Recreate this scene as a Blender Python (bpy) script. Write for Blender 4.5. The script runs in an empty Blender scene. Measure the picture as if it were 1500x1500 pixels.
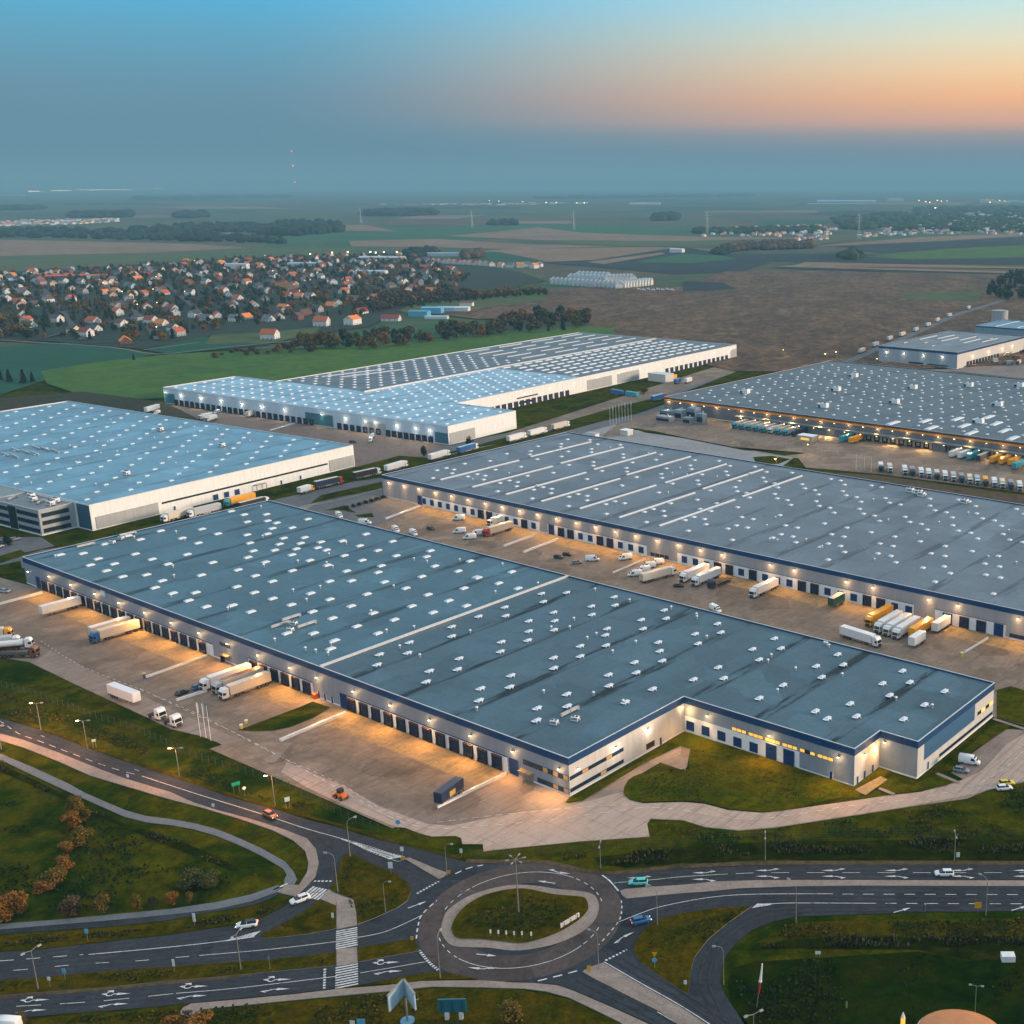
import bpy, bmesh, math, random
from mathutils import Vector, Matrix, noise
random.seed(7)
scn = bpy.context.scene
COL = scn.collection
R = math.radians
PI = math.pi
# ------------------------------------------------------------------ camera model (photo is 1500 px wide)
CAMH = 150.0
TH = math.atan(480/1750); CT, ST_ = math.cos(TH), math.sin(TH)
def W(u, v, z=0.0):
    """photo pixel -> point on the horizontal plane at height z"""
    a = (u-1125)/1750; b = (v-750)/1750
    d = (a, CT-b*ST_, -ST_-b*CT)
    k = (z-CAMH)/d[2]
    return Vector((d[0]*k, d[1]*k, z))
RZ = R(-35.2)                                   # the estate's street grid
U1 = Vector((math.cos(RZ), math.sin(RZ), 0)); U2 = Vector((-math.sin(RZ), math.cos(RZ), 0))
O = W(835, 1167)
def S(s, t, z=0.0):
    return O + U1*s + U2*t + Vector((0, 0, z))
def pz(u, v, k, x0=0, y0=0): return (x0+u/k, y0+v/k)

# ------------------------------------------------------------------ materials
MATS = {}
def new_mat(name):
    m = bpy.data.materials.new(name); m.use_nodes = True
    nt = m.node_tree; b = nt.nodes['Principled BSDF']
    return m, nt, b
def N(nt, t, **kw):
    n = nt.nodes.new(t)
    for k, v in kw.items():
        if k.startswith('i_'): n.inputs[k[2:].replace('_', ' ')].default_value = v
        else: setattr(n, k, v)
    return n
def rgba(c): return (c[0], c[1], c[2], 1)
def ramp(nt, stops):
    n = nt.nodes.new('ShaderNodeValToRGB'); e = n.color_ramp.elements
    while len(e) > 1: e.remove(e[-1])
    e[0].position = stops[0][0]; e[0].color = rgba(stops[0][1])
    for p, c in stops[1:]:
        x = e.new(p); x.color = rgba(c)
    return n
def noise_n(nt, vec, scale, detail=4, rough=.6, dist=0):
    n = N(nt, 'ShaderNodeTexNoise'); n.inputs['Scale'].default_value = scale; n.inputs['Detail'].default_value = detail
    n.inputs['Roughness'].default_value = rough; n.inputs['Distortion'].default_value = dist
    if vec is not None: nt.links.new(vec, n.inputs['Vector'])
    return n
def mixc(nt, f, a, b, mode='MIX'):
    n = nt.nodes.new('ShaderNodeMix'); n.data_type = 'RGBA'; n.blend_type = mode
    for sock, v in ((0, f), (6, a), (7, b)):
        if hasattr(v, 'is_output'): nt.links.new(v, n.inputs[sock])
        elif sock == 0: n.inputs[0].default_value = v
        else: n.inputs[sock].default_value = rgba(v)
    return n.outputs[2]
def mth(nt, op, a, b=None, clamp=False):
    n = nt.nodes.new('ShaderNodeMath'); n.operation = op; n.use_clamp = clamp
    for i, v in enumerate((a, b)):
        if v is None: continue
        if hasattr(v, 'is_output'): nt.links.new(v, n.inputs[i])
        else: n.inputs[i].default_value = v
    return n.outputs[0]
def coord(nt, obj=True, scale=(1, 1, 1)):
    tc = N(nt, 'ShaderNodeTexCoord'); mp = N(nt, 'ShaderNodeMapping'); mp.inputs['Scale'].default_value = scale
    nt.links.new(tc.outputs['Object' if obj else 'Generated'], mp.inputs[0])
    return mp.outputs[0]
def flat(name, c, rough=.6, metal=0, var=.12, scale=.8, spec=None, bump=0):
    """one colour with a soft wear mottling"""
    if name in MATS: return MATS[name]
    m, nt, b = new_mat(name)
    v = coord(nt); n = noise_n(nt, v, scale, 5)
    lo = tuple(x*(1-var) for x in c); hi = tuple(min(1, x*(1+var)) for x in c)
    r = ramp(nt, [(.3, lo), (.7, hi)]); nt.links.new(n.outputs[0], r.inputs[0])
    nt.links.new(r.outputs[0], b.inputs['Base Color'])
    b.inputs['Roughness'].default_value = rough; b.inputs['Metallic'].default_value = metal
    if spec is not None: b.inputs['Specular IOR Level'].default_value = spec
    if bump:
        bp = N(nt, 'ShaderNodeBump'); bp.inputs['Strength'].default_value = bump
        nt.links.new(n.outputs[0], bp.inputs['Height']); nt.links.new(bp.outputs[0], b.inputs['Normal'])
    MATS[name] = m; return m
def emit(name, c, s):
    if name in MATS: return MATS[name]
    m, nt, b = new_mat(name)
    b.inputs['Base Color'].default_value = rgba(c); b.inputs['Emission Color'].default_value = rgba(c)
    b.inputs['Emission Strength'].default_value = s
    MATS[name] = m; return m
def patchy(name, cols, scale=.05, fine=1.2, rough=.95, finevar=.35, stretch=(1, 1, 1), bump=.4, spec=.2, rows=0, rowdir=0, patches=0, joints=0):
    """ground cover: large patches between several tones, fine grain, optional crop rows"""
    if name in MATS: return MATS[name]
    m, nt, b = new_mat(name)
    v = coord(nt, scale=stretch)
    n1 = noise_n(nt, v, scale, 6, .62, .4); n2 = noise_n(nt, v, fine, 4, .7)
    k = len(cols)
    r = ramp(nt, [(.3+.4*i/max(1, k-1), c) for i, c in enumerate(cols)]); nt.links.new(n1.outputs[0], r.inputs[0])
    g = ramp(nt, [(.25, (1-finevar,)*3), (.75, (1+finevar,)*3)]); nt.links.new(n2.outputs[0], g.inputs[0])
    c = mixc(nt, 1, r.outputs[0], g.outputs[0], 'MULTIPLY')
    n4 = noise_n(nt, v, scale*7, 5, .65, .8); g4 = ramp(nt, [(.36, (1-finevar*.9,)*3), (.64, (1+finevar*.8,)*3)]); nt.links.new(n4.outputs[0], g4.inputs[0]); c = mixc(nt, 1, c, g4.outputs[0], 'MULTIPLY')
    if patches:
        vo_ = N(nt, 'ShaderNodeTexVoronoi'); vo_.distance = 'CHEBYCHEV'; vo_.inputs['Scale'].default_value = patches; nt.links.new(v, vo_.inputs['Vector'])
        sp_ = N(nt, 'ShaderNodeSeparateXYZ'); nt.links.new(vo_.outputs['Color'], sp_.inputs[0]); g5 = ramp(nt, [(.0, (.72,)*3), (.25, (.98,)*3), (.8, (1.02,)*3), (1, (1.25,)*3)]); nt.links.new(sp_.outputs[0], g5.inputs[0]); c = mixc(nt, 1, c, g5.outputs[0], 'MULTIPLY')
    if joints:
        rm_ = N(nt, 'ShaderNodeMapping'); rm_.inputs['Rotation'].default_value = (0, 0, -RZ); nt.links.new(v, rm_.inputs[0]); sj = N(nt, 'ShaderNodeSeparateXYZ'); nt.links.new(rm_.outputs[0], sj.inputs[0])
        for ax in (0, 1):
            c = mixc(nt, mth(nt, 'MULTIPLY', mth(nt, 'LESS_THAN', mth(nt, 'FRACT', mth(nt, 'DIVIDE', sj.outputs[ax], joints)), .03), .3), c, (.05, .045, .04))
        ms = N(nt, 'ShaderNodeMapping'); ms.inputs['Scale'].default_value = (1.1, .07, 1); nt.links.new(rm_.outputs[0], ms.inputs[0]); nm = noise_n(nt, ms.outputs[0], 1, 4, .6, .6)
        c = mixc(nt, mth(nt, 'MULTIPLY', mth(nt, 'SUBTRACT', nm.outputs[0], .52), 2.6, True), c, (.06, .052, .046))
    if rows:
        w = N(nt, 'ShaderNodeTexWave'); w.inputs['Scale'].default_value = rows; w.inputs['Distortion'].default_value = 1.5
        mp = N(nt, 'ShaderNodeMapping'); mp.inputs['Rotation'].default_value = (0, 0, rowdir)
        nt.links.new(v, mp.inputs[0]); nt.links.new(mp.outputs[0], w.inputs['Vector'])
        g2 = ramp(nt, [(0, (.8,)*3), (1, (1.15,)*3)]); nt.links.new(w.outputs[1], g2.inputs[0])
        c = mixc(nt, 1, c, g2.outputs[0], 'MULTIPLY')
    nt.links.new(c, b.inputs['Base Color'])
    b.inputs['Roughness'].default_value = rough; b.inputs['Specular IOR Level'].default_value = spec
    bp = N(nt, 'ShaderNodeBump'); bp.inputs['Strength'].default_value = bump; bp.inputs['Distance'].default_value = .3
    nt.links.new(n2.outputs[0], bp.inputs['Height']); nt.links.new(bp.outputs[0], b.inputs['Normal'])
    MATS[name] = m; return m
def roof_mat(name, c, stain=.5, rough=.55, sx=22.8, off=0.0, seam=True):
    """roof membrane: sheet seams, and dark ponding streaks that follow the valleys"""
    m, nt, b = new_mat(name)
    tc = N(nt, 'ShaderNodeTexCoord'); v = tc.outputs['Object']
    n1 = noise_n(nt, v, .05, 5, .6); n2 = noise_n(nt, v, .9, 4, .7)
    r = ramp(nt, [(.3, tuple(x*.78 for x in c)), (.7, tuple(x*1.18 for x in c))]); nt.links.new(n1.outputs[0], r.inputs[0])
    g = ramp(nt, [(.3, (.88,)*3), (.7, (1.1,)*3)]); nt.links.new(n2.outputs[0], g.inputs[0])
    col = mixc(nt, 1, r.outputs[0], g.outputs[0], 'MULTIPLY')
    vq = N(nt, 'ShaderNodeTexVoronoi'); vq.distance = 'CHEBYCHEV'; vq.inputs['Scale'].default_value = .07; nt.links.new(v, vq.inputs['Vector']); sq = N(nt, 'ShaderNodeSeparateXYZ'); nt.links.new(vq.outputs['Color'], sq.inputs[0])
    gq = ramp(nt, [(0, (.84,)*3), (.3, (.97,)*3), (.75, (1.02,)*3), (1, (1.16,)*3)]); nt.links.new(sq.outputs[0], gq.inputs[0]); col = mixc(nt, 1, col, gq.outputs[0], 'MULTIPLY')
    sp = N(nt, 'ShaderNodeSeparateXYZ'); nt.links.new(v, sp.inputs[0])
    mp = N(nt, 'ShaderNodeMapping'); mp.inputs['Scale'].default_value = (.35, .045, 1); nt.links.new(v, mp.inputs[0])
    n3 = noise_n(nt, mp.outputs[0], 1.0, 5, .65)
    # distance to the nearest valley line (every sx metres along s)
    ph = mth(nt, 'DIVIDE', mth(nt, 'ADD', sp.outputs[0], off), sx)
    fr = mth(nt, 'ABSOLUTE', mth(nt, 'SUBTRACT', mth(nt, 'FRACT', ph), .5))
    band = mth(nt, 'MULTIPLY', mth(nt, 'SUBTRACT', .10, fr), 14, True)
    st = mth(nt, 'MULTIPLY', mth(nt, 'MULTIPLY', mth(nt, 'SUBTRACT', n3.outputs[0], .45), 9, True), mth(nt, 'MULTIPLY', band, 1.6, True), True)
    blot = mth(nt, 'MULTIPLY', mth(nt, 'SUBTRACT', noise_n(nt, v, .16, 6, .7, 1.2).outputs[0], .55), 3, True)
    col = mixc(nt, mth(nt, 'MULTIPLY', blot, .55), col, tuple(x*.45 for x in c))
    st = mth(nt, 'MULTIPLY', st, stain)
    col = mixc(nt, st, col, tuple(x*.16 for x in c))
    if seam:
        fs = mth(nt, 'FRACT', mth(nt, 'DIVIDE', sp.outputs[1], 2.85))
        ln = mth(nt, 'LESS_THAN', fs, .035)
        col = mixc(nt, mth(nt, 'MULTIPLY', ln, .34), col, tuple(x*.5 for x in c))
        fs2 = mth(nt, 'FRACT', mth(nt, 'DIVIDE', sp.outputs[0], 11.4))
        ln2 = mth(nt, 'LESS_THAN', fs2, .012)
        col = mixc(nt, mth(nt, 'MULTIPLY', ln2, .45), col, tuple(x*.5 for x in c))
    nt.links.new(col, b.inputs['Base Color']); b.inputs['Specular IOR Level'].default_value = .15
    rr = ramp(nt, [(.3, (rough-.12,)*3), (.7, (rough+.1,)*3)]); nt.links.new(n1.outputs[0], rr.inputs[0])
    nt.links.new(rr.outputs[0], b.inputs['Roughness'])
    MATS[name] = m; return m
def clad_mat(name, c, pitch=1.1, rough=.5, axis='Z'):
    """sandwich-panel cladding: fine horizontal joints, light dirt runs"""
    m, nt, b = new_mat(name)
    tc = N(nt, 'ShaderNodeTexCoord'); v = tc.outputs['Object']
    sp = N(nt, 'ShaderNodeSeparateXYZ'); nt.links.new(v, sp.inputs[0])
    fs = mth(nt, 'LESS_THAN', mth(nt, 'FRACT', mth(nt, 'DIVIDE', sp.outputs[2], pitch)), .05)
    mp = N(nt, 'ShaderNodeMapping'); mp.inputs['Scale'].default_value = (.8, .8, .12); nt.links.new(v, mp.inputs[0])
    n1 = noise_n(nt, mp.outputs[0], 1, 5, .6)
    r = ramp(nt, [(.3, tuple(x*.88 for x in c)), (.7, tuple(min(1, x*1.06) for x in c))]); nt.links.new(n1.outputs[0], r.inputs[0])
    col = mixc(nt, mth(nt, 'MULTIPLY', fs, .3), r.outputs[0], tuple(x*.45 for x in c))
    nt.links.new(col, b.inputs['Base Color']); b.inputs['Roughness'].default_value = rough
    MATS[name] = m; return m
def leaf_mat(name, c1, c2):
    m, nt, b = new_mat(name)
    g = N(nt, 'ShaderNodeNewGeometry')
    r = ramp(nt, [(0, tuple(x*.55 for x in c1)), (.5, c1), (1, c2)]); nt.links.new(g.outputs['Random Per Island'], r.inputs[0])
    nt.links.new(r.outputs[0], b.inputs['Base Color']); b.inputs['Roughness'].default_value = .8
    b.inputs['Specular IOR Level'].default_value = .15
    MATS[name] = m; return m

grass = patchy('grass', [(.007, .020, .0005), (.020, .037, .0006), (.056, .052, .001), (.012, .028, .0006), (.040, .044, .001)], .035, 1.4, spec=.0)
grass_dry = patchy('dry_grass', [(.015, .024, .0007), (.066, .046, .0012), (.032, .034, .0008), (.085, .056, .002)], .08, 1.6, spec=.0)
grass_bright = patchy('lawn', [(.024, .042, .0008), (.072, .064, .001), (.032, .048, .0008), (.088, .07, .002)], .05, 1.4, spec=.0)
asphalt = patchy('asphalt', [(.019, .026, .035), (.036, .042, .051), (.027, .033, .041)], .12, 3, .85, .2, bump=.1, spec=.12, patches=.09)
asphalt_worn = patchy('worn_asphalt', [(.046, .038, .037), (.08, .063, .057), (.056, .046, .045)], .1, 3, .85, .2, bump=.1, spec=.12, patches=.12)
concrete = patchy('yard_concrete', [(.20, .15, .12), (.27, .205, .165), (.23, .175, .14), (.31, .24, .195)], .03, 1.1, .85, .09, bump=.05, spec=.2, patches=.06, joints=6)
concrete_dirty = patchy('dirty_concrete', [(.155, .11, .078), (.245, .178, .13), (.185, .135, .098), (.275, .205, .155)], .05, .7, .85, .12, bump=.05, spec=.2, patches=.08, joints=5.75)
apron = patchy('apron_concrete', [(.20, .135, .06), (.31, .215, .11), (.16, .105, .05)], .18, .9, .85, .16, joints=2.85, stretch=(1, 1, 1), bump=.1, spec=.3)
paving = patchy('paving', [(.21, .165, .14), (.30, .24, .20)], .15, 2.5, .85, .15, bump=.1)
path_grey = patchy('path_asphalt', [(.10, .12, .135), (.14, .155, .165)], .15, 2.5, .8, .15, bump=.1)
kerb_m = patchy('kerb_stone', [(.2, .18, .16), (.27, .25, .23)], .4, 3, .85, .15)
paint = patchy('road_paint', [(.20, .20, .20), (.55, .55, .54), (.62, .62, .60), (.42, .42, .42)], .7, 5, .7, .3)
ditch_m = patchy('shaded_ditch_growth', [(.005, .011, .001), (.013, .019, .001), (.034, .032, .003)], .3, 2.2, .95, .4, spec=0)  # dark vegetation, with the ditch's own shade put into the tones
soil_m = patchy('bare_soil', [(.05, .035, .018), (.09, .06, .03), (.035, .027, .015)], .12, 1.2, .95, .35)

steel = flat('galvanised_steel', (.32, .31, .29), .45, .5)
dark = flat('black_rubber', (.012, .012, .014), .7)
tyre_m = flat('tyre', (.015, .015, .016), .85)
rim_m = flat('wheel_rim', (.25, .25, .26), .4, .7)
glass_m = flat('dark_glass', (.012, .02, .028), .08, 0, .1)
win_dark = flat('office_window', (.015, .03, .045), .12, 0, .4, .6)
white_p = flat('white_paint', (.78, .78, .78), .35, 0, .06)
navy = flat('navy_panel', (.006, .05, .14), .6, spec=.2)
navy_door = flat('navy_door', (.008, .04, .14), .6, spec=.2)
blue_panel = flat('blue_cladding', (.035, .115, .22), .4)
white_panel = flat('white_panel', (.80, .81, .81), .5, 0, .08)
shelter_m = flat('dock_curtain', (.008, .011, .018), .75)
rust_m = flat('dock_header', (.10, .04, .025), .7)
light_cap = flat('parapet_cap', (.6, .6, .6), .35, .2)
skyl_m = flat('skylight_dome', (.60, .65, .70), .25, 0, .05)
vent_m = flat('vent_metal', (.5, .5, .5), .4, .5)
wood_m = flat('bark', (.07, .05, .035), .9, 0, .3, 3)
lamp_on = emit('sodium_lamp', (1, .62, .28), 30)
street_on = emit('street_sodium', (1, .5, .16), 45)
lamp_white = emit('white_lamp', (1, .88, .7), 25)
lamp_red = emit('red_beacon', (1, .07, .04), 12)
lit_window = emit('lit_window', (1, .55, .10), .75); dim_window = emit('dim_window', (.55, .30, .10), .12)

# ------------------------------------------------------------------ mesh builder
class MB:
    def __init__(self): self.v = []; self.f = []; self.fm = []; self.mats = []; self.smooth = False
    def mi(self, m):
        if m not in self.mats: self.mats.append(m)
        return self.mats.index(m)
    def add(self, vs, fs, m, M=None):
        o = len(self.v); k = self.mi(m)
        for p in vs:
            p = Vector(p); self.v.append(M @ p if M else p)
        for f in fs: self.f.append([i+o for i in f]); self.fm.append(k)
        return self
    def box(self, x0, x1, y0, y1, z0, z1, m, M=None, top=None):
        vs = [(x0, y0, z0), (x1, y0, z0), (x1, y1, z0), (x0, y1, z0), (x0, y0, z1), (x1, y0, z1), (x1, y1, z1), (x0, y1, z1)]
        fs = [(3, 2, 1, 0), (0, 1, 5, 4), (1, 2, 6, 5), (2, 3, 7, 6), (3, 0, 4, 7)]
        self.add(vs, fs, m, M); self.add(vs, [(4, 5, 6, 7)], top or m, M); return self
    def bev(self, x0, x1, y0, y1, z0, z1, m, b=.06, M=None):
        """box with chamfered upright and upper edges"""
        ring = lambda i: [(x0+i, y0+b, ), (x0+b, y0+i), (x1-b, y0+i), (x1-i, y0+b), (x1-i, y1-b), (x1-b, y1-i), (x0+b, y1-i), (x0+i, y1-b)]
        return self.loft([[(p[0], p[1], z0) for p in ring(0)], [(p[0], p[1], z1-b) for p in ring(0)], [(min(max(p[0], x0+b), x1-b), min(max(p[1], y0+b), y1-b), z1) for p in ring(0)]], m, M=M)
    def loft(self, rings, m, caps=True, M=None):
        n = len(rings[0]); vs = [p for r in rings for p in r]; fs = []
        for k in range(len(rings)-1):
            for i in range(n):
                j = (i+1) % n; fs.append((k*n+i, k*n+j, (k+1)*n+j, (k+1)*n+i))
        if caps: fs.append(tuple(range(n-1, -1, -1))); fs.append(tuple((len(rings)-1)*n+i for i in range(n)))
        return self.add(vs, fs, m, M)
    def tube(self, pts, r, m, n=6, r1=None):
        pts = [Vector(p) for p in pts]; rings = []
        for i, p in enumerate(pts):
            d = (pts[min(i+1, len(pts)-1)]-pts[max(i-1, 0)]).normalized()
            a = d.orthogonal().normalized() if abs(d.z) < .99 else Vector((1, 0, 0)); b = d.cross(a)
            rr = r if r1 is None else r+(r1-r)*i/(len(pts)-1)
            rings.append([p+(a*math.cos(2*PI*k/n)+b*math.sin(2*PI*k/n))*rr for k in range(n)])
        return self.loft(rings, m)
    def cyl(self, c, r, h, m, n=12, axis='z', r1=None):
        c = Vector(c); d = {'x': Vector((1, 0, 0)), 'y': Vector((0, 1, 0)), 'z': Vector((0, 0, 1))}[axis]
        return self.tube([c, c+d*h], r, m, n, r1)
    def prism(self, poly, z0, z1, m, side=None):
        n = len(poly); vs = [(p[0], p[1], z0) for p in poly]+[(p[0], p[1], z1) for p in poly]
        self.add(vs, [tuple(range(n, 2*n))], m)
        self.add(vs, [(i, (i+1) % n, (i+1) % n+n, i+n) for i in range(n)], side or m); return self
    def ball(self, c, r, m, seg=8, rings=5, sq=1):
        c = Vector(c); rs = []
        for k in range(1, rings):
            a = PI*k/rings; rs.append([c+Vector((math.sin(a)*math.cos(2*PI*i/seg)*r, math.sin(a)*math.sin(2*PI*i/seg)*r, -math.cos(a)*r*sq)) for i in range(seg)])
        return self.loft(rs, m)
    def mesh(self, name):
        me = bpy.data.meshes.new(name); me.from_pydata([tuple(p) for p in self.v], [], self.f)
        for m in self.mats: me.materials.append(m)
        me.polygons.foreach_set('material_index', self.fm)
        if self.smooth: me.polygons.foreach_set('use_smooth', [True]*len(self.f))
        me.update(); return me
    def build(self, name, parent=None, loc=(0, 0, 0), rz=0):
        return obj(name, self.mesh(name), parent, loc, rz)
def obj(name, data, parent=None, loc=(0, 0, 0), rz=0):
    o = bpy.data.objects.new(name, data); COL.objects.link(o); o.location = loc; o.rotation_euler = (0, 0, rz)
    if parent: o.parent = parent
    return o
def tag(o, label=None, cat=None, group=None, kind=None):
    if label: o['label'] = label
    if cat: o['category'] = cat
    if group: o['group'] = group
    if kind: o['kind'] = kind
    return o
def thing(name, label, cat, loc=(0, 0, 0), rz=0, group=None):
    return tag(obj(name, None, None, loc, rz), label, cat, group)
def inst(proto, name, label, cat, loc, rz=0, group=None, scale=None):
    """proto: list of (part name, mesh, offset, index of parent part or None, rot z)"""
    t = thing(name, label, cat, loc, rz, group); done = []
    if scale: t.scale = (scale,)*3 if not hasattr(scale, '__len__') else scale
    for nm, me, off, par, pr in proto:
        done.append(obj(nm, me, t if par is None else done[par], off, pr))
    return t
def poly_area(p): return sum(p[i][0]*p[(i+1) % len(p)][1]-p[(i+1) % len(p)][0]*p[i][1] for i in range(len(p)))/2
def ccw(p): return p if poly_area(p) > 0 else p[::-1]
def crom(pts, n=5, closed=True):
    P = [Vector(p) for p in pts]; out = []; L = len(P)
    for i in range(L if closed else L-1):
        if closed: p0, p1, p2, p3 = P[i-1], P[i], P[(i+1) % L], P[(i+2) % L]
        else: p0, p1, p2, p3 = P[max(i-1, 0)], P[i], P[i+1], P[min(i+2, L-1)]
        for k in range(n):
            t = k/n
            out.append(.5*((2*p1)+(p2-p0)*t+(2*p0-5*p1+4*p2-p3)*t*t+(3*p1-p0-3*p2+p3)*t**3))
    if not closed: out.append(P[-1])
    return out
def wpoly(px, smooth=0, z=0):
    w = [W(u, v) for u, v in px]
    if smooth: w = crom(w, smooth)
    return ccw([(p.x, p.y) for p in w])
def sheet(name, poly, z, m):
    b = MB(); b.add([(p[0], p[1], z) for p in poly], [tuple(range(len(poly)))], m)
    return tag(b.build(name), kind='structure')
def island(name, poly, m, z0=0, z1=.14, kerb=.3, km=None):
    """raised kerbed area: kerb ring standing a little proud of the fill"""
    bm = bmesh.new(); vs = [bm.verts.new((p[0], p[1], z1)) for p in poly]; f = bm.faces.new(vs)
    bm.normal_update()
    me = bpy.data.meshes.new(name)
    r = bmesh.ops.inset_region(bm, faces=[f], thickness=kerb, depth=0, use_even_offset=False)
    for ff in bm.faces: ff.material_index = 1
    f.material_index = 0
    n = len(poly)
    lows = [bm.verts.new((p[0], p[1], z0)) for p in poly]
    for i in range(n):
        try:
            ff = bm.faces.new((lows[i], lows[(i+1) % n], vs[(i+1) % n], vs[i])); ff.material_index = 1
        except Exception: pass
    bm.to_mesh(me); bm.free(); me.materials.append(m); me.materials.append(km or kerb_m)
    return tag(obj(name, me), kind='structure')
def ribbon(pts, w, z, m, name=None, mb=None):
    """flat band along a polyline of world points"""
    b = mb or MB(); L = []; Rr = []
    for i, p in enumerate(pts):
        d = (pts[min(i+1, len(pts)-1)]-pts[max(i-1, 0)]); d.z = 0; d.normalize(); nrm = Vector((-d.y, d.x, 0))
        L.append((p+nrm*w/2)); Rr.append((p-nrm*w/2))
    n = len(pts); vs = [(p.x, p.y, z) for p in Rr]+[(p.x, p.y, z) for p in L]
    b.add(vs, [(i, i+1, n+i+1, n+i) for i in range(n-1)], m)
    if name: return tag(b.build(name), kind='structure')
    return b
def pl(px, smooth=0):
    w = [W(u, v) for u, v in px]
    return crom(w, smooth, False) if smooth else w
def dashes(pts, on, off, w, z, m, mb):
    acc = 0; seg = []; t = 0
    for i in range(len(pts)-1):
        a, b_ = pts[i], pts[i+1]; L = (b_-a).length; d = (b_-a)/max(L, 1e-6); p = 0
        while p < L:
            ph = acc % (on+off)
            if ph < on:
                e = min(L-p, on-ph); ribbon([a+d*p, a+d*(p+e)], w, z, m, mb=mb)
            else: e = min(L-p, on+off-ph)
            p += e+1e-4; acc += e+1e-4
    return mb
# ------------------------------------------------------------------ ground, fields
def far_sheet(name, px, z, m, smooth=0): return sheet(name, wpoly(px, smooth), z, m)
base = patchy('plain', [(.012, .04, .018), (.03, .085, .03), (.08, .062, .035), (.02, .06, .028), (.04, .09, .034)], .0011, .05, .95, .25, stretch=(1, .5, 1))
g0 = MB(); EXT = 60000
g0.add([(-EXT, -400, -.3), (EXT, -400, -.3), (EXT, EXT, -.3), (-EXT, EXT, -.3)], [(0, 1, 2, 3)], base)
tag(g0.build('ground'), kind='structure')
# meadow around the estate
sheet('meadow', ccw([(-420, 150), (420, 150), (900, 640), (500, 1100), (-1300, 1150), (-700, 500)]), -.05, grass)
f_brown = patchy('stubble_field', [(.065, .037, .022), (.125, .072, .038), (.075, .044, .024), (.17, .105, .055)], .012, .16, .95, .45, stretch=(1, .45, 1))
f_brown2 = patchy('pale_stubble', [(.17, .105, .065), (.23, .155, .10)], .004, .08, .95, .2)
f_dark = patchy('ploughed_field', [(.008, .02, .025), (.016, .03, .035)], .004, .06, .95, .2)
f_green = patchy('crop_field', [(.012, .075, .028), (.028, .105, .034)], .004, .05, .95, .15)
f_green2 = patchy('winter_wheat', [(.022, .085, .008), (.05, .115, .010), (.026, .085, .01)], .01, .12, .95, .2)
f_olive = patchy('rough_meadow', [(.045, .085, .02), (.08, .085, .03)], .004, .05, .95, .2)
f_emer = patchy('dark_crop', [(.004, .055, .026), (.006, .07, .034)], .01, .2, .95, .15)
woodfloor = patchy('garden_ground', [(.006, .022, .020), (.022, .034, .018), (.012, .028, .022)], .03, .2, .95, .3)
FZ = .2
def field(px, m, smooth=0, name='field'):
    global FZ
    FZ += .02
    return far_sheet(name, px, FZ, m, smooth)
field([(-40, 352), (0, 351), (270, 357), (380, 364), (330, 368), (0, 375), (-40, 376)], f_brown2)
field([(-40, 376), (0, 375), (200, 371), (367, 363), (520, 364), (520, 374), (367, 379), (200, 390), (-40, 402)], f_olive)
field([(200, 342), (345, 339), (345, 348), (210, 349)], f_brown2)
field([(380, 341), (560, 338), (720, 345), (700, 354), (560, 352), (390, 361)], f_green)
field([(510, 353), (640, 350), (770, 358), (900, 361), (760, 365), (620, 362), (515, 361)], f_brown2)
field([(500, 333), (760, 328), (1050, 332), (1190, 338), (1000, 350), (800, 340), (640, 345), (510, 340)], f_green)
field([(655, 346), (790, 333), (850, 341), (1000, 346), (1180, 349), (1010, 353), (800, 352)], f_brown2)
field([(740, 352), (1000, 353), (1190, 352), (1300, 346), (1180, 360), (920, 361)], f_olive)
field([(700, 369), (740, 365), (960, 362), (1100, 366), (870, 381), (795, 384)], f_brown2)
field([(795, 385), (870, 381), (975, 365), (1005, 362), (1060, 372), (1200, 372), (1500, 375), (1560, 388), (1300, 386), (1130, 383), (1090, 398), (990, 402), (905, 394)], f_dark)
field([(860, 384), (968, 370), (975, 372), (885, 387)], f_brown2)
field([(930, 384), (1000, 372), (1060, 375), (1080, 380), (1010, 386)], f_green)
field([(1270, 376), (1400, 364), (1520, 359), (1520, 377), (1330, 380)], f_green2)
field([(1225, 361), (1383, 354), (1520, 346), (1520, 357), (1400, 363), (1290, 371)], f_dark)
field([(1190, 361), (1340, 348), (1520, 341), (1520, 345), (1383, 353), (1230, 360)], f_brown2)
field([(1160, 390), (1180, 384), (1520, 392), (1520, 394)], f_brown2)
field([(1135, 391), (1160, 389), (1520, 399), (1520, 402)], f_brown2)
field([(1130, 393), (1140, 392.5), (1520, 402.5), (1520, 406)], f_dark)
field([(703, 369), (730, 369), (800, 383), (728, 388), (705, 382)], f_emer)
field([(500, 376), (720, 390), (800, 404), (780, 420), (660, 425), (520, 400)], f_olive)
field([(560, 452), (690, 437), (800, 425), (860, 421), (1000, 421), (1062, 398), (1200, 397), (1520, 404), (1560, 530), (1280, 545), (1080, 545), (870, 500), (850, 470), (700, 468)], f_brown)
field([(1000, 412), (1060, 415), (1080, 424), (1000, 428)], f_dark)
field([(1330, 428), (1440, 428), (1430, 443), (1320, 438)], f_olive)
field([(560, 446), (700, 432), (800, 428), (800, 440), (690, 452), (600, 462)], f_olive)
field([(-60, 402), (0, 399), (200, 388), (370, 377), (500, 373), (600, 371), (700, 388), (760, 398), (800, 412), (690, 437), (600, 448), (545, 478), (420, 498), (310, 492), (210, 512), (60, 500), (-60, 500)], woodfloor, name='village_ground')
field([(-60, 512), (70, 505), (100, 503), (230, 519), (60, 560), (-60, 600)], f_emer, name='field')
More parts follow.
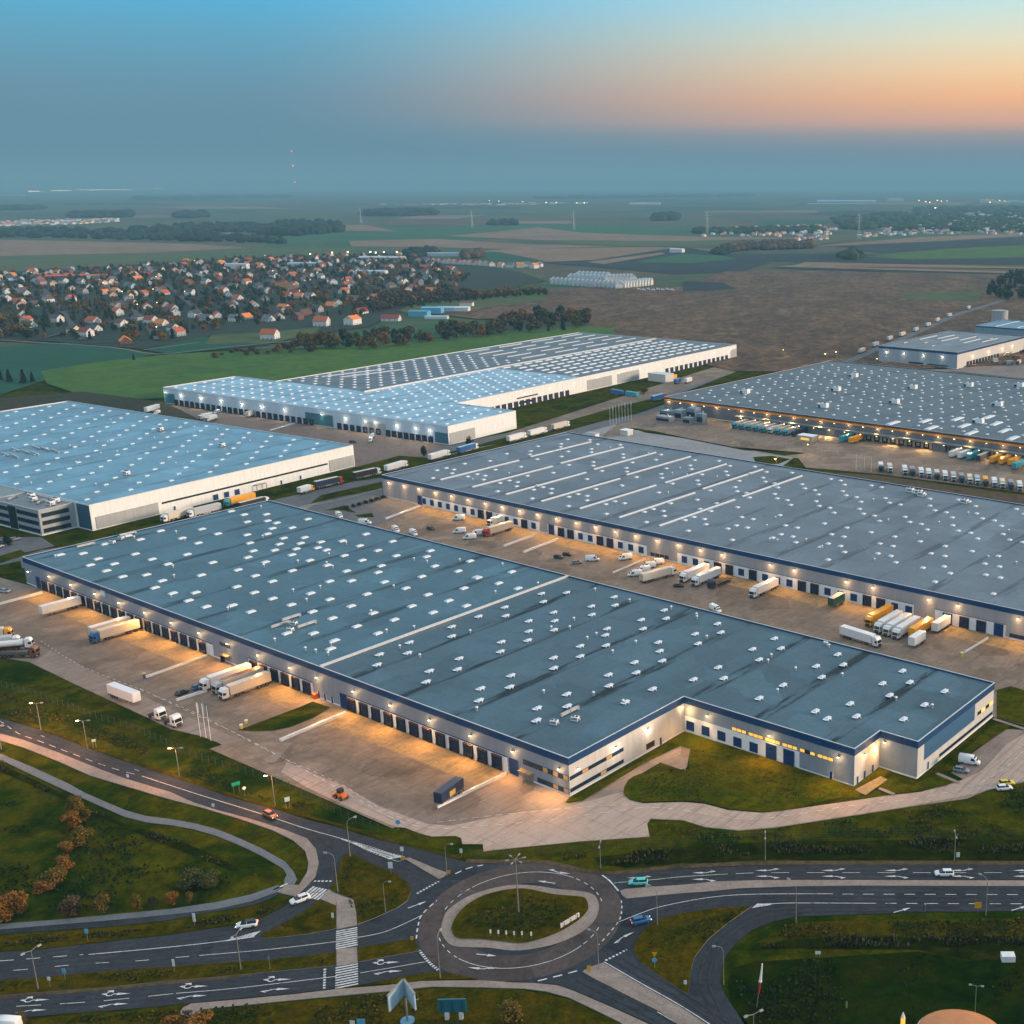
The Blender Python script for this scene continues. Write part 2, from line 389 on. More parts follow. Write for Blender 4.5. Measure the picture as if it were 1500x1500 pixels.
field([(210, 513), (300, 494), (320, 495), (400, 505), (250, 520)], f_emer, name='field')
field([(310, 492), (385, 488), (470, 480), (460, 490), (400, 503), (300, 505)], f_olive)
field([(60, 545), (240, 521), (330, 516), (430, 512), (580, 503), (720, 492), (860, 478), (900, 492), (690, 530), (440, 560), (330, 560), (235, 585), (120, 580)], f_green2, 2)
field([(-60, 590), (120, 575), (240, 590), (340, 640), (200, 640), (100, 600), (-60, 640)], patchy('rough_ground', [(.012, .018, .006), (.03, .03, .01), (.016, .02, .006)], .04, .4), name='meadow')
vroad = patchy('gravel_track', [(.13, .12, .11), (.18, .17, .155)], .05, .5, .9, .15)
for px, w in (([(-20, 498), (60, 503), (165, 510), (230, 520), (300, 513), (400, 503), (480, 497)], 3.5), ([(210, 514), (290, 503)], 3), ([(855, 470), (1020, 440), (1150, 420)], 2)):
    ribbon(pl(px, 3), w, .9, vroad, 'track')
rf_ = random.Random(8)
for i in range(46):                                   # strip fields fading towards the horizon
    v = rf_.choice([285, 288, 292, 297, 303, 309, 316, 324, 331]); u = rf_.uniform(-60, 1560); dv = (v-270)*rf_.uniform(.06, .16); du = rf_.uniform(60, 190); sk = rf_.uniform(-60, 60)
    field([(u, v), (u+du, v-dv*.15), (u+du+sk, v+dv), (u+sk, v+dv*.9)], rf_.choice([f_green, f_brown2, f_dark, f_olive, f_green2, f_dark, f_emer, f_brown]))
# estate base: grass verge under everything inside the parks
# ------------------------------------------------------------------ yards
YZ = .03
def yard(px, m, smooth=0, z=None, name='yard'):
    global YZ
    YZ += .006
    return far_sheet(name, px, YZ if z is None else z, m, smooth)
A_front = [(-60, 905), (-60, 845), (0, 846), (33, 855), (60, 862), (835, 1167), (830, 1177), (853, 1173), (943, 1117), (1000, 1087), (1005, 1083), (1012, 1092), (1005, 1130), (967, 1117), (940, 1133), (920, 1143), (913, 1160), (922, 1172), (942, 1177), (1000, 1175), (1033, 1178), (1067, 1187), (1117, 1191), (1167, 1185), (1250, 1173), (1300, 1165), (1350, 1160), (1400, 1147), (1412, 1142), (1393, 1132), (1418, 1108), (1473, 1068), (1510, 1070), (1560, 1080), (1560, 1130), (1500, 1146), (1450, 1157), (1433, 1163), (1417, 1170), (1333, 1182), (1250, 1195), (1133, 1213), (1083, 1217), (1033, 1212), (1000, 1202), (953, 1200), (948, 1207), (952, 1226), (850, 1233), (750, 1243), (708, 1248), (707, 1237), (677, 1237), (675, 1228), (667, 1225), (633, 1226), (617, 1222), (593, 1213), (580, 1212), (533, 1193), (500, 1178), (483, 1172), (450, 1155), (408, 1133), (412, 1130), (400, 1125), (350, 1103), (317, 1087), (293, 1078), (250, 1068), (213, 1050), (163, 1027), (105, 1000), (43, 970), (0, 963), (-60, 950)]
yard(A_front, concrete)
# warmer, browner dock strips under the doors
def stS(pts): return ccw([(S(a, b).x, S(a, b).y) for a, b in pts])
def yst(pts, m, name='dock_apron'):
    global YZ
    YZ += .006
    return sheet(name, stS(pts), YZ, m)
yst([(-282, -.2), (-94, -.2), (-94, -30), (-160, -30), (-282, -26)], concrete_dirty, 'yard')
yst([(-278, -.3), (-160, -.3), (-160, -9.5), (-278, -9.5)], apron); yst([(-139, -.3), (-107, -.3), (-107, -9.5), (-139, -9.5)], apron)
yst([(-94, -.2), (-20, -.2), (-24, -36), (-100, -38)], concrete_dirty, 'yard')
yst([(-92, -.3), (-23, -.3), (-23, -9.5), (-92, -9.5)], apron)
access = patchy('access_road_concrete', [(.36, .265, .21), (.43, .32, .255), (.39, .29, .23)], .06, 1.3, .85, .07, bump=.1, spec=.2, joints=7)  # lighter concrete, the warm pink glow on the road put into its colour
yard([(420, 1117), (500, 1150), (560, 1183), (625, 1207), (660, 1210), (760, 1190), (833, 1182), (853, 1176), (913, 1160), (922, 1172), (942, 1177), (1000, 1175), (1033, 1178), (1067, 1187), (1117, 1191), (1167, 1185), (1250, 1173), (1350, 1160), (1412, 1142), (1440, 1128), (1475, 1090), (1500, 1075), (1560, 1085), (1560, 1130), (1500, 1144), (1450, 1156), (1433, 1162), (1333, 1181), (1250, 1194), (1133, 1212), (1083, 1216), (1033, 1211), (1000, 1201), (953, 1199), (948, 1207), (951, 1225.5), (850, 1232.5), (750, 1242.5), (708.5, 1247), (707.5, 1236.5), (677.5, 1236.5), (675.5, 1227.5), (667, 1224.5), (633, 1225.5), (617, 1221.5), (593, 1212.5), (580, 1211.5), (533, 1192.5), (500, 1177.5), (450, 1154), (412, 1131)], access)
# between the two long halls
yst([(-312, 105.2), (68, 105.2), (150, 105.2), (150, 166), (-312, 166)], concrete, 'yard')
yst([(-290, 122), (120, 122), (120, 165.8), (-290, 165.8)], concrete_dirty, 'yard')
yst([(-262, 156), (60, 156), (60, 165.7), (-262, 165.7)], apron)
# estate road between the rows of halls and the yards beyond it
road_mid = patchy('estate_road', [(.09, .092, .098), (.13, .13, .135), (.10, .10, .105)], .08, 1.5, .8, .15)
yst([(-335, -60), (-318, -60), (-306, 110), (-310, 300), (-322, 430), (-352, 700), (-368, 700), (-340, 430), (-328, 300), (-328, 110)], road_mid, 'road')
yard([(-60, 830), (0, 826), (60, 806), (130, 796), (105, 812), (30, 828), (0, 838), (-60, 848)], road_mid, name='road')
yard([(-60, 792), (0, 787), (60, 787), (80, 800), (40, 809), (0, 816), (-60, 822)], road_mid, name='yard')
yard([(445, 748), (470, 735), (560, 712), (562, 728), (620, 742), (540, 775), (505, 765)], road_mid, name='yard')
yard([(500, 640), (655, 652), (745, 634), (760, 632), (1082, 526), (1120, 530), (1010, 572), (820, 628), (690, 660), (560, 690), (505, 690), (505, 655)], road_mid, name='yard')
yard([(180, 595), (240, 592), (655, 652), (645, 668), (560, 690), (510, 690), (508, 660), (215, 600)], patchy('brown_paving', [(.12, .085, .07), (.17, .125, .105), (.13, .095, .08)], .08, .8, .85, .2), name='yard')
yard([(745, 634), (1083, 526), (1078, 545), (900, 600), (745, 650)], concrete_dirty, name='yard')
yard([(925, 630), (960, 632), (1010, 640), (1075, 655), (1150, 668), (1170, 665), (1140, 688), (1060, 690), (930, 664), (838, 640), (900, 622)], patchy('parking_concrete', [(.22, .215, .22), (.29, .285, .29)], .06, 1.5, .85, .12), name='yard')
yard([(890, 632), (905, 622), (975, 606), (1060, 620), (1190, 640), (1500, 688), (1560, 700), (1560, 728), (1500, 722), (1290, 695), (1180, 685), (1170, 672), (1090, 660), (960, 632), (925, 627), (905, 640), (880, 642)], concrete_dirty, name='yard')
yst([(-326, 384), (90, 384), (90, 421.3), (-326, 421.3)], concrete_dirty, 'yard')
yard([(1290, 542), (1404, 541), (1500, 508), (1560, 500), (1560, 552), (1500, 556), (1420, 552)], patchy('warm_yard', [(.17, .14, .125), (.23, .195, .175)], .06, 1, .85, .2), name='yard')
yard([(1175, 690), (1290, 697), (1500, 726), (1560, 735), (1560, 760), (1500, 745), (1330, 715), (1200, 700)], soil_m, name='verge')
yard([(925, 627), (960, 632), (1090, 660), (1182, 664), (1150, 668), (1075, 655), (1000, 642), (945, 634)], grass, name='verge')
yard([(1103, 670), (1130, 668), (1158, 673), (1140, 680), (1108, 680)], grass, name='verge')
yard([(1078, 545), (1082, 530), (1160, 533), (1190, 528), (1175, 535), (1130, 545), (1010, 575), (975, 585), (1000, 575)], grass, name='verge')
yard([(1290, 541), (1404, 545), (1510, 556), (1510, 562), (1400, 550), (1280, 545)], grass_dry, name='verge')
# verges beside the white hall and between the road trucks
yard([(365, 722), (470, 700), (520, 685), (585, 668), (640, 672), (560, 700), (470, 712), (370, 726)], grass, name='verge')
yard([(455, 738), (470, 726), (560, 706), (560, 716), (500, 728), (460, 737)], grass, name='verge')
yard([(640, 668), (745, 640), (765, 636), (745, 648), (690, 657), (648, 668)], grass, name='verge')
yard([(820, 620), (905, 596), (975, 580), (975, 592), (935, 606), (860, 622), (830, 628)], grass, name='verge')
yard([(80, 803), (130, 785), (230, 768), (215, 776), (130, 797)], grass, name='verge')
yard([(0, 815), (30, 806), (40, 812), (0, 826)], grass, name='verge')
yard([(-40, 838), (30, 822), (33, 838), (-40, 850)], grass, name='verge')
ribbon(pl([(450, 742), (500, 732), (560, 716)], 2), 1.4, .2, paving, 'footpath')
ribbon(pl([(-40, 845), (0, 838), (32, 828)], 2), 1.4, .2, paving, 'footpath')
# building surrounds near the corner block
yst([(0.2, 38), (0.2, 45.8), (56.2, 45.8), (56.2, 58.8), (60, 58.8), (60, 40), (30, 38)], grass_bright, 'lawn')
yard([(827, 1177), (835, 1169), (1000, 1086), (1000, 1092), (943, 1119), (853, 1174)], grass_bright, name='lawn')
yard([(913, 1162), (920, 1144), (940, 1134), (975, 1131), (1010, 1128), (1013, 1092), (1090, 1090), (1170, 1127), (1250, 1159), (1255, 1163), (1160, 1186), (1115, 1190), (1068, 1186), (1035, 1177), (1000, 1174), (942, 1176), (922, 1171)], grass_bright, 2, name='lawn')
yard([(1252, 1158), (1290, 1138), (1300, 1143), (1268, 1166)], apron, name='footpath')
yard([(1283, 1155), (1300, 1144), (1338, 1152), (1343, 1148), (1372, 1135), (1400, 1146), (1385, 1152), (1330, 1163), (1308, 1163)], grass_bright, name='lawn')
yard([(1380, 1132), (1385, 1122), (1450, 1066), (1475, 1060), (1480, 1065), (1418, 1107), (1395, 1130)], grass_bright, name='lawn')
yard([(1460, 1012), (1480, 1006), (1560, 1030), (1560, 1060), (1500, 1062), (1460, 1052)], grass_bright, name='lawn')
ribbon(pl([(1372, 1134), (1405, 1148)]), 1.2, .3, paving, 'footpath'); ribbon(pl([(1288, 1156), (1310, 1165)]), 1.2, .3, paving, 'footpath'); ribbon(pl([(1455, 1054), (1510, 1072)]), 1.3, .3, paving, 'footpath')
island('grass_island', wpoly([(348, 1070), (355, 1068), (440, 1036), (458, 1028), (484, 1037), (460, 1052), (425, 1066), (400, 1071), (372, 1072)]), grass, 0, .16, .25, kerb_m)
for p in ([(476, 748), (505, 741), (522, 752), (500, 748)], [(520, 755), (545, 752), (548, 758), (525, 758)]): island('grass_island', wpoly(p), grass, 0, .2, .2)
# rubbled, stained triangle in front of the right-hand docks
# ------------------------------------------------------------------ roads at the roundabout
RC = (-52.2, 221.6)
road_px = [(-60, 1034), (0, 1052), (60, 1070), (133, 1098), (200, 1121), (260, 1141), (317, 1161), (357, 1175), (400, 1185), (450, 1201), (500, 1213), (525, 1222), (567, 1233), (617, 1243), (650, 1254), (683, 1263), (715, 1265), (750, 1265), (783, 1265), (817, 1268), (850, 1277), (883, 1282), (917, 1280), (1000, 1273), (1033, 1271), (1117, 1268), (1250, 1267), (1400, 1267), (1600, 1268), (1600, 1334), (1500, 1335), (1333, 1337), (1250, 1340), (1167, 1343), (1133, 1350), (1103, 1362), (1080, 1380), (1065, 1398), (1057, 1418), (1055, 1438), (1062, 1458), (1075, 1478), (1093, 1498), (1130, 1540), (1000, 1540), (955, 1500), (900, 1476), (842, 1451), (817, 1442), (783, 1440), (750, 1438), (717, 1438), (700, 1434), (667, 1427), (642, 1425), (617, 1426), (583, 1432), (528, 1443), (500, 1447), (433, 1455), (350, 1463), (250, 1473), (167, 1480), (100, 1485), (42, 1490), (-60, 1499), (-60, 1402), (0, 1395), (50, 1392), (117, 1385), (183, 1377), (250, 1370), (300, 1362), (350, 1355), (383, 1345), (417, 1328), (433, 1315), (450, 1298), (462, 1285), (467, 1265), (463, 1245), (450, 1230), (417, 1217), (367, 1201), (317, 1188), (283, 1177), (250, 1162), (183, 1142), (133, 1123), (83, 1103), (33, 1085), (0, 1076), (-60, 1058)]
sheet('road', wpoly(road_px), .06, asphalt)
# circulatory lane worn lighter
ring = MB(); n = 72
vs = [(RC[0]+math.cos(2*PI*i/n)*r, RC[1]+math.sin(2*PI*i/n)*r, .064) for r in (13, 21.2) for i in range(n)]
ring.add(vs, [(i, (i+1) % n, n+(i+1) % n, n+i) for i in range(n)], asphalt_worn); tag(ring.build('road'), kind='structure')
# islands
isl = lambda name, px, m, sm=0, kerb=.3, z1=.18, km=None: island(name, wpoly(px, sm), m, 0, z1, kerb, km)
isl('roundabout_apron', [(646, 1360), (650, 1345), (657, 1333), (683, 1315), (717, 1303), (750, 1297), (783, 1298), (817, 1303), (850, 1306), (869, 1311), (876, 1321), (877, 1333), (870, 1350), (850, 1367), (817, 1382), (783, 1390), (750, 1393), (717, 1389), (685, 1388), (663, 1386), (653, 1378), (647, 1368)], paving, 3, .2, .14)
isl('roundabout_island', [(662, 1357), (675, 1335), (700, 1317), (730, 1307), (767, 1303), (808, 1311), (840, 1314), (857, 1317), (862, 1330), (858, 1340), (843, 1353), (817, 1368), (783, 1380), (758, 1383), (733, 1380), (700, 1377), (672, 1376), (663, 1368)], grass_dry, 3, .3, .32)
isl('central_reservation', [(-60, 1446), (0, 1438), (67, 1432), (167, 1423), (250, 1417), (317, 1412), (400, 1406), (492, 1396), (492, 1415), (400, 1424), (317, 1432), (250, 1437), (167, 1446), (0, 1459), (-60, 1464)], grass_dry)
isl('splitter_island', [(524, 1389), (567, 1382), (600, 1377), (607, 1377), (614, 1394), (567, 1402), (525, 1410)], grass_dry)
isl('grass_island', [(503, 1253), (517, 1252), (550, 1268), (583, 1282), (598, 1295), (602, 1307), (597, 1320), (583, 1330), (550, 1345), (524, 1355), (522, 1338), (518, 1318), (500, 1311), (483, 1304), (490, 1292), (496, 1275), (499, 1262)], grass_dry)
isl('grass_island', [(467, 1320), (490, 1327), (492, 1332), (492, 1361), (450, 1369), (400, 1375), (383, 1375), (382, 1370), (417, 1352), (450, 1333)], grass_dry)
isl('footway', [(493, 1310), (518, 1319), (522, 1338), (523, 1356), (493, 1362)], paving, 0, .15, .16)
isl('footway', [(468, 1317), (481, 1304), (494, 1311), (492, 1327)], paving, 0, .1, .15)
isl('footway', [(493, 1391), (523, 1388), (524, 1411), (493, 1416)], paving, 0, .15, .16)
isl('splitter_island', [(592, 1258), (600, 1257), (640, 1274), (655, 1279), (652, 1284), (643, 1288), (620, 1275)], paving, 0, .3)
isl('splitter_island', [(908, 1306), (917, 1303), (950, 1300), (1000, 1297), (1050, 1292), (1117, 1290), (1250, 1290), (1600, 1291), (1600, 1299), (1250, 1298), (1167, 1299), (1083, 1302), (1033, 1307), (1000, 1309), (967, 1312), (918, 1317), (912, 1313)], paving, 0, .3)
isl('splitter_island', [(853, 1424), (863, 1418), (884, 1411), (940, 1444), (1000, 1478), (1070, 1525), (1025, 1525), (967, 1483), (917, 1458), (868, 1433)], paving, 0, .3)
isl('grass_island', [(1000, 1338), (963, 1348), (942, 1365), (931, 1380), (928, 1392), (938, 1410), (958, 1425), (1000, 1453), (1008, 1456), (1010, 1442), (1012, 1422), (1018, 1402), (1037, 1377), (1067, 1352), (1102, 1328), (1050, 1331)], grass_dry)
isl('footway', [(-60, 1057), (0, 1075), (33, 1084), (83, 1102), (133, 1122), (183, 1141), (250, 1161), (283, 1176), (317, 1187), (367, 1200), (417, 1216), (450, 1229), (463, 1245), (467, 1265), (462, 1285), (450, 1298), (433, 1314), (408, 1308), (417, 1297), (438, 1297), (450, 1278), (452, 1265), (447, 1247), (430, 1232), (400, 1217), (350, 1200), (300, 1185), (250, 1172), (183, 1152), (133, 1137), (83, 1115), (33, 1095), (0, 1085), (-60, 1068)], paving, 0, .2, .16)
isl('cycle_path', [(-60, 1082), (0, 1104), (50, 1125), (100, 1148), (125, 1162), (183, 1187), (215, 1196), (250, 1200), (283, 1206), (315, 1214), (350, 1228), (383, 1243), (417, 1262), (430, 1277), (435, 1288), (431, 1296), (417, 1297), (416, 1290), (420, 1282), (415, 1273), (400, 1264), (383, 1254), (350, 1238), (315, 1224), (283, 1215), (250, 1209), (215, 1205), (183, 1197), (142, 1179), (100, 1160), (50, 1137), (0, 1113), (-60, 1091)], path_grey, 0, .12, .1)
isl('footway', [(-60, 1360), (0, 1354), (83, 1348), (167, 1340), (250, 1332), (317, 1322), (367, 1311), (408, 1297), (412, 1303), (408, 1306), (367, 1321), (317, 1332), (250, 1340), (167, 1348), (83, 1355), (0, 1362), (-60, 1368)], path_grey, 0, .12, .14)
sheet('cycle_path', wpoly([(-60, 1368), (0, 1362), (83, 1355), (167, 1348), (250, 1340), (317, 1332), (367, 1321), (408, 1306), (415, 1298), (428, 1298), (410, 1309), (392, 1319), (367, 1327), (300, 1338), (250, 1348), (167, 1357), (83, 1363), (0, 1369), (-60, 1376)]), .07, asphalt)
isl('footway', [(268, 1477), (280, 1471), (350, 1465), (433, 1457), (500, 1449), (530, 1447), (567, 1444), (617, 1438), (667, 1437), (708, 1437), (750, 1440), (783, 1441), (817, 1444), (842, 1453), (900, 1478), (950, 1501), (1000, 1540), (965, 1540), (908, 1498), (867, 1478), (833, 1462), (800, 1453), (767, 1449), (700, 1447), (633, 1446), (567, 1453), (500, 1459), (417, 1467), (350, 1474), (300, 1479), (275, 1490), (262, 1486)], paving, 0, .2, .16)
sheet('verge', wpoly([(530, 1444), (583, 1433), (617, 1427), (642, 1426), (667, 1428), (700, 1435), (640, 1436), (567, 1443)]), .2, grass_dry)
ribbon(pl([(-60, 1469), (0, 1462), (83, 1455), (167, 1448), (250, 1440), (317, 1434), (370, 1428)], 2), .9, .1, soil_m, 'verge')
ribbon(pl([(683, 1261.5), (750, 1263), (800, 1263.5), (850, 1275), (883, 1279), (917, 1278), (1000, 1270), (1117, 1265), (1250, 1264.5), (1400, 1264.5), (1600, 1265)], 3), 1.6, .12, soil_m, 'verge')
ribbon(pl([(-60, 1030), (0, 1048), (60, 1066), (133, 1094), (200, 1118), (260, 1138), (317, 1158), (400, 1182), (500, 1210), (567, 1230), (650, 1251), (683, 1260)], 3), 1.2, .1, grass_dry, 'verge')
# drainage ditches laid as flat sheets, shade of the dip painted into the growth
sheet('ditch', wpoly([(-60, 1100), (0, 1119), (60, 1147), (125, 1180), (183, 1207), (250, 1226), (300, 1247), (345, 1270), (352, 1277), (335, 1273), (290, 1256), (230, 1232), (150, 1198), (60, 1155), (-60, 1105)]), .05, ditch_m)
sheet('ditch', wpoly([(870, 1256), (950, 1247), (1050, 1236), (1150, 1233), (1300, 1231), (1600, 1230), (1600, 1260), (1300, 1259), (1120, 1259), (1000, 1264), (920, 1271), (880, 1266)]), .05, ditch_m)
sheet('ditch', wpoly([(1115, 1390), (1150, 1378), (1250, 1373), (1400, 1373), (1600, 1374), (1600, 1407), (1420, 1406), (1385, 1400), (1345, 1391), (1250, 1390), (1150, 1389)]), .05, ditch_m)
sheet('verge', wpoly([(1170, 1352), (1250, 1348), (1600, 1344), (1600, 1372), (1400, 1371), (1250, 1371), (1150, 1376), (1120, 1386), (1110, 1380)]), .055, grass_dry)
sheet('verge', wpoly([(-60, 1380), (0, 1372), (83, 1366), (167, 1360), (250, 1351), (333, 1338), (392, 1321), (430, 1312), (410, 1330), (380, 1345), (345, 1354), (300, 1361), (250, 1369), (183, 1376), (50, 1391), (-60, 1398)]), .055, grass_dry)
sheet('verge', wpoly([(-60, 1506), (42, 1493), (167, 1483), (260, 1477), (260, 1487), (275, 1493), (300, 1481), (417, 1469), (500, 1461), (567, 1455), (633, 1448), (767, 1451), (833, 1464), (905, 1500), (960, 1545), (-60, 1545)]), .055, grass_dry)
sheet('lawn', wpoly([(1108, 1409), (1345, 1394), (1420, 1408), (1600, 1409), (1600, 1570), (1120, 1570), (1092, 1503), (1070, 1468), (1066, 1440), (1075, 1418)]), .06, patchy('dark_lawn', [(.003, .012, .0005), (.007, .02, .0006), (.018, .022, .0008), (.005, .016, .0006)], .05, 1.5, spec=0))  # lower-right lawn in a darker green
# ------------------------------------------------------------------ paint
MZ0 = .140
MZC = [0]
def nz():
    MZC[0] += 1; return MZ0+.0004*MZC[0]
MZ = MZ0
def marks(name, f):
    b = MB(); f(b); return tag(b.build(name), kind='structure')
def line(px, w=.16, sm=3, z=0, name='lane_line'): ribbon(pl(px, sm), w, z or nz(), paint, name)
def dline(px, on, off, w=.16, sm=3, z=0, name='lane_line'):
    b = MB(); dashes(pl(px, sm), on, off, w, z or nz(), paint, b); tag(b.build(name), kind='structure')
dline([(-20, 1052), (0, 1057), (27, 1075), (60, 1087), (120, 1110), (165, 1126), (210, 1138)], 3, 2.6, .17)
dline([(60, 1078), (133, 1107), (210, 1132), (300, 1165)], 2, 40, .12)
line([(210, 1138), (283, 1162), (380, 1192), (450, 1215), (500, 1229), (530, 1240)], .2)
line([(500, 1229), (540, 1240), (580, 1254), (590, 1258)], .12); line([(500, 1230), (540, 1245), (580, 1262), (590, 1259)], .12)
def hatching(px, w0, w1, n):
    def f(b):
        P = pl(px, n)
        for i, p in enumerate(P):
            d = (P[min(i+1, len(P)-1)]-P[max(i-1, 0)]).normalized(); nn = Vector((-d.y, d.x, 0)); w = w0+(w1-w0)*i/len(P); a = p-nn*w/2-d*w*.45; c = p+nn*w/2+d*w*.45; e = d*.24
            b.add([q+Vector((0, 0, MZ)) for q in (a-e, a+e, c+e, c-e)], [(0, 1, 2, 3)], paint)
    marks('hatched_area', f)
hatching([(520, 1236), (545, 1246), (580, 1257)], .5, 2.6, 8); hatching([(335, 1378), (375, 1369)], .4, 1.7, 9)
hatching([(1107, 1327.5), (1128, 1325.5)], 1.4, .4, 6)
line([(130, 1399), (250, 1388), (330, 1379), (373, 1373)], .2); line([(330, 1379), (375, 1366)], .12)
dline([(-40, 1412), (0, 1408.5), (60, 1404), (122, 1399)], 2.6, 2.4, .2)
dline([(-40, 1426), (30, 1421.5), (120, 1413), (200, 1408.5), (285, 1401)], 2.6, 5, .16)
line([(292, 1400.5), (400, 1391), (493, 1380)], .16)
line([(524, 1374), (560, 1367), (590, 1355), (619, 1341)], .18)
line([(528, 1426), (570, 1419), (627, 1409)], .16); line([(258, 1456), (350, 1448), (493, 1431)], .16)
dline([(-40, 1478), (60, 1473), (150, 1467), (258, 1456)], 4.5, 3.4, .16)
line([(900, 1294), (950, 1290), (1000, 1285), (1066, 1281)], .16)
dline([(1078, 1280.4), (1130, 1279), (1250, 1279), (1600, 1279)], 4, 4, .14)
line([(907, 1351), (930, 1342), (960, 1331), (1000, 1322), (1050, 1314), (1110, 1310.5), (1220, 1310)], .18)
dline([(1234, 1310.5), (1400, 1311), (1600, 1311.5)], 2.4, 2.1, .2)
line([(1108, 1327), (1130, 1325), (1160, 1323.5), (1283, 1324)], .18)
dline([(1297, 1324), (1400, 1324.5), (1600, 1325)], 2.4, 2.1, .2)
line([(885, 1411), (940, 1443), (1000, 1477), (1060, 1516)], .2, z=.34); line([(963, 1483), (990, 1499)], .16)
def arc(r, a0, a1, n=40): return [Vector((RC[0]+math.cos(R(a0+(a1-a0)*i/n))*r, RC[1]+math.sin(R(a0+(a1-a0)*i/n))*r, 0)) for i in range(n+1)]
line_z = .172
ribbon(arc(17.2, 60, 140), .16, line_z, paint, 'lane_line'); ribbon(arc(17.2, 235, 325), .16, line_z, paint, 'lane_line')
for a0, a1 in ((20, 58), (142, 172), (205, 233), (327, 350)):
    b = MB(); dashes(arc(17.2, a0, a1), 1.2, 1.3, .18, line_z, paint, b); tag(b.build('lane_line'), kind='structure')
for px, w, on, off in (([(610, 1376), (612, 1360), (618, 1341), (640, 1320)], .3, 1.3, 1), ([(614, 1393), (628, 1410), (642, 1422)], .6, .45, .35), ([(788, 1438), (820, 1430), (853, 1421)], .35, 1.8, 1.2), ([(887, 1408), (905, 1399), (918, 1392)], .5, .45, .4), ([(611, 1310), (625, 1302), (643, 1292)], .5, .45, .35), ([(667, 1281), (685, 1273), (708, 1268)], .35, 1.6, 1.1), ([(910, 1320), (911, 1330), (908, 1347), (895, 1365), (877, 1385)], .25, 1, 1)):
    b = MB(); dashes(pl(px, 4), on, off, w, .176, paint, b); tag(b.build('give_way_line'), kind='structure')
ribbon(pl([(882, 1283), (893, 1291), (906, 1306)], 2), .35, .176, paint, 'give_way_line')
dline([(460, 1291.5), (486, 1291.5)], .5, .35, .5, 1, name='give_way_line')
dline([(476, 1420), (475, 1449)], .5, .35, .5, 1, name='give_way_line')
def zebra(px_a, px_b, n, length, hw=.26, name='zebra_crossing'):
    a, c = W(*px_a), W(*px_b); d = (c-a); nrm = Vector((-d.y, d.x, 0)).normalized()
    b = MB(); st = d.normalized()*hw
    for i in range(n):
        p = a+d*(i+.5)/n
        b.add([p-st-nrm*length/2+Vector((0, 0, MZ)), p+st-nrm*length/2+Vector((0, 0, MZ)), p+st+nrm*length/2+Vector((0, 0, MZ)), p-st+nrm*length/2+Vector((0, 0, MZ))], [(0, 1, 2, 3)], paint)
    tag(b.build(name), kind='structure')
zebra((449, 1306), (476, 1312), 6, 4); zebra((409, 1298), (417, 1304), 2, 3.2)
zebra((508, 1361), (508, 1389), 9, 4.2, .2); zebra((508, 1414), (508, 1447), 9, 4.2, .2)
def arrow(u, v, ang, kind):
    """painted lane arrow; local +x is the driving direction"""
    b = MB(); q = lambda pts: b.add([(x, y, 0) for x, y in pts], [tuple(range(len(pts)))], paint)
    if kind == 'S': q([(-2.2, -.13), (.2, -.1), (.2, .1), (-2.2, .13)]); q([(.2, -.42), (2.0, 0), (.2, .42)])
    else:
        sg = 1 if kind in 'LU' else -1
        q([(.1, -.36), (2.6, 0), (.1, .36)]); q([(-.6, -.1), (.1, -.1), (.1, .1), (-.6, .1)])           # long straight-on head
        if kind == 'U':
            P = [Vector((-1.25+.72*math.cos(a), .1+.62*math.sin(a), 0)) for a in [R(-20-k*29) for k in range(9)]]; ribbon(P, .22, 0, paint, mb=b)
            q([(-.75, .45), (-1.0, 1.15), (-2.3, .95)]); q([(-2.0, -.3), (-2.9, .1), (-2.2, .35)])
        else:
            P = [Vector((x, y*sg, 0)) for x, y in ((-.4, 0), (-1.0, .12), (-1.5, .45), (-1.9, .5))]; ribbon(P, .24, 0, paint, mb=b)
            T = [(-1.6, .15*sg), (-1.75, 1.0*sg), (-2.9, .55*sg)]; q(T if sg > 0 else T[::-1])
    me = b.mesh('lane_arrow'); p = W(u, v)
    tag(obj('lane_arrow', me, None, (p.x, p.y, .178), ang), kind='structure')
for (u, v) in ((52, 1466), (171, 1457), (285, 1446), (407, 1436)):
    arrow(u, v, R(3), 'U')
for (u, v) in ((48, 1481), (168, 1472), (283, 1460), (405, 1450)): arrow(u, v, R(3), 'R')
arrow(567, 1411, R(4), 'U'); arrow(570, 1424, R(4), 'R')
for u in (1030, 1123, 1220, 1312, 1408, 1500):
    v = 1279.5 if u < 1060 else 1276; arrow(u, v, PI, 'R'); arrow(u, (1289 if u < 1060 else 1284.5), PI, 'L')
arrow(935, 1287, PI, 'R'); arrow(935, 1296, PI, 'L')
arrow(612, 1326, R(38), 'S'); arrow(713, 1400, R(-9), 'S'); arrow(703, 1420, R(170), 'R'); arrow(800, 1293, R(166), 'S'); arrow(820, 1279, R(-12), 'L'); arrow(914, 1373, R(40), 'R')
arrow(1322, 1334, R(25), 'S'); arrow(1494, 1331, R(25), 'S')
track_m = patchy('wheel_track', [(.024, .024, .026), (.040, .039, .041), (.046, .044, .045)], .3, 3, .8, .2, spec=.12)
TZ = [.066]
def wheeltracks(px, sm=4):
    P = pl(px, sm)
    for off in (-.85, .85):
        Q = []
        for i, p in enumerate(P):
            d = (P[min(i+1, len(P)-1)]-P[max(i-1, 0)]).normalized(); Q.append(p+Vector((-d.y, d.x, 0))*off)
        TZ[0] += .0018; ribbon(Q, .55, TZ[0], track_m, 'wheel_track')
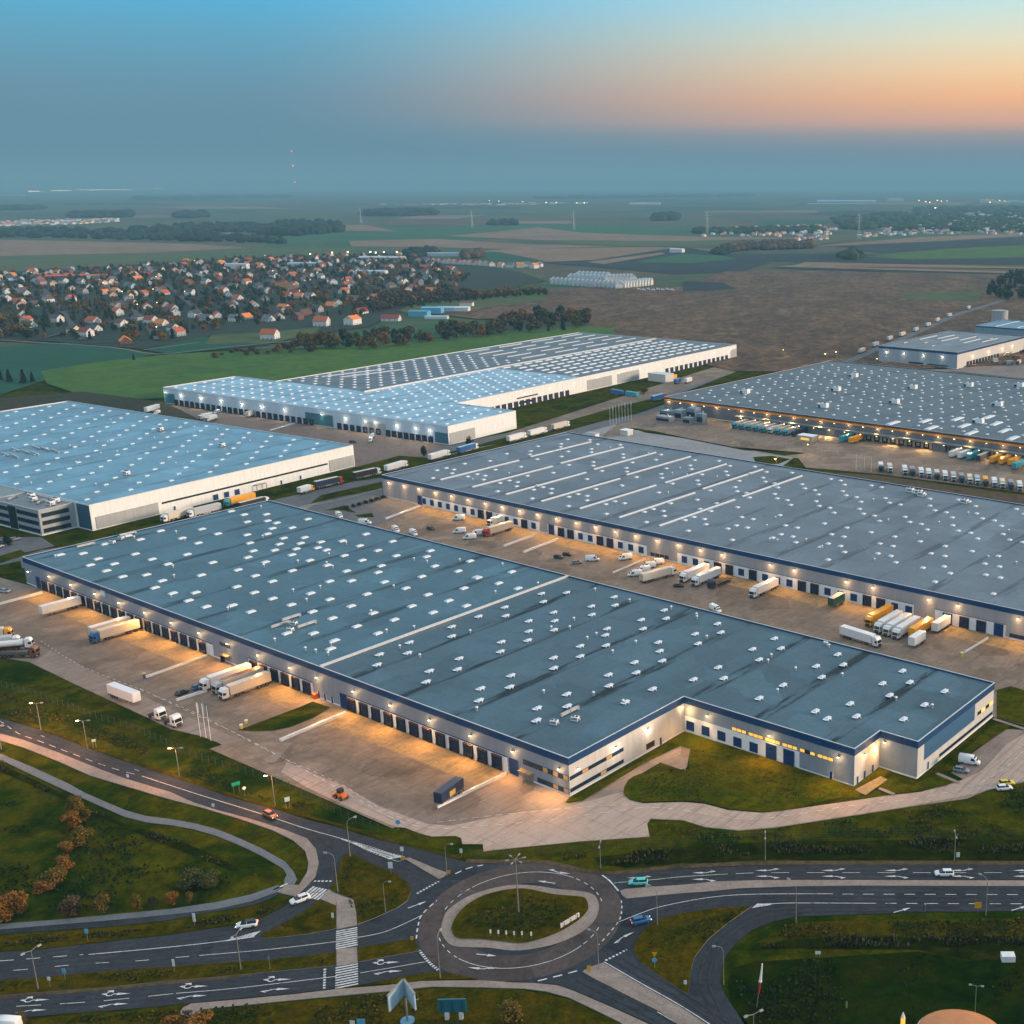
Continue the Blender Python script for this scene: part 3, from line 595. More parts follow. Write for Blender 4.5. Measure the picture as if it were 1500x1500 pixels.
for px in ([(-40, 1051), (60, 1083), (200, 1129), (300, 1161), (420, 1197), (500, 1221), (600, 1249), (670, 1266)], [(-40, 1058), (60, 1091), (200, 1138), (300, 1171), (420, 1212), (520, 1246), (600, 1279), (640, 1297)], [(-40, 1405), (60, 1398), (180, 1386), (300, 1371), (370, 1356), (430, 1332), (470, 1298), (484, 1268), (480, 1240), (450, 1218)], [(-40, 1420), (100, 1407), (250, 1394), (400, 1382), (500, 1370), (580, 1350)], [(-40, 1434), (100, 1420), (250, 1408), (400, 1397), (500, 1383), (600, 1365)], [(-40, 1470), (100, 1463), (250, 1450), (400, 1436), (500, 1423), (625, 1403)], [(-40, 1485), (100, 1478), (250, 1466), (400, 1452), (500, 1438), (635, 1416)], [(905, 1290), (1000, 1280), (1120, 1273), (1300, 1273), (1600, 1273)], [(915, 1298), (1000, 1291), (1120, 1284.5), (1300, 1284.5), (1600, 1284.5)], [(915, 1337), (1000, 1315), (1100, 1304.5), (1300, 1304), (1600, 1304.5)], [(920, 1355), (1000, 1330), (1110, 1317.5), (1300, 1317), (1600, 1318)], [(1600, 1330), (1300, 1331), (1170, 1333), (1100, 1345), (1055, 1378), (1035, 1418), (1035, 1450), (1060, 1500)], [(850, 1433), (920, 1468), (980, 1500), (1030, 1528)], [(905, 1405), (960, 1438), (1010, 1465), (1060, 1500)]): wheeltracks(px)
# yard lane dashes
CZ = .45
dline([(60, 940), (120, 977), (210, 1013), (300, 1052), (400, 1105), (500, 1150), (560, 1188), (625, 1212)], 1.6, 1.5, .16, 3, .3, 'yard_line')
dline([(205, 1010), (290, 1050), (345, 1075), (430, 1120), (520, 1170), (590, 1206), (650, 1215), (700, 1212), (800, 1203), (900, 1190), (960, 1184), (1033, 1194), (1083, 1201), (1133, 1199), (1250, 1181), (1333, 1172), (1420, 1154), (1470, 1128), (1500, 1100)], 2, 2.2, .2, 3, .3, 'yard_line')
dline([(640, 1206), (760, 1192), (880, 1182), (935, 1180)], 1.6, 1.2, .16, 3, .3, 'yard_line')
# ------------------------------------------------------------------ halls
LIGHTS = {}
def lamp_data(kind, energy, color, radius=.25, spot=True):
    if kind not in LIGHTS:
        l = bpy.data.lights.new(kind, 'SPOT' if spot else 'POINT'); l.energy = energy; l.color = color; l.shadow_soft_size = radius; LIGHTS[kind] = l
        if spot: l.spot_size = R(158); l.spot_blend = .9
    return LIGHTS[kind]
WARM = (1, .56, .2)
GLOW = {'warm': lamp_data('wall_wash', 260, (1, .60, .26), .12, False), 'white': lamp_data('wall_wash_white', 260, (1, .84, .62), .12, False)}
def proto_lamp(lens):
    b = MB(); b.box(-.28, .28, -.45, .05, .0, .22, steel); b.box(-.2, .2, -.5, -.1, -.1, .0, lens); b.box(-.06, .06, -.2, .05, -.25, .0, steel)
    return b.mesh('wall_lamp')
LAMP_ME = {'warm': proto_lamp(lamp_on), 'white': proto_lamp(lamp_white)}
def shelter_mesh(w=3.5, h=3.9, d=.55, z0=.15, header=True):
    b = MB(); c = .55
    b.box(-w/2, -w/2+c, -d, 0, z0, h, shelter_m); b.box(w/2-c, w/2, -d, 0, z0, h, shelter_m); b.box(-w/2+c, w/2-c, -d, 0, h-.8, h, shelter_m)
    if header: b.box(-w/2-.05, w/2+.05, -d-.06, .0, h, h+.22, rust_m)
    b.box(-w/2+.1, -w/2+.5, -d-.2, -d, .5, 1.2, dark); b.box(w/2-.5, w/2-.1, -d-.2, -d, .5, 1.2, dark)
    b.box(-w/2+c, w/2-c, -d+.05, 0, z0, 1.05, dark)
    return b.mesh('dock_shelter')
SHEL = shelter_mesh()
def door_mesh(w, h, z0, m, panels=5, win=True):
    b = MB(); n = panels
    for i in range(n): b.box(-w/2, w/2, -.07, .0, z0+(h-z0)*i/n+.015, z0+(h-z0)*(i+1)/n-.015, m)
    b.box(-w/2, w/2, -.04, 0, z0, h, dark)
    for s in (-1, 1): b.box(s*w/2-.06, s*w/2+.06, -.12, 0, z0, h+.06, white_p if not win else steel)
    if win: b.box(-.5, .5, -.09, -.05, z0+(h-z0)*.62, z0+(h-z0)*.74, win_dark)
    return b.mesh('roller_door')
DOOR_IN = door_mesh(2.4, 3.1, 1.05, navy_door); DOOR_B = door_mesh(3.0, 3.7, .9, navy_door, 5, False); DOOR_BIG = door_mesh(3.5, 4.6, .05, navy_door, 6); DOOR_MAN = door_mesh(1.1, 2.2, .1, navy_door, 1, False)
def bev_skylight(w, l, h=.45, dm=None):
    b = MB(); skyl_m = dm or globals()['skyl_m']; b.box(-w/2-.12, w/2+.12, -l/2-.12, l/2+.12, 0, h*.55, white_panel)
    b.loft([[(-w/2, -l/2, h*.55), (w/2, -l/2, h*.55), (w/2, l/2, h*.55), (-w/2, l/2, h*.55)], [(-w*.34, -l*.4, h), (w*.34, -l*.4, h), (w*.34, l*.4, h), (-w*.34, l*.4, h)]], skyl_m)
    return b.mesh('skylight')
SKY_A = bev_skylight(1.5, 2.7, .6)
SKY_S = bev_skylight(1.9, 2.2, .6)
SKY_L = bev_skylight(2.0, 8.5, .7)
SKY_C = bev_skylight(1.2, 2.0, .6, flat('tinted_dome', (.36, .50, .58), .3))
def hatch_mesh():
    b = MB(); b.box(-1.05, 1.05, -1.05, 1.05, 0, .5, white_panel)
    b.loft([[(-.95, -.95, .5), (.95, -.95, .5), (.95, .95, .5), (-.95, .95, .5)], [(-.55, -.55, .85), (.55, -.55, .85), (.55, .55, .85), (-.55, .55, .85)]], skyl_m)
    for sgn in (-1, 1):                                    # opened smoke flaps
        b.loft([[(sgn*1.05, -.9, .5), (sgn*1.05, .9, .5), (sgn*1.12, .9, .45), (sgn*1.12, -.9, .45)], [(sgn*1.9, -.75, .62), (sgn*1.9, .75, .62), (sgn*1.94, .75, .55), (sgn*1.94, -.75, .55)]], white_panel)
    b.box(-.18, .18, -1.9, -1.05, .1, .55, vent_m)
    return b.mesh('smoke_hatch')
HATCH = hatch_mesh()
def vent_mesh():
    b = MB(); b.cyl((0, 0, 0), .28, 1.1, vent_m, 8); b.cyl((0, 0, 1.1), .48, .3, white_panel, 8, r1=.2); return b.mesh('roof_vent')
VENT = vent_mesh()
def hvac_mesh():
    b = MB(); b.box(-1.6, 1.6, -1.1, 1.1, .35, 2.1, white_panel); b.box(-1.7, 1.7, -1.2, -1.0, 0, .35, steel); b.box(-1.7, 1.7, 1.0, 1.2, 0, .35, steel)
    for x in (-.8, .8): b.cyl((x, 0, 2.1), .55, .25, dark, 10)
    b.box(1.6, 2.3, -.5, .5, .6, 1.4, vent_m); b.box(-1.3, 1.3, -1.13, -1.1, .8, 1.7, steel); return b.mesh('air_handler')
HVAC = hvac_mesh()
def duct_mesh(l=7):
    b = MB(); b.box(-.35, .35, -l/2, l/2, .4, 1.1, vent_m)
    for y in (-l/2+.3, 0, l/2-.3): b.box(-.4, .4, y-.08, y+.08, 0, 1.16, steel)
    b.box(-.35, .35, l/2-.7, l/2, 0, .4, vent_m); return b.mesh('roof_duct')
DUCT = duct_mesh()
def strip_light(l):
    strip_m = flat('strip_dome', (.58, .61, .64), .35); b = MB(); b.box(-.6, .6, 0, l, 0, .35, clad_silver if 'clad_silver' in globals() else vent_m)
    b.loft([[(-.55, .1, .35), (.55, .1, .35), (.55, l-.1, .35), (-.55, l-.1, .35)], [(-.12, .2, .75), (.12, .2, .75), (.12, l-.2, .75), (-.12, l-.2, .75)]], strip_m)
    for k in range(int(l/2.2)): b.box(-.57, .57, .8+k*2.2, .86+k*2.2, .3, .62, white_panel)
    return b.mesh('strip_skylight')

class Hall:
    """a flat-roofed hall in its own frame; local x runs along the street front, y into the block"""
    def __init__(s, name, label, s0, t0, dr=0, cat='warehouse', group=None):
        p = S(s0, t0); s.rz = RZ+dr
        s.root = thing(name, label, cat, (p.x, p.y, 0), s.rz, group); s.M = Matrix.Translation((p.x, p.y, 0)) @ Matrix.Rotation(s.rz, 4, 'Z')
    def shell(s, poly, h, wall, roof, fascia=None, fz=None, plinth=True, cap=light_cap, fdeep=.12, holes=()):
        n = len(poly); b = MB(); z1 = fz if fascia else h+.45
        vs = [(p[0], p[1], 0) for p in poly]+[(p[0], p[1], z1) for p in poly]
        b.add(vs, [(i, (i+1) % n, (i+1) % n+n, i+n) for i in range(n)], wall); s.wall = b.build('wall', s.root)
        if plinth:
            b = MB(); s.band(b, poly, 0, .45, .05, white_panel); b.build('plinth', s.root)
        if fascia:
            b = MB(); s.band(b, poly, fz, h+.45, fdeep, fascia, both=True); b.build('parapet', s.root)
        b = MB(); s.band(b, poly, h+.45, h+.55, fdeep+.05, cap, both=True, wide=.32); b.build('parapet_cap', s.root)
        b = MB(); b.add([(p[0], p[1], h) for p in poly], [tuple(range(n))], roof); s.roof = b.build('roof', s.root)
        s.h = h
    def band(s, b, poly, z0, z1, out, m, both=False, wide=None):
        n = len(poly)
        def off(d):
            q = []
            for i in range(n):
                p0, p1, p2 = Vector(poly[i-1]+(0,)), Vector(poly[i]+(0,)), Vector(poly[(i+1) % n]+(0,))
                a = (p1-p0).normalized(); c = (p2-p1).normalized(); n1 = Vector((a.y, -a.x, 0)); n2 = Vector((c.y, -c.x, 0))
                v = n1+n2; v = v/max(v.length_squared/2, .2); q.append(p1+v*d)
            return q
        o = off(out); i_ = off(out-(wide or .3)) if both else off(-.02)
        vs = [(p.x, p.y, z0) for p in o]+[(p.x, p.y, z1) for p in o]+[(p.x, p.y, z1) for p in i_]+[(p.x, p.y, z0) for p in i_]
        fs = []
        for i in range(n):
            j = (i+1) % n; fs += [(i, j, n+j, n+i), (n+i, n+j, 2*n+j, 2*n+i), (2*n+i, 2*n+j, 3*n+j, 3*n+i), (3*n+i, 3*n+j, j, i)]
        b.add(vs, fs, m)
    def side(s, a, b):
        """frame of a wall: origin a, direction to b; returns (origin, angle)"""
        return Vector((a[0], a[1], 0)), math.atan2(b[1]-a[1], b[0]-a[0])
    def on(s, w, d, z=0, out=0):
        o, an = w; return Vector((o.x+math.cos(an)*d+math.sin(an)*out, o.y+math.sin(an)*d-math.cos(an)*out, z))
    def panel(s, name, w, d0, d1, z0, z1, m, out=.06, parent=None, label=None):
        b = MB(); b.box(0, d1-d0, -out, .03, z0, z1, m); o = b.build(name, s.root, s.on(w, d0), w[1])
        if label: o['label'] = label
        return o
    def put(s, name, me, w, d, z=0, out=0, parent=None):
        return obj(name, me, parent or s.root, s.on(w, d, z, out) if parent is None else (0, 0, 0), w[1] if parent is None else 0)
    def dock(s, w, d, z=0, door=None):
        o = s.put('dock_shelter', SHEL, w, d, z, .06); obj('roller_door', DOOR_IN, o, (0, -.06, 0)); return o
    def lamp(s, w, d, z, kind='warm', light=None, out=.12, lz=-.35, lo=.95, glow=True):
        o = s.put('wall_lamp', LAMP_ME[kind], w, d, z, out)
        if light: obj('lamp_light', light, o, (0, -lo, lz)).rotation_euler = (R(-50), 0, 0); obj('lamp_glow', GLOW[kind], o, (0, -1.35, -.7)) if glow else None
    def windows(s, w, d0, d1, z0, z1, n, m=win_dark, frame=navy, lit=(), name='window'):
        b = MB(); b.box(0, d1-d0, -.08, .02, z0, z1, frame); band = b.build('window_band', s.root, s.on(w, d0), w[1]); L = (d1-d0)/n
        for i in range(n):
            b = MB(); b.box(i*L+.1, (i+1)*L-.1, -.11, -.08, z0+.12, z1-.12, (lit_window if frame is not navy else dim_window) if i in lit else m); b.build(name, band)
    def roofset(s, name, me, pts, rz=0, z=None, most=100, sc=1):
        z = s.h if z is None else z
        c0 = W(750, 1500)
        P = sorted(pts, key=lambda p: ((s.M @ Vector((p[0], p[1], 0)))-c0).length)
        for p in P[:most]: obj(name, me, s.root, (p[0], p[1], z), rz).scale = (sc,)*3
        if len(P) > most:
            b = MB()
            vs = [v.co for v in me.vertices]; fs = [list(f.vertices) for f in me.polygons]; mi = [f.material_index for f in me.polygons]
            q = Matrix.Rotation(rz, 4, 'Z')
            for m in me.materials: b.mi(m)
            for p in P[most:]:
                o = len(b.v); b.v += [q @ (v*sc)+Vector((p[0], p[1], z)) for v in vs]; b.f += [[i+o for i in f] for f in fs]; b.fm += mi
            tag(b.build('distant_'+name, s.root), kind='stuff')

clad_grey = clad_mat('grey_cladding', (.25, .29, .34)); clad_grey2 = clad_mat('warm_grey_cladding', (.35, .34, .345)); clad_white = clad_mat('white_cladding', (.80, .80, .78)); clad_blue = clad_mat('pale_blue_cladding', (.46, .58, .68)); clad_silver = clad_mat('silver_cladding', (.36, .37, .37)); clad_cream = clad_mat('light_cladding', (.60, .57, .53))
# ---- front hall
rA = roof_mat('teal_roof', (.076, .155, .195), .8); rA2 = roof_mat('slate_roof', (.074, .13, .162), 1.0, off=9)
LA = lamp_data('dock_light', 8200, (1, .47, .12))
LB = lamp_data('facade_light', 2000, (1, .56, .22))
A = Hall('front_warehouse', 'grey warehouse with navy parapet and teal-slate roof right behind the roundabout', 0, 0)
pA = [(-292, 0), (0, 0), (0, 46), (56.2, 46), (56.2, 59), (67.5, 59), (67.5, 105.3), (-292, 105.3)]
A.shell(pA, 10.3, clad_grey, rA, navy, 8.75)
b = MB(); b.add([(-102.6, .35, 10.335), (-.35, .35, 10.335), (-.35, 46.35, 10.335), (55.8, 46.35, 10.335), (55.8, 59.35, 10.335), (67.1, 59.35, 10.335), (67.1, 104.9, 10.335), (-102.6, 104.9, 10.335)], [tuple(range(8))], rA2); b.build('roof', A.root)
b = MB(); b.box(-103.3, -102.6, .2, 105.1, 10.3, 11.0, light_cap); b.build('fire_wall', A.root)
wf = A.side((-292, 0), (0, 0)); we = A.side((0, 0), (0, 46)); wn = A.side((0, 46), (56.2, 46)); wn2 = A.side((56.2, 46), (56.2, 59)); wn3 = A.side((56.2, 59), (67.5, 59)); wr = A.side((67.5, 59), (67.5, 105.3))
X = lambda s_: s_+292
for d0, d1 in ((-279, -161.5), (-141.2, -107.5), (-94.3, -22.6)): A.panel('dock_panel', wf, X(d0), X(d1), .0, 4.35, white_panel)
for d0, d1 in ((-279, -161.5), (-141.2, -107.5), (-94.3, -22.6)): A.panel('dock_lintel', wf, X(d0), X(d1), 4.35, 4.6, navy, .12)
dA = [-276.2+5.72*i for i in range(20)]+[-138.2+5.6*i for i in range(6)]+[-88.3+5.63*i for i in range(12)]
for d in dA: A.dock(wf, X(d))
A.put('garage_door', DOOR_BIG, wf, X(-281.8), 0, .02); A.put('garage_door', DOOR_BIG, wf, X(-92.6)+.4, 0, .08); A.put('garage_door', DOOR_BIG, wf, X(-20.2), 0, .02)
for d in (-104.5, -101.5, -98): A.put('door', DOOR_MAN, wf, X(d), 0, .02)
A.panel('wall_sign', wf, X(-232.5), X(-229.5), 7.0, 9.2, flat('pale_sign', (.35, .55, .65), .5), .25)
for s_ in [-271.4, -254.6, -237, -219.9, -202.7, -185.6, -168.6, -152, -135, -118, -104.5, -86.8, -70, -53, -36.3, -20, -3.2]: A.lamp(wf, X(s_), 6.95, 'warm', LA)
A.lamp(wf, X(-288.5), 5.6, 'white', None)
A.windows(wf, X(-16.6), X(-.2), 4.2, 5.7, 9, frame=navy, lit=(4, 6, 8)); A.windows(wf, X(-11.5), X(-.2), .6, 2.0, 6, lit=(3, 5))
b = MB(); b.box(0, 4.6, -1.5, .05, 2.6, 2.85, flat('ochre_canopy', (.5, .3, .12), .6)); b.box(.2, 4.4, -.1, .02, .1, 2.6, steel); b.build('entrance_canopy', A.root, A.on(wf, X(-17.4)), 0)
A.windows(wf, X(-157), X(-151), 5.2, 6.4, 3, frame=navy); b = MB(); b.box(0, 4, -1.3, .05, 2.4, 2.7, flat('ochre_canopy', (.5, .3, .12), .6)); b.box(0, .3, -1.3, 0, 0, 2.4, dark); b.build('entrance_canopy', A.root, A.on(wf, X(-155.5)), 0)
b = MB(); b.bev(0, 1.6, -1.5, -.1, 0, 1.7, flat('orange_bin', (.75, .16, .03), .5)); b.build('waste_cabinet', A.root, A.on(wf, X(-106.3)), 0)
A.panel('white_cladding_band', we, .0, 30, .4, 8.7, clad_cream, .03); A.panel('white_cladding_band', we, 30, 46, .4, 8.7, clad_cream, .025)
A.windows(we, .15, 20.4, 4.4, 5.5, 9, lit=(2, 6)); A.windows(we, .15, 20.3, 1.0, 2.1, 9, lit=(5,))
for d, z in ((3, 6.7), (17.5, 6.8), (30.5, 6.9)): A.lamp(we, d, z, 'white', LB if d > 10 else None)
A.panel('loading_hatch', we, 29.5, 33, .9, 2.6, dark, .05); A.put('door', DOOR_MAN, we, 35.5, 0, .03)
A.lamp(we, 44.6, 8.2, 'warm', LB, lz=-.6)
A.panel('dock_panel', wn, .2, 39.3, .4, 5.0, white_panel)
for d in (2.3, 7.8, 13.4, 18.9, 24.4): A.put('roller_door', DOOR_B, wn, d, -.3 if d > 15 else 0, .07)
for d in (30.2, 36): A.put('garage_door', DOOR_BIG, wn, d, 0, .07)
A.put('door', DOOR_MAN, wn, 49.3, 0, .03)
for k, d in enumerate([17+5.6*i for i in range(6)]): A.windows(wn, d, d+4.9, 5.15, 6.25, 3, frame=dark, lit=(0, 1, 2) if k != 4 else (0, 2))
for d in (8.6, 29.8, 51.6): A.lamp(wn, d, 7.2, 'warm', LA)
A.panel('white_cladding_band', wn2, 0.05, 12.9, .4, 8.7, clad_cream, .03)
for d in (1.6, 5.2, 9.4): A.put('door', DOOR_MAN, wn2, d, 0, .05)
A.lamp(wn2, 5, 7.2, 'warm', LB); A.lamp(wn3, 1.6, 7.9, 'warm', lamp_data('porch_light', 4200, (1, .52, .16)), lz=-.8)
A.panel('white_cladding_band', wr, .05, 46.2, .4, 8.7, clad_cream, .03)
A.panel('blue_wall_panel', wr, 3.6, 33.8, 3.9, 8.75, blue_panel, .08)
A.windows(wr, 12.5, 46, 1.0, 2.0, 16); A.windows(wr, 35.5, 46, 4.3, 5.6, 4, frame=clad_cream, lit=(1, 3)); A.put('door', DOOR_MAN, wr, 6, .2, .03)
A.roofset('skylight', SKY_A, [(-284, 10.3), (-278.5, 16.2), (-266.6, 16.1), (-261, 10.4), (-249, 10.4), (-255, 16.4), (-237, 10.3), (-284.3, 27.7), (-290 + 1.5, 39.1), (-279, 39.2), (-261, 27.6), (-249, 27.8), (-232, 16.5), (-220.5, 16.2), (-215, 10.5), (-284.5, 50.6), (-289.5, 85.3), (-279.5, 85.3), (-272, 91.2), (-267.7, 79.4), (-262, 85.3), (-255.9, 85.7), (-249.8, 79.7), (-243.9, 85.1), (-250.3, 97), (-249.7, 68.1), (-244, 73.7), (-233, 73.9), (-226.9, 68), (-221, 62), (-226.8, 79.4), (-221, 73.6), (-215.6, 68), (-210, 62.3), (-215.8, 79.4), (-209.9, 73.8), (-204.4, 73.9), (-210, 85.3), (-198.6, 85.2), (-192.4, 73.5), (-187.3, 85.3), (-210.4, 97), (-192.9, 96.7), (-181.6, 73.7), (-169.9, 73.6), (-164.3, 67.8), (-175.7, 85), (-175.2, 62), (-187.2, 62.2), (-198, 62), (-192.2, 50.6), (-210, 50.9), (-198, 39.1), (-209.7, 39.4), (-227, 56.6), (-221, 50.5), (-238, 62), (-164, 56), (-153, 62), (-147, 50), (-141, 62), (-129, 62), (-141, 39), (-129, 39), (-124, 51), (-118, 39), (-123, 28), (-112, 28), (-113, 51), (-109, 62), (-118, 62), (-124, 74), (-129, 85), (-118, 85), (-147, 74), (-170, 97), (-165, 91), (-153, 85), (-141, 86), (-147, 97), (-130, 85), (-124, 97), (-108, 85), (-215, 28), (-187, 39), (-192, 28), (-181, 28), (-164, 39), (-170, 28), (-159, 28), (-153, 39), (-170, 51), (-175, 16), (-164, 16), (-147, 28), (-136, 28), (-136, 11), (-129, 16), (-118, 16), (-113, 11), (-181, 10), (-192, 10), (-204, 11), (-198, 16), (-238, 28), (-244, 39), (-255, 50), (-261, 62), (-267, 50), (-273, 62), (-226, 39)])
A.roofset('smoke_hatch', HATCH, [(-96.8, 85.6), (-90.1, 79.9), (-90.3, 91.5), (-96.8, 68.3), (-90.3, 62.7), (-97.2, 57), (-79.5, 74.3), (-73.4, 68.7), (-67.6, 62.6), (-80.3, 63.6), (-73.4, 57), (-67.8, 51.2), (-97, 45.4), (-90.3, 39.7), (-97, 28.4), (-90.3, 22.4), (-96.4, 16.6), (-90.2, 11), (-73.3, 86.1), (-67.4, 80.1), (-73.4, 97.7), (-67.4, 91.6), (-73.6, 45.4), (-67.8, 39.7), (-73.8, 28.5), (-67.7, 22.6), (-73.5, 16.9), (-67.9, 11.1), (-50.8, 57.2), (-44.9, 51.1), (-50.7, 45.5), (-44.9, 39.8), (-54.3, 73.3), (-50.8, 68.7), (-44.6, 62.3), (-50.6, 85.9), (-44.7, 80), (-50.4, 97.5), (-44.7, 91.7), (-51.2, 28.5), (-45.3, 22.5), (-51.3, 16.9), (-45.4, 11.1), (-28.1, 45.4), (-22.6, 39.7), (-28.1, 57), (-22.5, 51.4), (-32.9, 73.7), (-27.8, 68.4), (-22.1, 62.8), (-28.3, 28.3), (-22.5, 22.6), (-28.3, 16.8), (-22.8, 11.2), (-11.1, 33.8), (-10.8, 45.1), (-27.7, 97.6), (-22, 92), (-4.8, 97.5), (1.6, 91.9), (-5.2, 86.2), (1.4, 80.5), (18.7, 97.8), (24.4, 91.9), (18.4, 86.2), (24.2, 80.2), (41.3, 97.9), (47.1, 91.8), (41.1, 86.4), (46.9, 80.4), (58.3, 91.9), (58, 80.4), (57.7, 68.9), (40.7, 69.1), (46.4, 63.1), (40.7, 57.3), (18.2, 68.9), (17.9, 57.5), (1.2, 63), (-5.1, 68.5), (-5.5, 57.2), (-22, 80.1), (-27.9, 86.1), (35.5, 59.4)], R(90), None, 110, .78)
random.seed(3)
A.roofset('roof_vent', VENT, [(random.uniform(-288, 62), random.uniform(60, 103)) for _ in range(34)]+[(random.uniform(-288, -5), random.uniform(4, 60)) for _ in range(30)])
A.roofset('air_handler', HVAC, [(-17.5, 12.6), (-14.5, 17.5), (-137, 13), (-141, 17), (-283, 30), (-286, 35)], R(20), None, 100, .62); A.roofset('roof_duct', DUCT, [(-19, 20), (-144, 14), (-147, 20), (-137, 19), (-288, 22), (-290.3, 40)])
# ---- second hall
rB = roof_mat('grey_roof', (.15, .185, .215), .55, off=4)
Bh = Hall('second_warehouse', 'longest grey warehouse with navy parapet in the second row, strip skylights on its left end', -290, 166)
pB = [(0, 0), (420, 0), (420, 130), (0, 130)]
Bh.shell(pB, 10.6, clad_grey2, rB, navy, 9.2)
wb = Bh.side((0, 0), (420, 0)); XB = lambda s_: s_+290
LBw = lamp_data('second_dock_light', 5200, (1, .5, .15))
for s_ in [-284.6, -273.2, -262, -250.2, -238.4, -226.9, -215.3, -204, -192.4, -181, -169.3, -157.4, -146, -134.6, -123.2, -111.7, -100.3, -88.7, -77.6, -54.3, -43.1, -19.9, -8.5, 14.4, 25.6, 48.4, 60]: Bh.lamp(wb, XB(s_), 8.0, 'warm', LBw)
for d0, d1 in ((-263.5, -180.5), (-175.5, -117.5), (-101, 8.5), (17, 44)): Bh.panel('dock_panel', wb, XB(d0), XB(d1), 0, 4.7, white_panel); Bh.panel('dock_lintel', wb, XB(d0), XB(d1), 4.7, 4.85, shelter_m, .1)
open_ = {-218.4, -212.9, -189.5, -166.9, -161.1, -143.7, -137.8, -79.6, -74.2, -62.8, -39.9, -34, -11.2, -5.4, 23, 29, 34.7}
for d in [-258.9+5.75*i for i in range(14)]+[-166.9+5.8*i for i in range(9)]+[-97.2+5.76*i for i in range(19)]+[22, 28.5, 35]:
    if min(abs(d-o_) for o_ in open_) < 1.2: Bh.dock(wb, XB(d), .2)
    else: Bh.put('roller_door', DOOR_B, wb, XB(d), 0, .07)
for d in (-262, -173, 41.5): Bh.put('garage_door', DOOR_BIG, wb, XB(d), 0, .08)
Bh.windows(wb, XB(-115.5), XB(-105.5), .6, 2.4, 4, frame=clad_grey2); Bh.windows(wb, XB(45.5), XB(62), .7, 2.1, 5)
for s_, t0, t1 in ((-258.5, 176, 228), (-234.5, 175, 228.5), (-211, 174.5, 228.5), (-188.4, 175, 228.5), (-165.3, 176, 228.5), (-141, 175, 228), (-118.3, 175, 228.5), (-260, 237.5, 284), (-236, 235.5, 284), (-212.5, 235.4, 284), (-191, 236, 287), (-165, 234.5, 284), (-142.6, 235.3, 285), (-118.8, 234.8, 285)):
    obj('strip_skylight', strip_light(t1-t0), Bh.root, (XB(s_), t0-166, Bh.h))
pts = []
for k in range(-12, 7):
    a = -98.5+23*k
    for dx, t in ((0, 219), (0, 207), (6, 207), (6, 195), (6, 189), (11.8, 219), (11.8, 195), (17.4, 189), (17.4, 177), (0, 242), (6, 236), (11.8, 248), (17.4, 242), (0, 265), (6, 259), (11.8, 271), (17.4, 265), (6, 282), (0, 288), (17.4, 288)):
        s_ = a+dx
        if -286 < s_ < 125 and random.random() < .85:
            if s_ < -105 and abs(((s_+118.5+11.5) % 23.3)-11.5) < 3: continue
            pts.append((XB(s_), t-166))
Bh.roofset('skylight', SKY_S, pts, 0, None, 100, .8)
Bh.roofset('roof_vent', VENT, [(random.uniform(5, 410), random.uniform(5, 125)) for _ in range(40)])
Bh.roofset('air_handler', HVAC, [(XB(-60), 122), (XB(-55), 121), (XB(-52), 118), (XB(-30), 118)])
# ---- blue-roofed hall on the left with its office block
rC = roof_mat('blue_roof', (.145, .30, .395), .5, .45, seam=True, off=3)
C = Hall('blue_roof_warehouse', 'white walled warehouse with bright blue roof at the left edge of the picture', -345.4, 51.4, R(4.7))
C.shell([(-272, 0), (0, 0), (0, 148), (-272, 148)], 11.6, clad_white, rC, None)
wc = C.side((0, 0), (0, 148)); wcf = C.side((-272, 0), (0, 0))
C.panel('grey_office_panel', wc, 2, 32, .5, 6.0, clad_silver, .25); C.windows(wc, 4, 30, 3.9, 4.7, 8, frame=clad_silver) ; C.windows(wc, 6, 31, 1.0, 2.0, 9, frame=dark)
C.panel('ribbon_window', wc, 34, 130, 4.6, 5.5, win_dark, .06); C.panel('grey_office_panel', wc, 131, 147.5, .5, 6.6, clad_silver, .25); C.windows(wc, 139, 147, 4.6, 5.4, 4, frame=clad_silver); C.windows(wc, 133, 146, 1.2, 2.2, 6, frame=dark)
for d in (62, 68, 74): C.put('roller_door', DOOR_B, wc, d, -.6, .06)
for d in (40, 100, 112): C.put('door', DOOR_MAN, wc, d, 0, .06)
b = MB(); b.box(0, 6, -2, 0, 3, 3.3, steel); b.box(0, .3, -2, -1.7, 0, 3, steel); b.box(5.7, 6, -2, -1.7, 0, 3, steel); b.build('entrance_canopy', C.root, C.on(wc, 84), wc[1])
C.panel('blue_wall_panel', wcf, 262, 271.9, .5, 11.6, flat('dark_blue_cladding', (.03, .10, .16), .45), .05)
pts = [(x, y) for i in range(14) for j in range(14) for x, y in [(-264+i*19.4+(j % 2)*9.7, 6+j*10.4)] if x < -4]
C.roofset('skylight', SKY_C, pts)
C.roofset('roof_duct', duct_mesh(11), [(-150+i*9.5+j*3, 38+j*9) for i in range(3) for j in range(3)], R(80))
C.roofset('roof_vent', VENT, [(random.uniform(-268, -5), random.uniform(5, 140)) for _ in range(24)])
C.roofset('air_handler', HVAC, [(-60, 110), (-130, 120), (-42, 44)])
of = Hall('office_block', 'three storey grey office with ribbon windows beside the blue roofed warehouse', -355.8, 34.6, R(4.7), 'office')
of.shell([(-38, 0), (0, 0), (0, 17.5), (-38, 17.5)], 11.2, clad_silver, roof_mat('office_roof', (.2, .22, .235), .3), None)
w1 = of.side((-38, 0), (0, 0)); w2 = of.side((0, 0), (0, 17.5))
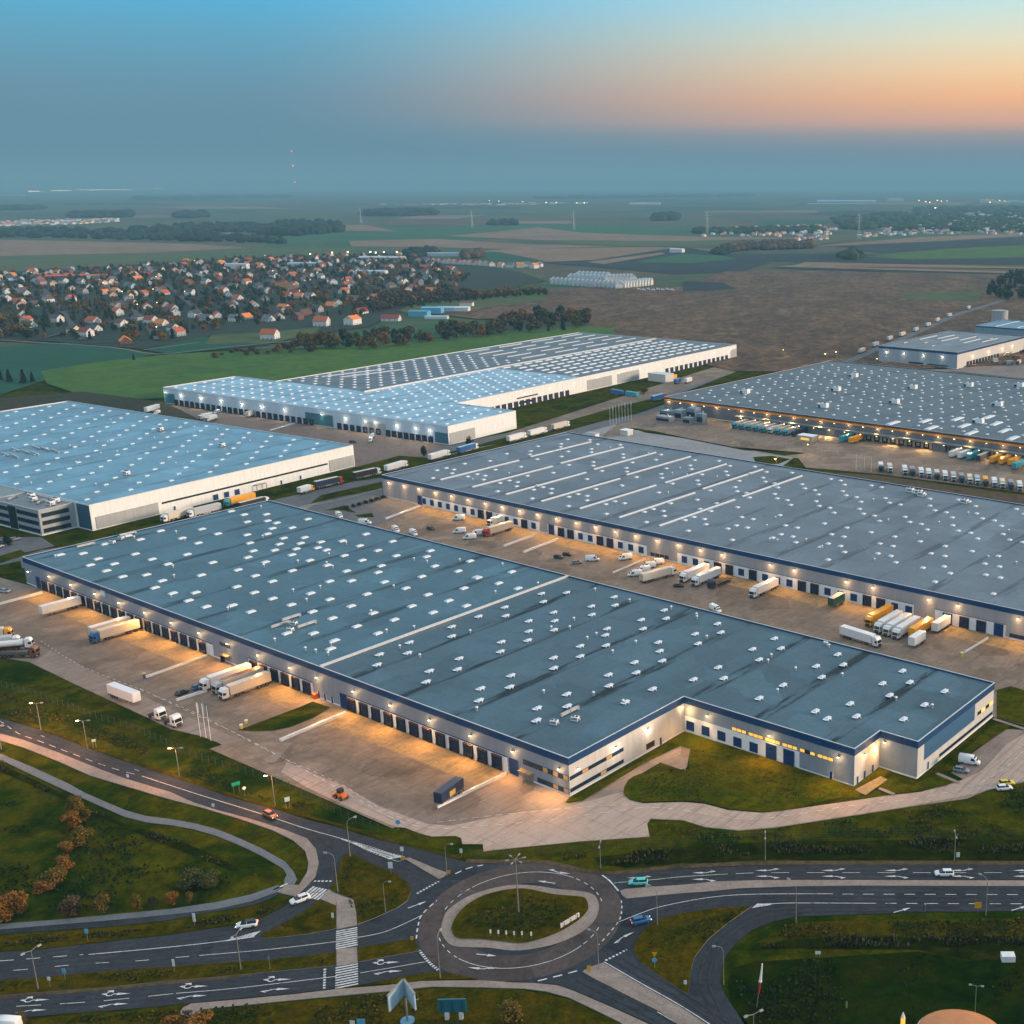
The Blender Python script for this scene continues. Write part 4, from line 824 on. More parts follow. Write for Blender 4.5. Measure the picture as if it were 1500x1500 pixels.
for z in (1, 4.5, 8): of.windows(w2, 1, 13.2, z, z+1.9, 6, frame=shelter_m, m=win_dark, lit=()); of.windows(w1, 20, 37, z, z+1.9, 7, frame=navy); of.windows(w1, .5, 13, z, z+1.9, 5, frame=navy)
of.panel('glass_lobby', w1, 13.5, 19.5, .3, 10.8, win_dark, .2)
of.roofset('air_handler', HVAC, [(-6, 9), (-9, 13), (-20, 9), (-27, 12)]); of.roofset('roof_duct', DUCT, [(-14, 9), (-32, 6)], R(30))
# ---- white L-shaped hall
rD = roof_mat('pale_blue_roof', (.27, .45, .56), .6, .45, off=5); rD2 = roof_mat('dark_slate_roof', (.12, .155, .18), .4)
D = Hall('white_warehouse', 'L-shaped white warehouse with pale blue front roof beside the green field', -359, 266, R(4.5))
D.shell([(-277, 0), (0, 0), (0, 59), (-52, 59), (-52, 405), (-232, 405), (-232, 59), (-277, 59)], 11, clad_white, rD, None)
for nm, x0, x1, y0, y1, m in (('roof', -231.6, -140.6, 62, 404.6, rD2), ('roof', -139.4, -52.4, 190, 404.6, rD2)):
    b = MB(); b.add([(x0, y0, 11.05), (x1, y0, 11.05), (x1, y1, 11.05), (x0, y1, 11.05)], [(0, 1, 2, 3)], m); b.build(nm, D.root)
b = MB(); b.box(-140.4, -139.6, 60, 404.8, 11, 11.9, light_cap); b.build('fire_wall', D.root)
wd = D.side((-277, 0), (0, 0)); wde = D.side((0, 0), (0, 59)); wdl = D.side((-52, 59), (-52, 405))
D.panel('blue_wall_panel', wd, .1, 276.9, .5, 11.1, clad_blue, .04)
LD = lamp_data('white_dock_light', 3600, (1, .82, .6))
XD = lambda s_: s_+277
for i in range(26):
    d = 14+i*5.9
    if 158 < d < 178: continue
    D.dock(wd, d, -.2)
for i in range(7): D.dock(wd, 182+i*5.9, -.2)
for i in range(8): D.dock(wd, 226+i*5.2, -.2)
D.panel('blue_office_panel', wd, 1, 12, .6, 7.6, flat('teal_cladding', (.03, .14, .19), .4), .2); D.panel('blue_office_panel', wd, 150, 176, .6, 8, flat('teal_cladding', (.03, .14, .19), .4), .2); D.panel('grey_office_panel', wd, 205, 224, .6, 7.4, clad_silver, .2); D.panel('blue_office_panel', wd, 266, 276.8, .6, 7, flat('teal_cladding', (.03, .14, .19), .4), .2)
D.windows(wd, 207, 222, 1, 2.2, 6, frame=dark); D.windows(wd, 214, 223, 4.3, 5.4, 3, frame=clad_silver)
for d in (2.5, 20, 42, 64, 86, 107, 130, 166, 188, 206, 215, 234, 250, 262): D.lamp(wd, d, 7.9, 'white', LD)
D.panel('grey_office_panel', wde, 1, 22, .5, 7, clad_silver, .2); D.windows(wde, 2, 21.5, 4.2, 5.4, 6, frame=dark); D.windows(wde, 2, 21.5, 1, 2.2, 6, frame=dark)
for i in range(18): D.dock(wdl, 8+i*6.1, -.2)
for i in range(14): D.dock(wdl, 238+i*7, -.2)
D.panel('grey_office_panel', wdl, 135, 165, .5, 8, clad_silver, .2); D.panel('grey_office_panel', wdl, 172, 200, .5, 8, clad_silver, .2); D.windows(wdl, 60, 74, 1.5, 3, 4, frame=dark); D.windows(wdl, 58, 80, 5.3, 6.2, 6, frame=dark); D.panel('grey_office_panel', wdl, 336, 345.5, .5, 8, clad_silver, .2)
for d in range(12, 340, 27): D.lamp(wdl, d, 8.6, 'white', None)
pts = [(x, y) for i in range(26) for j in range(5) for x, y in [(-272+i*10.6+(j % 2)*5, 6+j*11.4)] if x < -4]+[(-134+i*9.3, 66+j*11+(i % 2)*5) for i in range(9) for j in range(11)]
D.roofset('skylight', SKY_S, pts)
D.roofset('long_skylight', SKY_L, [(-134+i*11.5, 196+j*12.5+(i % 2)*6) for i in range(7) for j in range(16)])
D.roofset('roof_hatch', SKY_S, [(-226+i*9.2, 66+j*12+(i % 3)*4) for i in range(9) for j in range(14)], most=60)
D.roofset('strip_skylight', strip_light(52), [(-220, 90), (-206, 96)], R(-12)); D.roofset('strip_skylight', strip_light(30), [(-222+k*16, 240+(j*42)) for k in range(5) for j in range(4)])
# ---- big dark hall on the right, orange eaves
rE = roof_mat('dark_roof', (.105, .14, .162), .3, off=7)
Eh = Hall('orange_eaves_warehouse', 'wide dark grey warehouse with an orange lit stripe under its eaves, right side', -322, 421.5)
Eh.shell([(0, 0), (370, 0), (370, 212), (0, 212)], 10.3, clad_mat('slate_cladding', (.13, .15, .17)), rE, flat('dark_fascia', (.05, .045, .045), .5), 9.5)
we_ = Eh.side((0, 0), (370, 0))
Eh.panel('orange_stripe', we_, .2, 369.8, 8.2, 9.4, flat('orange_cladding', (.72, .26, .03), .5), .16)
b = MB(); b.box(0, 240, -4.2, .02, 4.7, 5.1, steel); b.box(0, 240, -4.25, -4.1, 4.2, 5.1, flat('slate_trim', (.12, .15, .18), .5)); b.build('dock_canopy', Eh.root, Eh.on(we_, 62), 0)
LE = lamp_data('eaves_light', 2600, (1, .58, .2)); LE2 = lamp_data('canopy_light', 9000, (1, .62, .26))
for i in range(31): Eh.lamp(we_, 4+i*10.2, 8.0, 'warm', LE if i % 2 == 0 else None, out=.2)
for i in range(42):
    d = 66+i*5.6
    Eh.put('dock_shelter', SHEL, we_, d, -.1, .06)
Eh.panel('dock_panel', we_, 63, 301, 0, 4.6, flat('cream_panel', (.55, .47, .36), .6))
for i in range(21): Eh.lamp(we_, 68+i*11.2, 4.25, 'warm', LE2 if i % 2 == 0 else None, out=3.9, lo=.7)
for d0, d1 in ((118, 148), (206, 214)): Eh.panel('plant_screen', we_, d0, d1, .2, 4.0, flat('screen_grey', (.14, .16, .18), .5), 3.2)
pts = [(8+i*15+(j*3.1) % 9, 12+j*9.5) for i in range(17) for j in range(20) if (8+i*15+(j*3.1) % 9) < 362]
Eh.roofset('skylight', bev_skylight(1.5, 1.5, .5), pts)
Eh.roofset('long_skylight', bev_skylight(3, 13, .8), [(172+i*26+(j*13), 10+j*17) for i in range(8) for j in range(4) if 172+i*26+j*13 < 366], R(0))
def plant_box():
    b = MB(); b.box(-2.2, 2.2, -1.8, 1.8, .3, 3.2, white_panel, top=white_p); b.box(-4.6, -2.2, -1.2, 1.2, .3, 1.9, vent_m); b.box(-4.4, -2.4, -1.3, -1.15, .5, 1.6, dark); b.box(-2.3, 2.3, -1.9, -1.7, 0, .3, steel); b.box(-2.3, 2.3, 1.7, 1.9, 0, .3, steel); b.cyl((0, 0, 3.2), .9, .3, dark, 10); return b.mesh('rooftop_unit')
PB = plant_box()
Eh.roofset('rooftop_unit', PB, [(36, 45), (110, 30), (82, 90), (140, 70), (122, 128), (150, 160), (215, 40), (200, 100), (240, 70), (255, 130), (270, 30), (300, 60), (180, 180), (330, 40), (60, 150), (310, 110)])
# ---- far right hall and the blue-roofed plant beyond
F_ = Hall('far_warehouse', 'distant warehouse with pale blue-grey front and glowing cream flank, beyond the orange-eaved one', -325, 716)
F_.shell([(0, 0), (76, 0), (76, 138), (0, 138)], 13.5, clad_mat('bluegrey_cladding', (.3, .36, .42)), roof_mat('far_roof', (.17, .205, .23), .3), navy, 12)
w1 = F_.side((0, 0), (76, 0)); w2 = F_.side((76, 0), (76, 138))
F_.panel('cream_cladding', w2, .1, 137.9, .5, 11.9, clad_cream, .04)
for d in (8, 25, 44, 62): F_.lamp(w1, d, 9.5, 'white', lamp_data('far_lamp', 2000, (1, .75, .55)))
F_.windows(w1, 30, 44, 1.2, 2.6, 5, frame=dark); F_.windows(w1, 48, 68, 1.2, 2.2, 7, frame=dark)
for i in range(11): F_.dock(w2, 20+i*6)
for d in (30, 62, 90, 112): F_.lamp(w2, d, 8, 'warm', lamp_data('far_dock', 4000, WARM))
F_.roofset('strip_skylight', strip_light(34), [(8+i*11, 60+(i % 2)*14) for i in range(6)]); F_.roofset('roof_duct', DUCT, [(10, 30), (25, 40), (40, 25), (60, 100)])
G = Hall('blue_plant_hall', 'low blue-roofed plant hall with barrel skylights behind the far warehouse', -345, 950, 0)
G.shell([(0, 0), (120, 0), (120, 70), (0, 70)], 8, clad_mat('plant_cladding', (.2, .3, .36)), roof_mat('plant_roof', (.14, .27, .36), .2), navy, 7.2)
G.roofset('strip_skylight', strip_light(60), [(20, 6), (44, 6), (70, 6)], R(0))
b = MB(); b.smooth = False; b.cyl((0, 0, 0), 9, 14, clad_silver, 24); b.cyl((0, 0, 14), 9.2, .6, steel, 24); b.cyl((0, 0, 14.6), 9, 1.2, steel, 24, r1=1)
p = W(1464, 474); tk = thing('storage_tank', 'round silver storage tank beside the blue plant hall', 'tank', (p.x, p.y, 0)); b.build('tank_shell', tk)
b = MB(); b.tube([(9.2, 0, 0), (9.2, 0, 15)], .15, steel); b.tube([(9.6, .6, 0), (9.6, .6, 15)], .15, steel); b.build('ladder', tk)
# ------------------------------------------------------------------ vehicles
def col(name, c, rough=.35): return flat('paint_'+name, c, rough, 0, .05)
PC = {'white': (.72, .72, .71), 'cream': (.6, .53, .43), 'blue': (.02, .12, .32), 'navy': (.015, .03, .07), 'red': (.42, .03, .02), 'orange': (.85, .36, .02), 'rust': (.42, .10, .025), 'black': (.015, .015, .018), 'grey': (.22, .23, .25), 'silver': (.42, .44, .46), 'teal': (.02, .33, .42), 'green': (.02, .09, .07), 'yellow': (.7, .52, .03), 'brown': (.2, .08, .05), 'aqua': (.1, .52, .45), 'sky': (.3, .5, .62)}
def PM(c): return col(c, PC[c])
tail_m = emit('tail_lamp', (1, .04, .02), 4); head_m = emit('head_lamp', (1, .85, .6), 6); head_off = flat('lamp_glass', (.5, .5, .48), .15); tail_off = flat('tail_glass', (.3, .02, .015), .2)
CACHE = {}
def cached(key, f):
    if key not in CACHE: CACHE[key] = f()
    return CACHE[key]
def wheel_me(r, w, twin=False):
    def f():
        b = MB(); b.cyl((0, -w/2, 0), r, w, tyre_m, 14, 'y'); me = b.mesh('tyre')
        b = MB(); b.cyl((0, -w/2-.012, 0), r*.58, w+.024, rim_m, 10, 'y'); return me, b.mesh('rim')
    return cached(('wheel', r, w), f)
def add_wheels(pr, spots, r, w):
    ty, ri = wheel_me(r, w)
    for x, y in spots: pr.append(('wheel', ty, (x, y, r), None, 0)); pr.append(('rim', ri, (0, 0, 0), len(pr)-1, 0))
def trailer_parts(c, L=13.6, x0=0, top=None, side=None, pr=None, h=4.0):
    """box body from x0-L (rear) to x0 (nose)"""
    pr = [] if pr is None else pr
    def body():
        b = MB(); m = PM(side or c); b.bev(x0-L, x0, -1.26, 1.26, 1.12, h, m, .07)
        b.add([(x0-L+.1, -1.17, h+.004), (x0-.1, -1.17, h+.004), (x0-.1, 1.17, h+.004), (x0-L+.1, 1.17, h+.004)], [(0, 1, 2, 3)], PM(top or c))
        for k in range(1, int(L/1.15)):
            for s in (-1, 1): b.box(x0-L+k*1.15-.03, x0-L+k*1.15+.03, s*1.27-.012, s*1.27+.012, 1.2, h-.15, m)
        for s in (-1, 1): b.box(x0-L, x0, s*1.25-.035, s*1.25+.035, 1.05, 1.2, steel)
        return b.mesh('trailer_box')
    pr.append(('trailer_box', cached(('tb', c, L, x0, top, side, h), body), (0, 0, 0), None, 0)); tb = len(pr)-1
    def rear():
        b = MB()
        for s in (-1, 1): b.box(x0-L-.05, x0-L, s*.62-.58, s*.62+.58, 1.2, h-.15, PM(side or c)); b.box(x0-L-.09, x0-L-.05, s*.2-.025, s*.2+.025, 1.2, h-.2, steel)
        return b.mesh('rear_door')
    pr.append(('rear_door', cached(('rd', c, L, x0, side, h), rear), (0, 0, 0), tb, 0))
    def ch():
        b = MB()
        for s in (-1, 1): b.box(x0-L+.1, x0-.4, s*.5-.09, s*.5+.09, .82, 1.12, dark)
        b.box(x0-L, x0-L+.15, -1.2, 1.2, .5, .75, dark)
        for s in (-1, 1): b.box(x0-L+5.3, x0-4.3, s*1.2-.03, s*1.2+.03, .5, 1.0, steel)
        for s in (-1, 1): b.box(x0-3.4, x0-3.2, s*.85-.08, s*.85+.08, .1, 1.0, steel)
        b.box(x0-6.2, x0-4.9, -1.1, 1.1, .6, 1.05, dark)
        return b.mesh('chassis')
    pr.append(('chassis', cached(('tc', L, x0), ch), (0, 0, 0), None, 0))
    add_wheels(pr, [(x0-L+1.6+k*1.31, s*1.02) for k in range(3 if L > 9 else 2) for s in (-1, 1)], .5, .38)
    return pr
def cab_parts(c, pr=None, x=0, high=True):
    """tractor unit; nose at x"""
    pr = [] if pr is None else pr; h = 3.7 if high else 3.1
    def cab():
        b = MB(); m = PM(c); w = 1.24
        prof = [(x-2.25, .75), (x-.15, .75), (x, 1.05), (x-.02, 1.75), (x-.22, 2.75), (x-.75, h-.12), (x-1.1, h), (x-2.25, h-.1)]
        rings = [[(px, sy*(w-(.1 if pz_ > 2.6 else 0)), pz_) for px, pz_ in prof] for sy in (-1, -.97, .97, 1)]
        rings[0] = [(px*.96+x*.04 - .04, -w+.0, pz_*.985+.02) for px, pz_ in prof]; rings[3] = [(px*.96+x*.04-.04, w, pz_*.985+.02) for px, pz_ in prof]
        b.loft(rings, m)
        b.box(x-.06, x+.06, -1.2, 1.2, .4, .85, dark); b.box(x-.02, x+.03, -.85, .85, .95, 1.45, dark)
        for s in (-1, 1): b.box(x-.45, x-.2, s*1.42-.12, s*1.42+.12, 1.9, 2.7, dark)
        return b.mesh('cab')
    pr.append(('cab', cached(('cab', c, x, h), cab), (0, 0, 0), None, 0)); ci = len(pr)-1
    def ws():
        b = MB(); b.add([(x+.025, -1.08, 1.72), (x+.025, 1.08, 1.72), (x-.2, 1.04, 2.72), (x-.2, -1.04, 2.72)], [(0, 1, 2, 3)], glass_m); b.add([(x-.03, -1.08, 1.72), (x-.03, 1.08, 1.72), (x-.26, 1.04, 2.72), (x-.26, -1.04, 2.72)], [(3, 2, 1, 0)], glass_m)
        for s in (-1, 1): b.box(x-1.2, x-.35, s*1.235-.02, s*1.235+.02, 1.75, 2.5, glass_m)
        return b.mesh('windscreen')
    pr.append(('windscreen', cached(('ws', x), ws), (0, 0, 0), ci, 0))
    def hl():
        b = MB(); b.box(x+.03, x+.08, -.2, .2, -.1, .1, head_off); return b.mesh('headlight')
    for s in (-1, 1): pr.append(('headlight', cached(('hl', x), hl), (0, s*.95, .68), ci, 0))
    def fr():
        b = MB()
        for s in (-1, 1): b.box(x-6.1, x-.3, s*.42-.08, s*.42+.08, .62, .92, dark)
        b.cyl((x-4.4, 0, .92), .55, .14, dark, 12); b.box(x-6.1, x-4.9, -1.15, 1.15, .95, 1.02, dark); b.box(x-3.6, x-2.4, -1.2, -.6, .4, .95, steel); b.box(x-3.6, x-2.4, .6, 1.2, .4, .95, steel)
        return b.mesh('chassis')
    pr.append(('chassis', cached(('cf', x), fr), (0, 0, 0), None, 0))
    add_wheels(pr, [(x-1.3, -1.03), (x-1.3, 1.03), (x-4.9, -1.0), (x-4.9, 1.0)], .5, .34)
    return pr
def artic(c, box, top=None): return cached(('artic', c, box, top), lambda: cab_parts(c, trailer_parts(box, 13.6, -2.6, top)))
def trailer(box, L=13.6, top=None): return cached(('trailer', box, L, top), lambda: trailer_parts(box, L, 0, top))
def tractor(c): return cached(('tractor', c), lambda: cab_parts(c))
def boxtruck(c, box): return cached(('boxtruck', c, box), lambda: cab_parts(c, trailer_parts(box, 7.2, -2.3, None, None, None, 3.7), 0, False))
def tanker(c, tank):
    def f():
        pr = cab_parts(c)
        b = MB(); b.smooth = False; rs = []
        for x, k in ((-2.7, .5), (-2.9, .9), (-3.3, 1), (-13.5, 1), (-13.9, .9), (-14.1, .5)): rs.append([(x, math.cos(2*PI*i/14)*1.2*k, 2.35+math.sin(2*PI*i/14)*1.15*k) for i in range(14)])
        b.loft(rs, PM(tank)); b.box(-12, -4, -.3, .3, 3.45, 3.6, steel); b.box(-14, -3, -.6, .6, .95, 1.3, dark)
        pr.append(('tank', b.mesh('tank'), (0, 0, 0), None, 0)); add_wheels(pr, [(-13+k*1.31, s*1.02) for k in range(3) for s in (-1, 1)], .5, .38); return pr
    return cached(('tanker', c, tank), f)
def lofted(L, Wd, prof, m, name):
    """prof: list of (x, z_belt, z_roof, half_roof) stations from tail to nose"""
    b = MB(); b.smooth = True; rings = []
    for x, zl, zb, zr, hw, hr in prof: rings.append([(x, -hw*.9, zl), (x, -hw, zl+.18), (x, -hw, zb-.06), (x, -hw*.97, zb), (x, -hr, zr-.05), (x, -hr*.88, zr), (x, hr*.88, zr), (x, hr, zr-.05), (x, hw*.97, zb), (x, hw, zb-.06), (x, hw, zl+.18), (x, hw*.9, zl)])
    b.loft(rings, m); return b.mesh(name)
def car(c, lit=False, roofglass=None, kind='hatch'):
    def f():
        pr = []; k = 2.15
        prof = [(-k, .42, .72, .78, .72, .66), (-k+.12, .26, .86, .92, .82, .74), (-k+.5, .22, .9, .98, .87, .78), (-1.0, .2, .9, 1.0, .89, .8), (.35, .2, .9, .98, .89, .8), (1.05, .2, .88, .93, .88, .8), (1.75, .22, .78, .82, .85, .74), (2.08, .28, .62, .66, .74, .62), (2.16, .4, .52, .55, .62, .5)]
        pr.append(('body', lofted(4.3, 1.78, prof, PM(c), 'body'), (0, 0, 0), None, 0))
        rear = -1.95 if kind == 'hatch' else -1.65
        b = MB(); b.smooth = False
        rg = lambda x, hw, z: (x, hw, z)
        base = [(rear, .7), (-.9, .76), (.4, .76), (1.15, .7)]; topx = [(rear+.42, .55), (-.9, .6), (.05, .6), (.32, .55)]
        vs = [(x, -w, .92) for x, w in base]+[(x, w, .92) for x, w in base]+[(x, -w, 1.42) for x, w in topx]+[(x, w, 1.42) for x, w in topx]
        fs = [(0, 1, 9, 8), (1, 2, 10, 9), (2, 3, 11, 10), (5, 4, 12, 13), (6, 5, 13, 14), (7, 6, 14, 15), (4, 0, 8, 12), (3, 7, 15, 11)]
        b.add(vs, fs, glass_m); pr.append(('windows', b.mesh('windows'), (0, 0, 0), None, 0))
        b = MB(); rm = glass_m if roofglass else PM(c)
        b.loft([[(rear+.36, -.57, 1.40), (rear+.36, .57, 1.40), (.36, .57, 1.40), (.36, -.57, 1.40)], [(rear+.55, -.5, 1.47), (rear+.55, .5, 1.47), (.15, .5, 1.47), (.15, -.5, 1.47)]], rm)
        for x0_, x1_ in ((-.15, -.05),):
            for s in (-1, 1): b.add([(x0_, s*.77, .93), (x1_, s*.77, .93), (x1_-.05, s*.612, 1.42), (x0_-.05, s*.612, 1.42)], [(0, 1, 2, 3)], PM(c))
        pr.append(('roof', b.mesh('roof'), (0, 0, 0), None, 0))
        add_wheels(pr, [(-1.3, -.78), (-1.3, .78), (1.32, -.78), (1.32, .78)], .33, .22)
        b = MB(); b.box(-.04, .04, -.18, .18, -.07, .07, head_m if lit else head_off); hm = b.mesh('headlight')
        b = MB(); b.box(-.04, .04, -.16, .16, -.08, .08, tail_m if lit else tail_off); tm = b.mesh('tail_light')
        for s in (-1, 1): pr.append(('headlight', hm, (2.06, s*.52, .58), None, s*-.25)); pr.append(('tail_light', tm, (-2.12, s*.56, .74), None, 0))
        return pr
    return cached(('car', c, lit, roofglass, kind), f)
def van(c):
    def f():
        pr = []; k = 2.9
        prof = [(-k, .45, 1.2, 2.3, .9, .82), (-k+.1, .35, 1.25, 2.45, .96, .86), (0, .32, 1.25, 2.5, .97, .87), (1.1, .32, 1.25, 2.42, .97, .85), (1.75, .32, 1.2, 1.9, .96, .8), (2.2, .32, 1.1, 1.25, .93, .78), (2.75, .36, .9, .98, .85, .7), (2.86, .45, .75, .8, .75, .6)]
        pr.append(('body', lofted(5.8, 1.95, prof, PM(c), 'body'), (0, 0, 0), None, 0))
        b = MB(); b.add([(2.16, -.76, 1.32), (2.16, .76, 1.32), (1.2, .74, 2.34), (1.2, -.74, 2.34)], [(0, 1, 2, 3)], glass_m)
        b.v = [p+Vector((.05, 0, .05)) for p in b.v]
        for s in (-1, 1): b.add([(.5, s*.985, 1.32), (1.75, s*.985, 1.32), (1.2, s*.93, 2.05), (.5, s*.93, 2.05)], [(0, 1, 2, 3)], glass_m)
        pr.append(('windscreen', b.mesh('windscreen'), (0, 0, 0), None, 0))
        add_wheels(pr, [(-1.8, -.85), (-1.8, .85), (1.8, -.85), (1.8, .85)], .36, .24)
        b = MB(); b.box(-.04, .04, -.14, .14, -.12, .12, head_off); hm = b.mesh('headlight')
        for s in (-1, 1): pr.append(('headlight', hm, (2.78, s*.66, .82), None, 0))
        return pr
    return cached(('van', c), f)
def lorry_flat(c):
    def f():
        pr = cab_parts(c); b = MB(); b.box(-13, -2.8, -1.22, 1.22, 1.0, 1.22, dark); b.box(-2.95, -2.8, -1.2, 1.2, 1.22, 2.4, steel)
        for k in range(6): b.box(-12.5+k*1.7, -12.4+k*1.7, -1.22, 1.22, 1.22, 1.3, wood_m)
        pr.append(('flatbed', b.mesh('flatbed'), (0, 0, 0), None, 0)); add_wheels(pr, [(-11.5+k*1.31, s*1.02) for k in range(3) for s in (-1, 1)], .5, .38); return pr
    return cached(('flat', c), f)
def aim(u0, v0, u1, v1):
    """place by the two ends of a vehicle's ground track: tail pixel, nose pixel"""
    a, c = W(u0, v0), W(u1, v1); d = c-a; return c, math.atan2(d.y, d.x)
def vput(proto, name, label, cat, u, v, ang, group=None, z=.09):
    p = W(u, v); return inst(proto, name, label, cat, (p.x, p.y, z), ang, group)
def sput(proto, name, label, cat, s_, t_, ang, group=None, z=.09):
    p = S(s_, t_); return inst(proto, name, label, cat, (p.x, p.y, z), RZ+ang, group)
T_OUT = -PI/2        # nose pointing away from a street front (towards -t)
# front yard, backed on to docks (nose towards the road)
gA = 'vehicles in the front yard'
sput(trailer('white'), 'semi_trailer', 'white semi trailer alone at a dock of the front warehouse, no tractor unit', 'trailer', -247.6, -14.8, T_OUT, gA)
sput(artic('blue', 'cream'), 'semi_truck', 'cream box semi truck with bright blue cab docked at the front warehouse', 'truck', -206.2, -17.6, T_OUT, gA)
sput(trailer('cream', 13.6, 'white'), 'semi_trailer', 'cream trailer with white roof docked beside the blue cabbed truck', 'trailer', -211.6, -15.2, T_OUT, gA)
sput(artic('white', 'white'), 'semi_truck', 'leftmost white semi truck of the three docked side by side, near the white flagpoles', 'truck', -138.2, -18, T_OUT, gA)
sput(artic('silver', 'cream', 'brown'), 'semi_truck', 'middle semi truck with brown streaked roof between the two pale docked ones', 'truck', -132.6, -17.2, T_OUT, gA)
sput(artic('white', 'cream'), 'semi_truck', 'cream semi truck docked nearest the grass island in the front yard', 'truck', -127, -18.4, T_OUT, gA)
c, a = aim(200, 1029, 165, 1016)
c, a = aim(166, 1019, 202, 1033); inst(trailer('white'), 'semi_trailer', 'white semi trailer parked along the grass verge of the front yard', 'trailer', (c.x, c.y, .09), a, gA)
vput(tractor('white'), 'tractor_unit', 'white tractor unit without trailer, next to the parked trailer on the verge', 'truck', 240, 1056, RZ+.1, gA); vput(tractor('white'), 'tractor_unit', 'white tractor unit without trailer, nearest the flagpoles', 'truck', 263, 1066, RZ+.1, gA)
vput(car('black'), 'parked_car', 'black car parked beside the low white wall in the front yard', 'car', 267, 1017, RZ+PI/2+.2, gA); vput(car('blue'), 'parked_car', 'blue car between the low white wall and the docked white semi truck', 'car', 291, 1009, RZ+PI/2, gA)
vput(tanker('white', 'white'), 'tank_truck', 'white tank truck at the left edge of the picture by the grass', 'truck', 50, 949, R(15), gA); vput(lorry_flat('brown'), 'flatbed_truck', 'rust brown flatbed truck parked in front of the white tank truck', 'truck', 57, 962, R(2), gA); vput(artic('white', 'silver'), 'semi_truck', 'silver semi truck behind the white tank truck at the left edge', 'truck', 32, 946, R(18), gA); vput(artic('orange', 'cream'), 'semi_truck', 'cream semi truck with orange cab at the left edge', 'truck', 20, 934, R(18), gA)
vput(car('silver'), 'parked_car', 'silver car parked near the left end of the front warehouse', 'car', 8, 868, R(-10), gA)
p_, a_ = aim(676, 1158, 642, 1183); inst(trailer('navy', 9), 'swap_trailer', 'dark navy short trailer beside the long low wall in front of the docks', 'trailer', (p_.x, p_.y, .1), a_, gA)
b = MB(); b.box(-5.5, -3.2, 1.275, 1.3, 1.5, 2.9, flat('yellow_stripe', (.6, .4, .05), .5)); b.build('side_panel', bpy.data.objects['swap_trailer'])
def loader():
    m = flat('orange_machine', (.75, .18, .03), .5); b = MB(); b.bev(-1.6, .4, -.8, .8, .7, 1.7, m); b1 = b.mesh('body'); b = MB(); b.bev(-.5, .8, -.7, .7, 1.5, 2.7, dark, .1); b2 = b.mesh('cab'); b = MB(); b.box(1.9, 2.4, -1.1, 1.1, .1, .9, m); b.tube([(.2, -.6, 1.3), (1.4, -.6, 1.5), (2.0, -.6, .6)], .1, m); b.tube([(.2, .6, 1.3), (1.4, .6, 1.5), (2.0, .6, .6)], .1, m); b3 = b.mesh('bucket')
    pr = [('body', b1, (0, 0, 0), None, 0), ('cab', b2, (0, 0, 0), None, 0), ('bucket', b3, (0, 0, 0), None, 0)]; add_wheels(pr, [(-1, -.9), (-1, .9), (1, -.9), (1, .9)], .55, .4); return pr
inst(loader(), 'wheel_loader', 'small orange wheel loader at the road edge of the yard', 'loader', W(500, 1170)+Vector((0, 0, .09)), RZ+PI)
# moving cars
vput(car('rust', True), 'car', 'rusty orange car with headlights lit driving along the diagonal road', 'car', 396, 1197, RZ+.02, None, .15)
vput(car('white', False, None, 'estate'), 'car', 'white estate car driving down the slip road past the zebra crossing', 'car', 440, 1321, R(218), None, .15)
vput(car('white', True, True), 'car', 'white car with dark glass roof and lit nose on the merging slip road', 'car', 362, 1358, R(194), None, .15)
vput(car('white'), 'car', 'white car driving on the dual carriageway east of the roundabout', 'car', 1383, 1283, PI, None, .15)
vput(car('blue', True), 'car', 'blue car with red tail lamps leaving the roundabout', 'car', 939, 1352, R(22), None, .15)
vput(car('aqua'), 'car', 'aqua green car approaching the roundabout on the upper carriageway', 'car', 935, 1296, PI+.05, None, .15)
for l, c_, u, v in (('yellow car parked at the roadside at the far right', 'yellow', 1474, 1150), ('white car parked in front of the yellow car', 'white', 1471, 1157)): vput(car(c_), 'parked_car', l, 'car', u, v, R(10))
vput(van('white'), 'parked_van', 'white van in the parking bays beside the blue end wall', 'van', 1420, 1119, R(-20)); vput(car('grey'), 'parked_car', 'grey car in the parking bays next to the white van', 'car', 1408, 1131, R(-18))
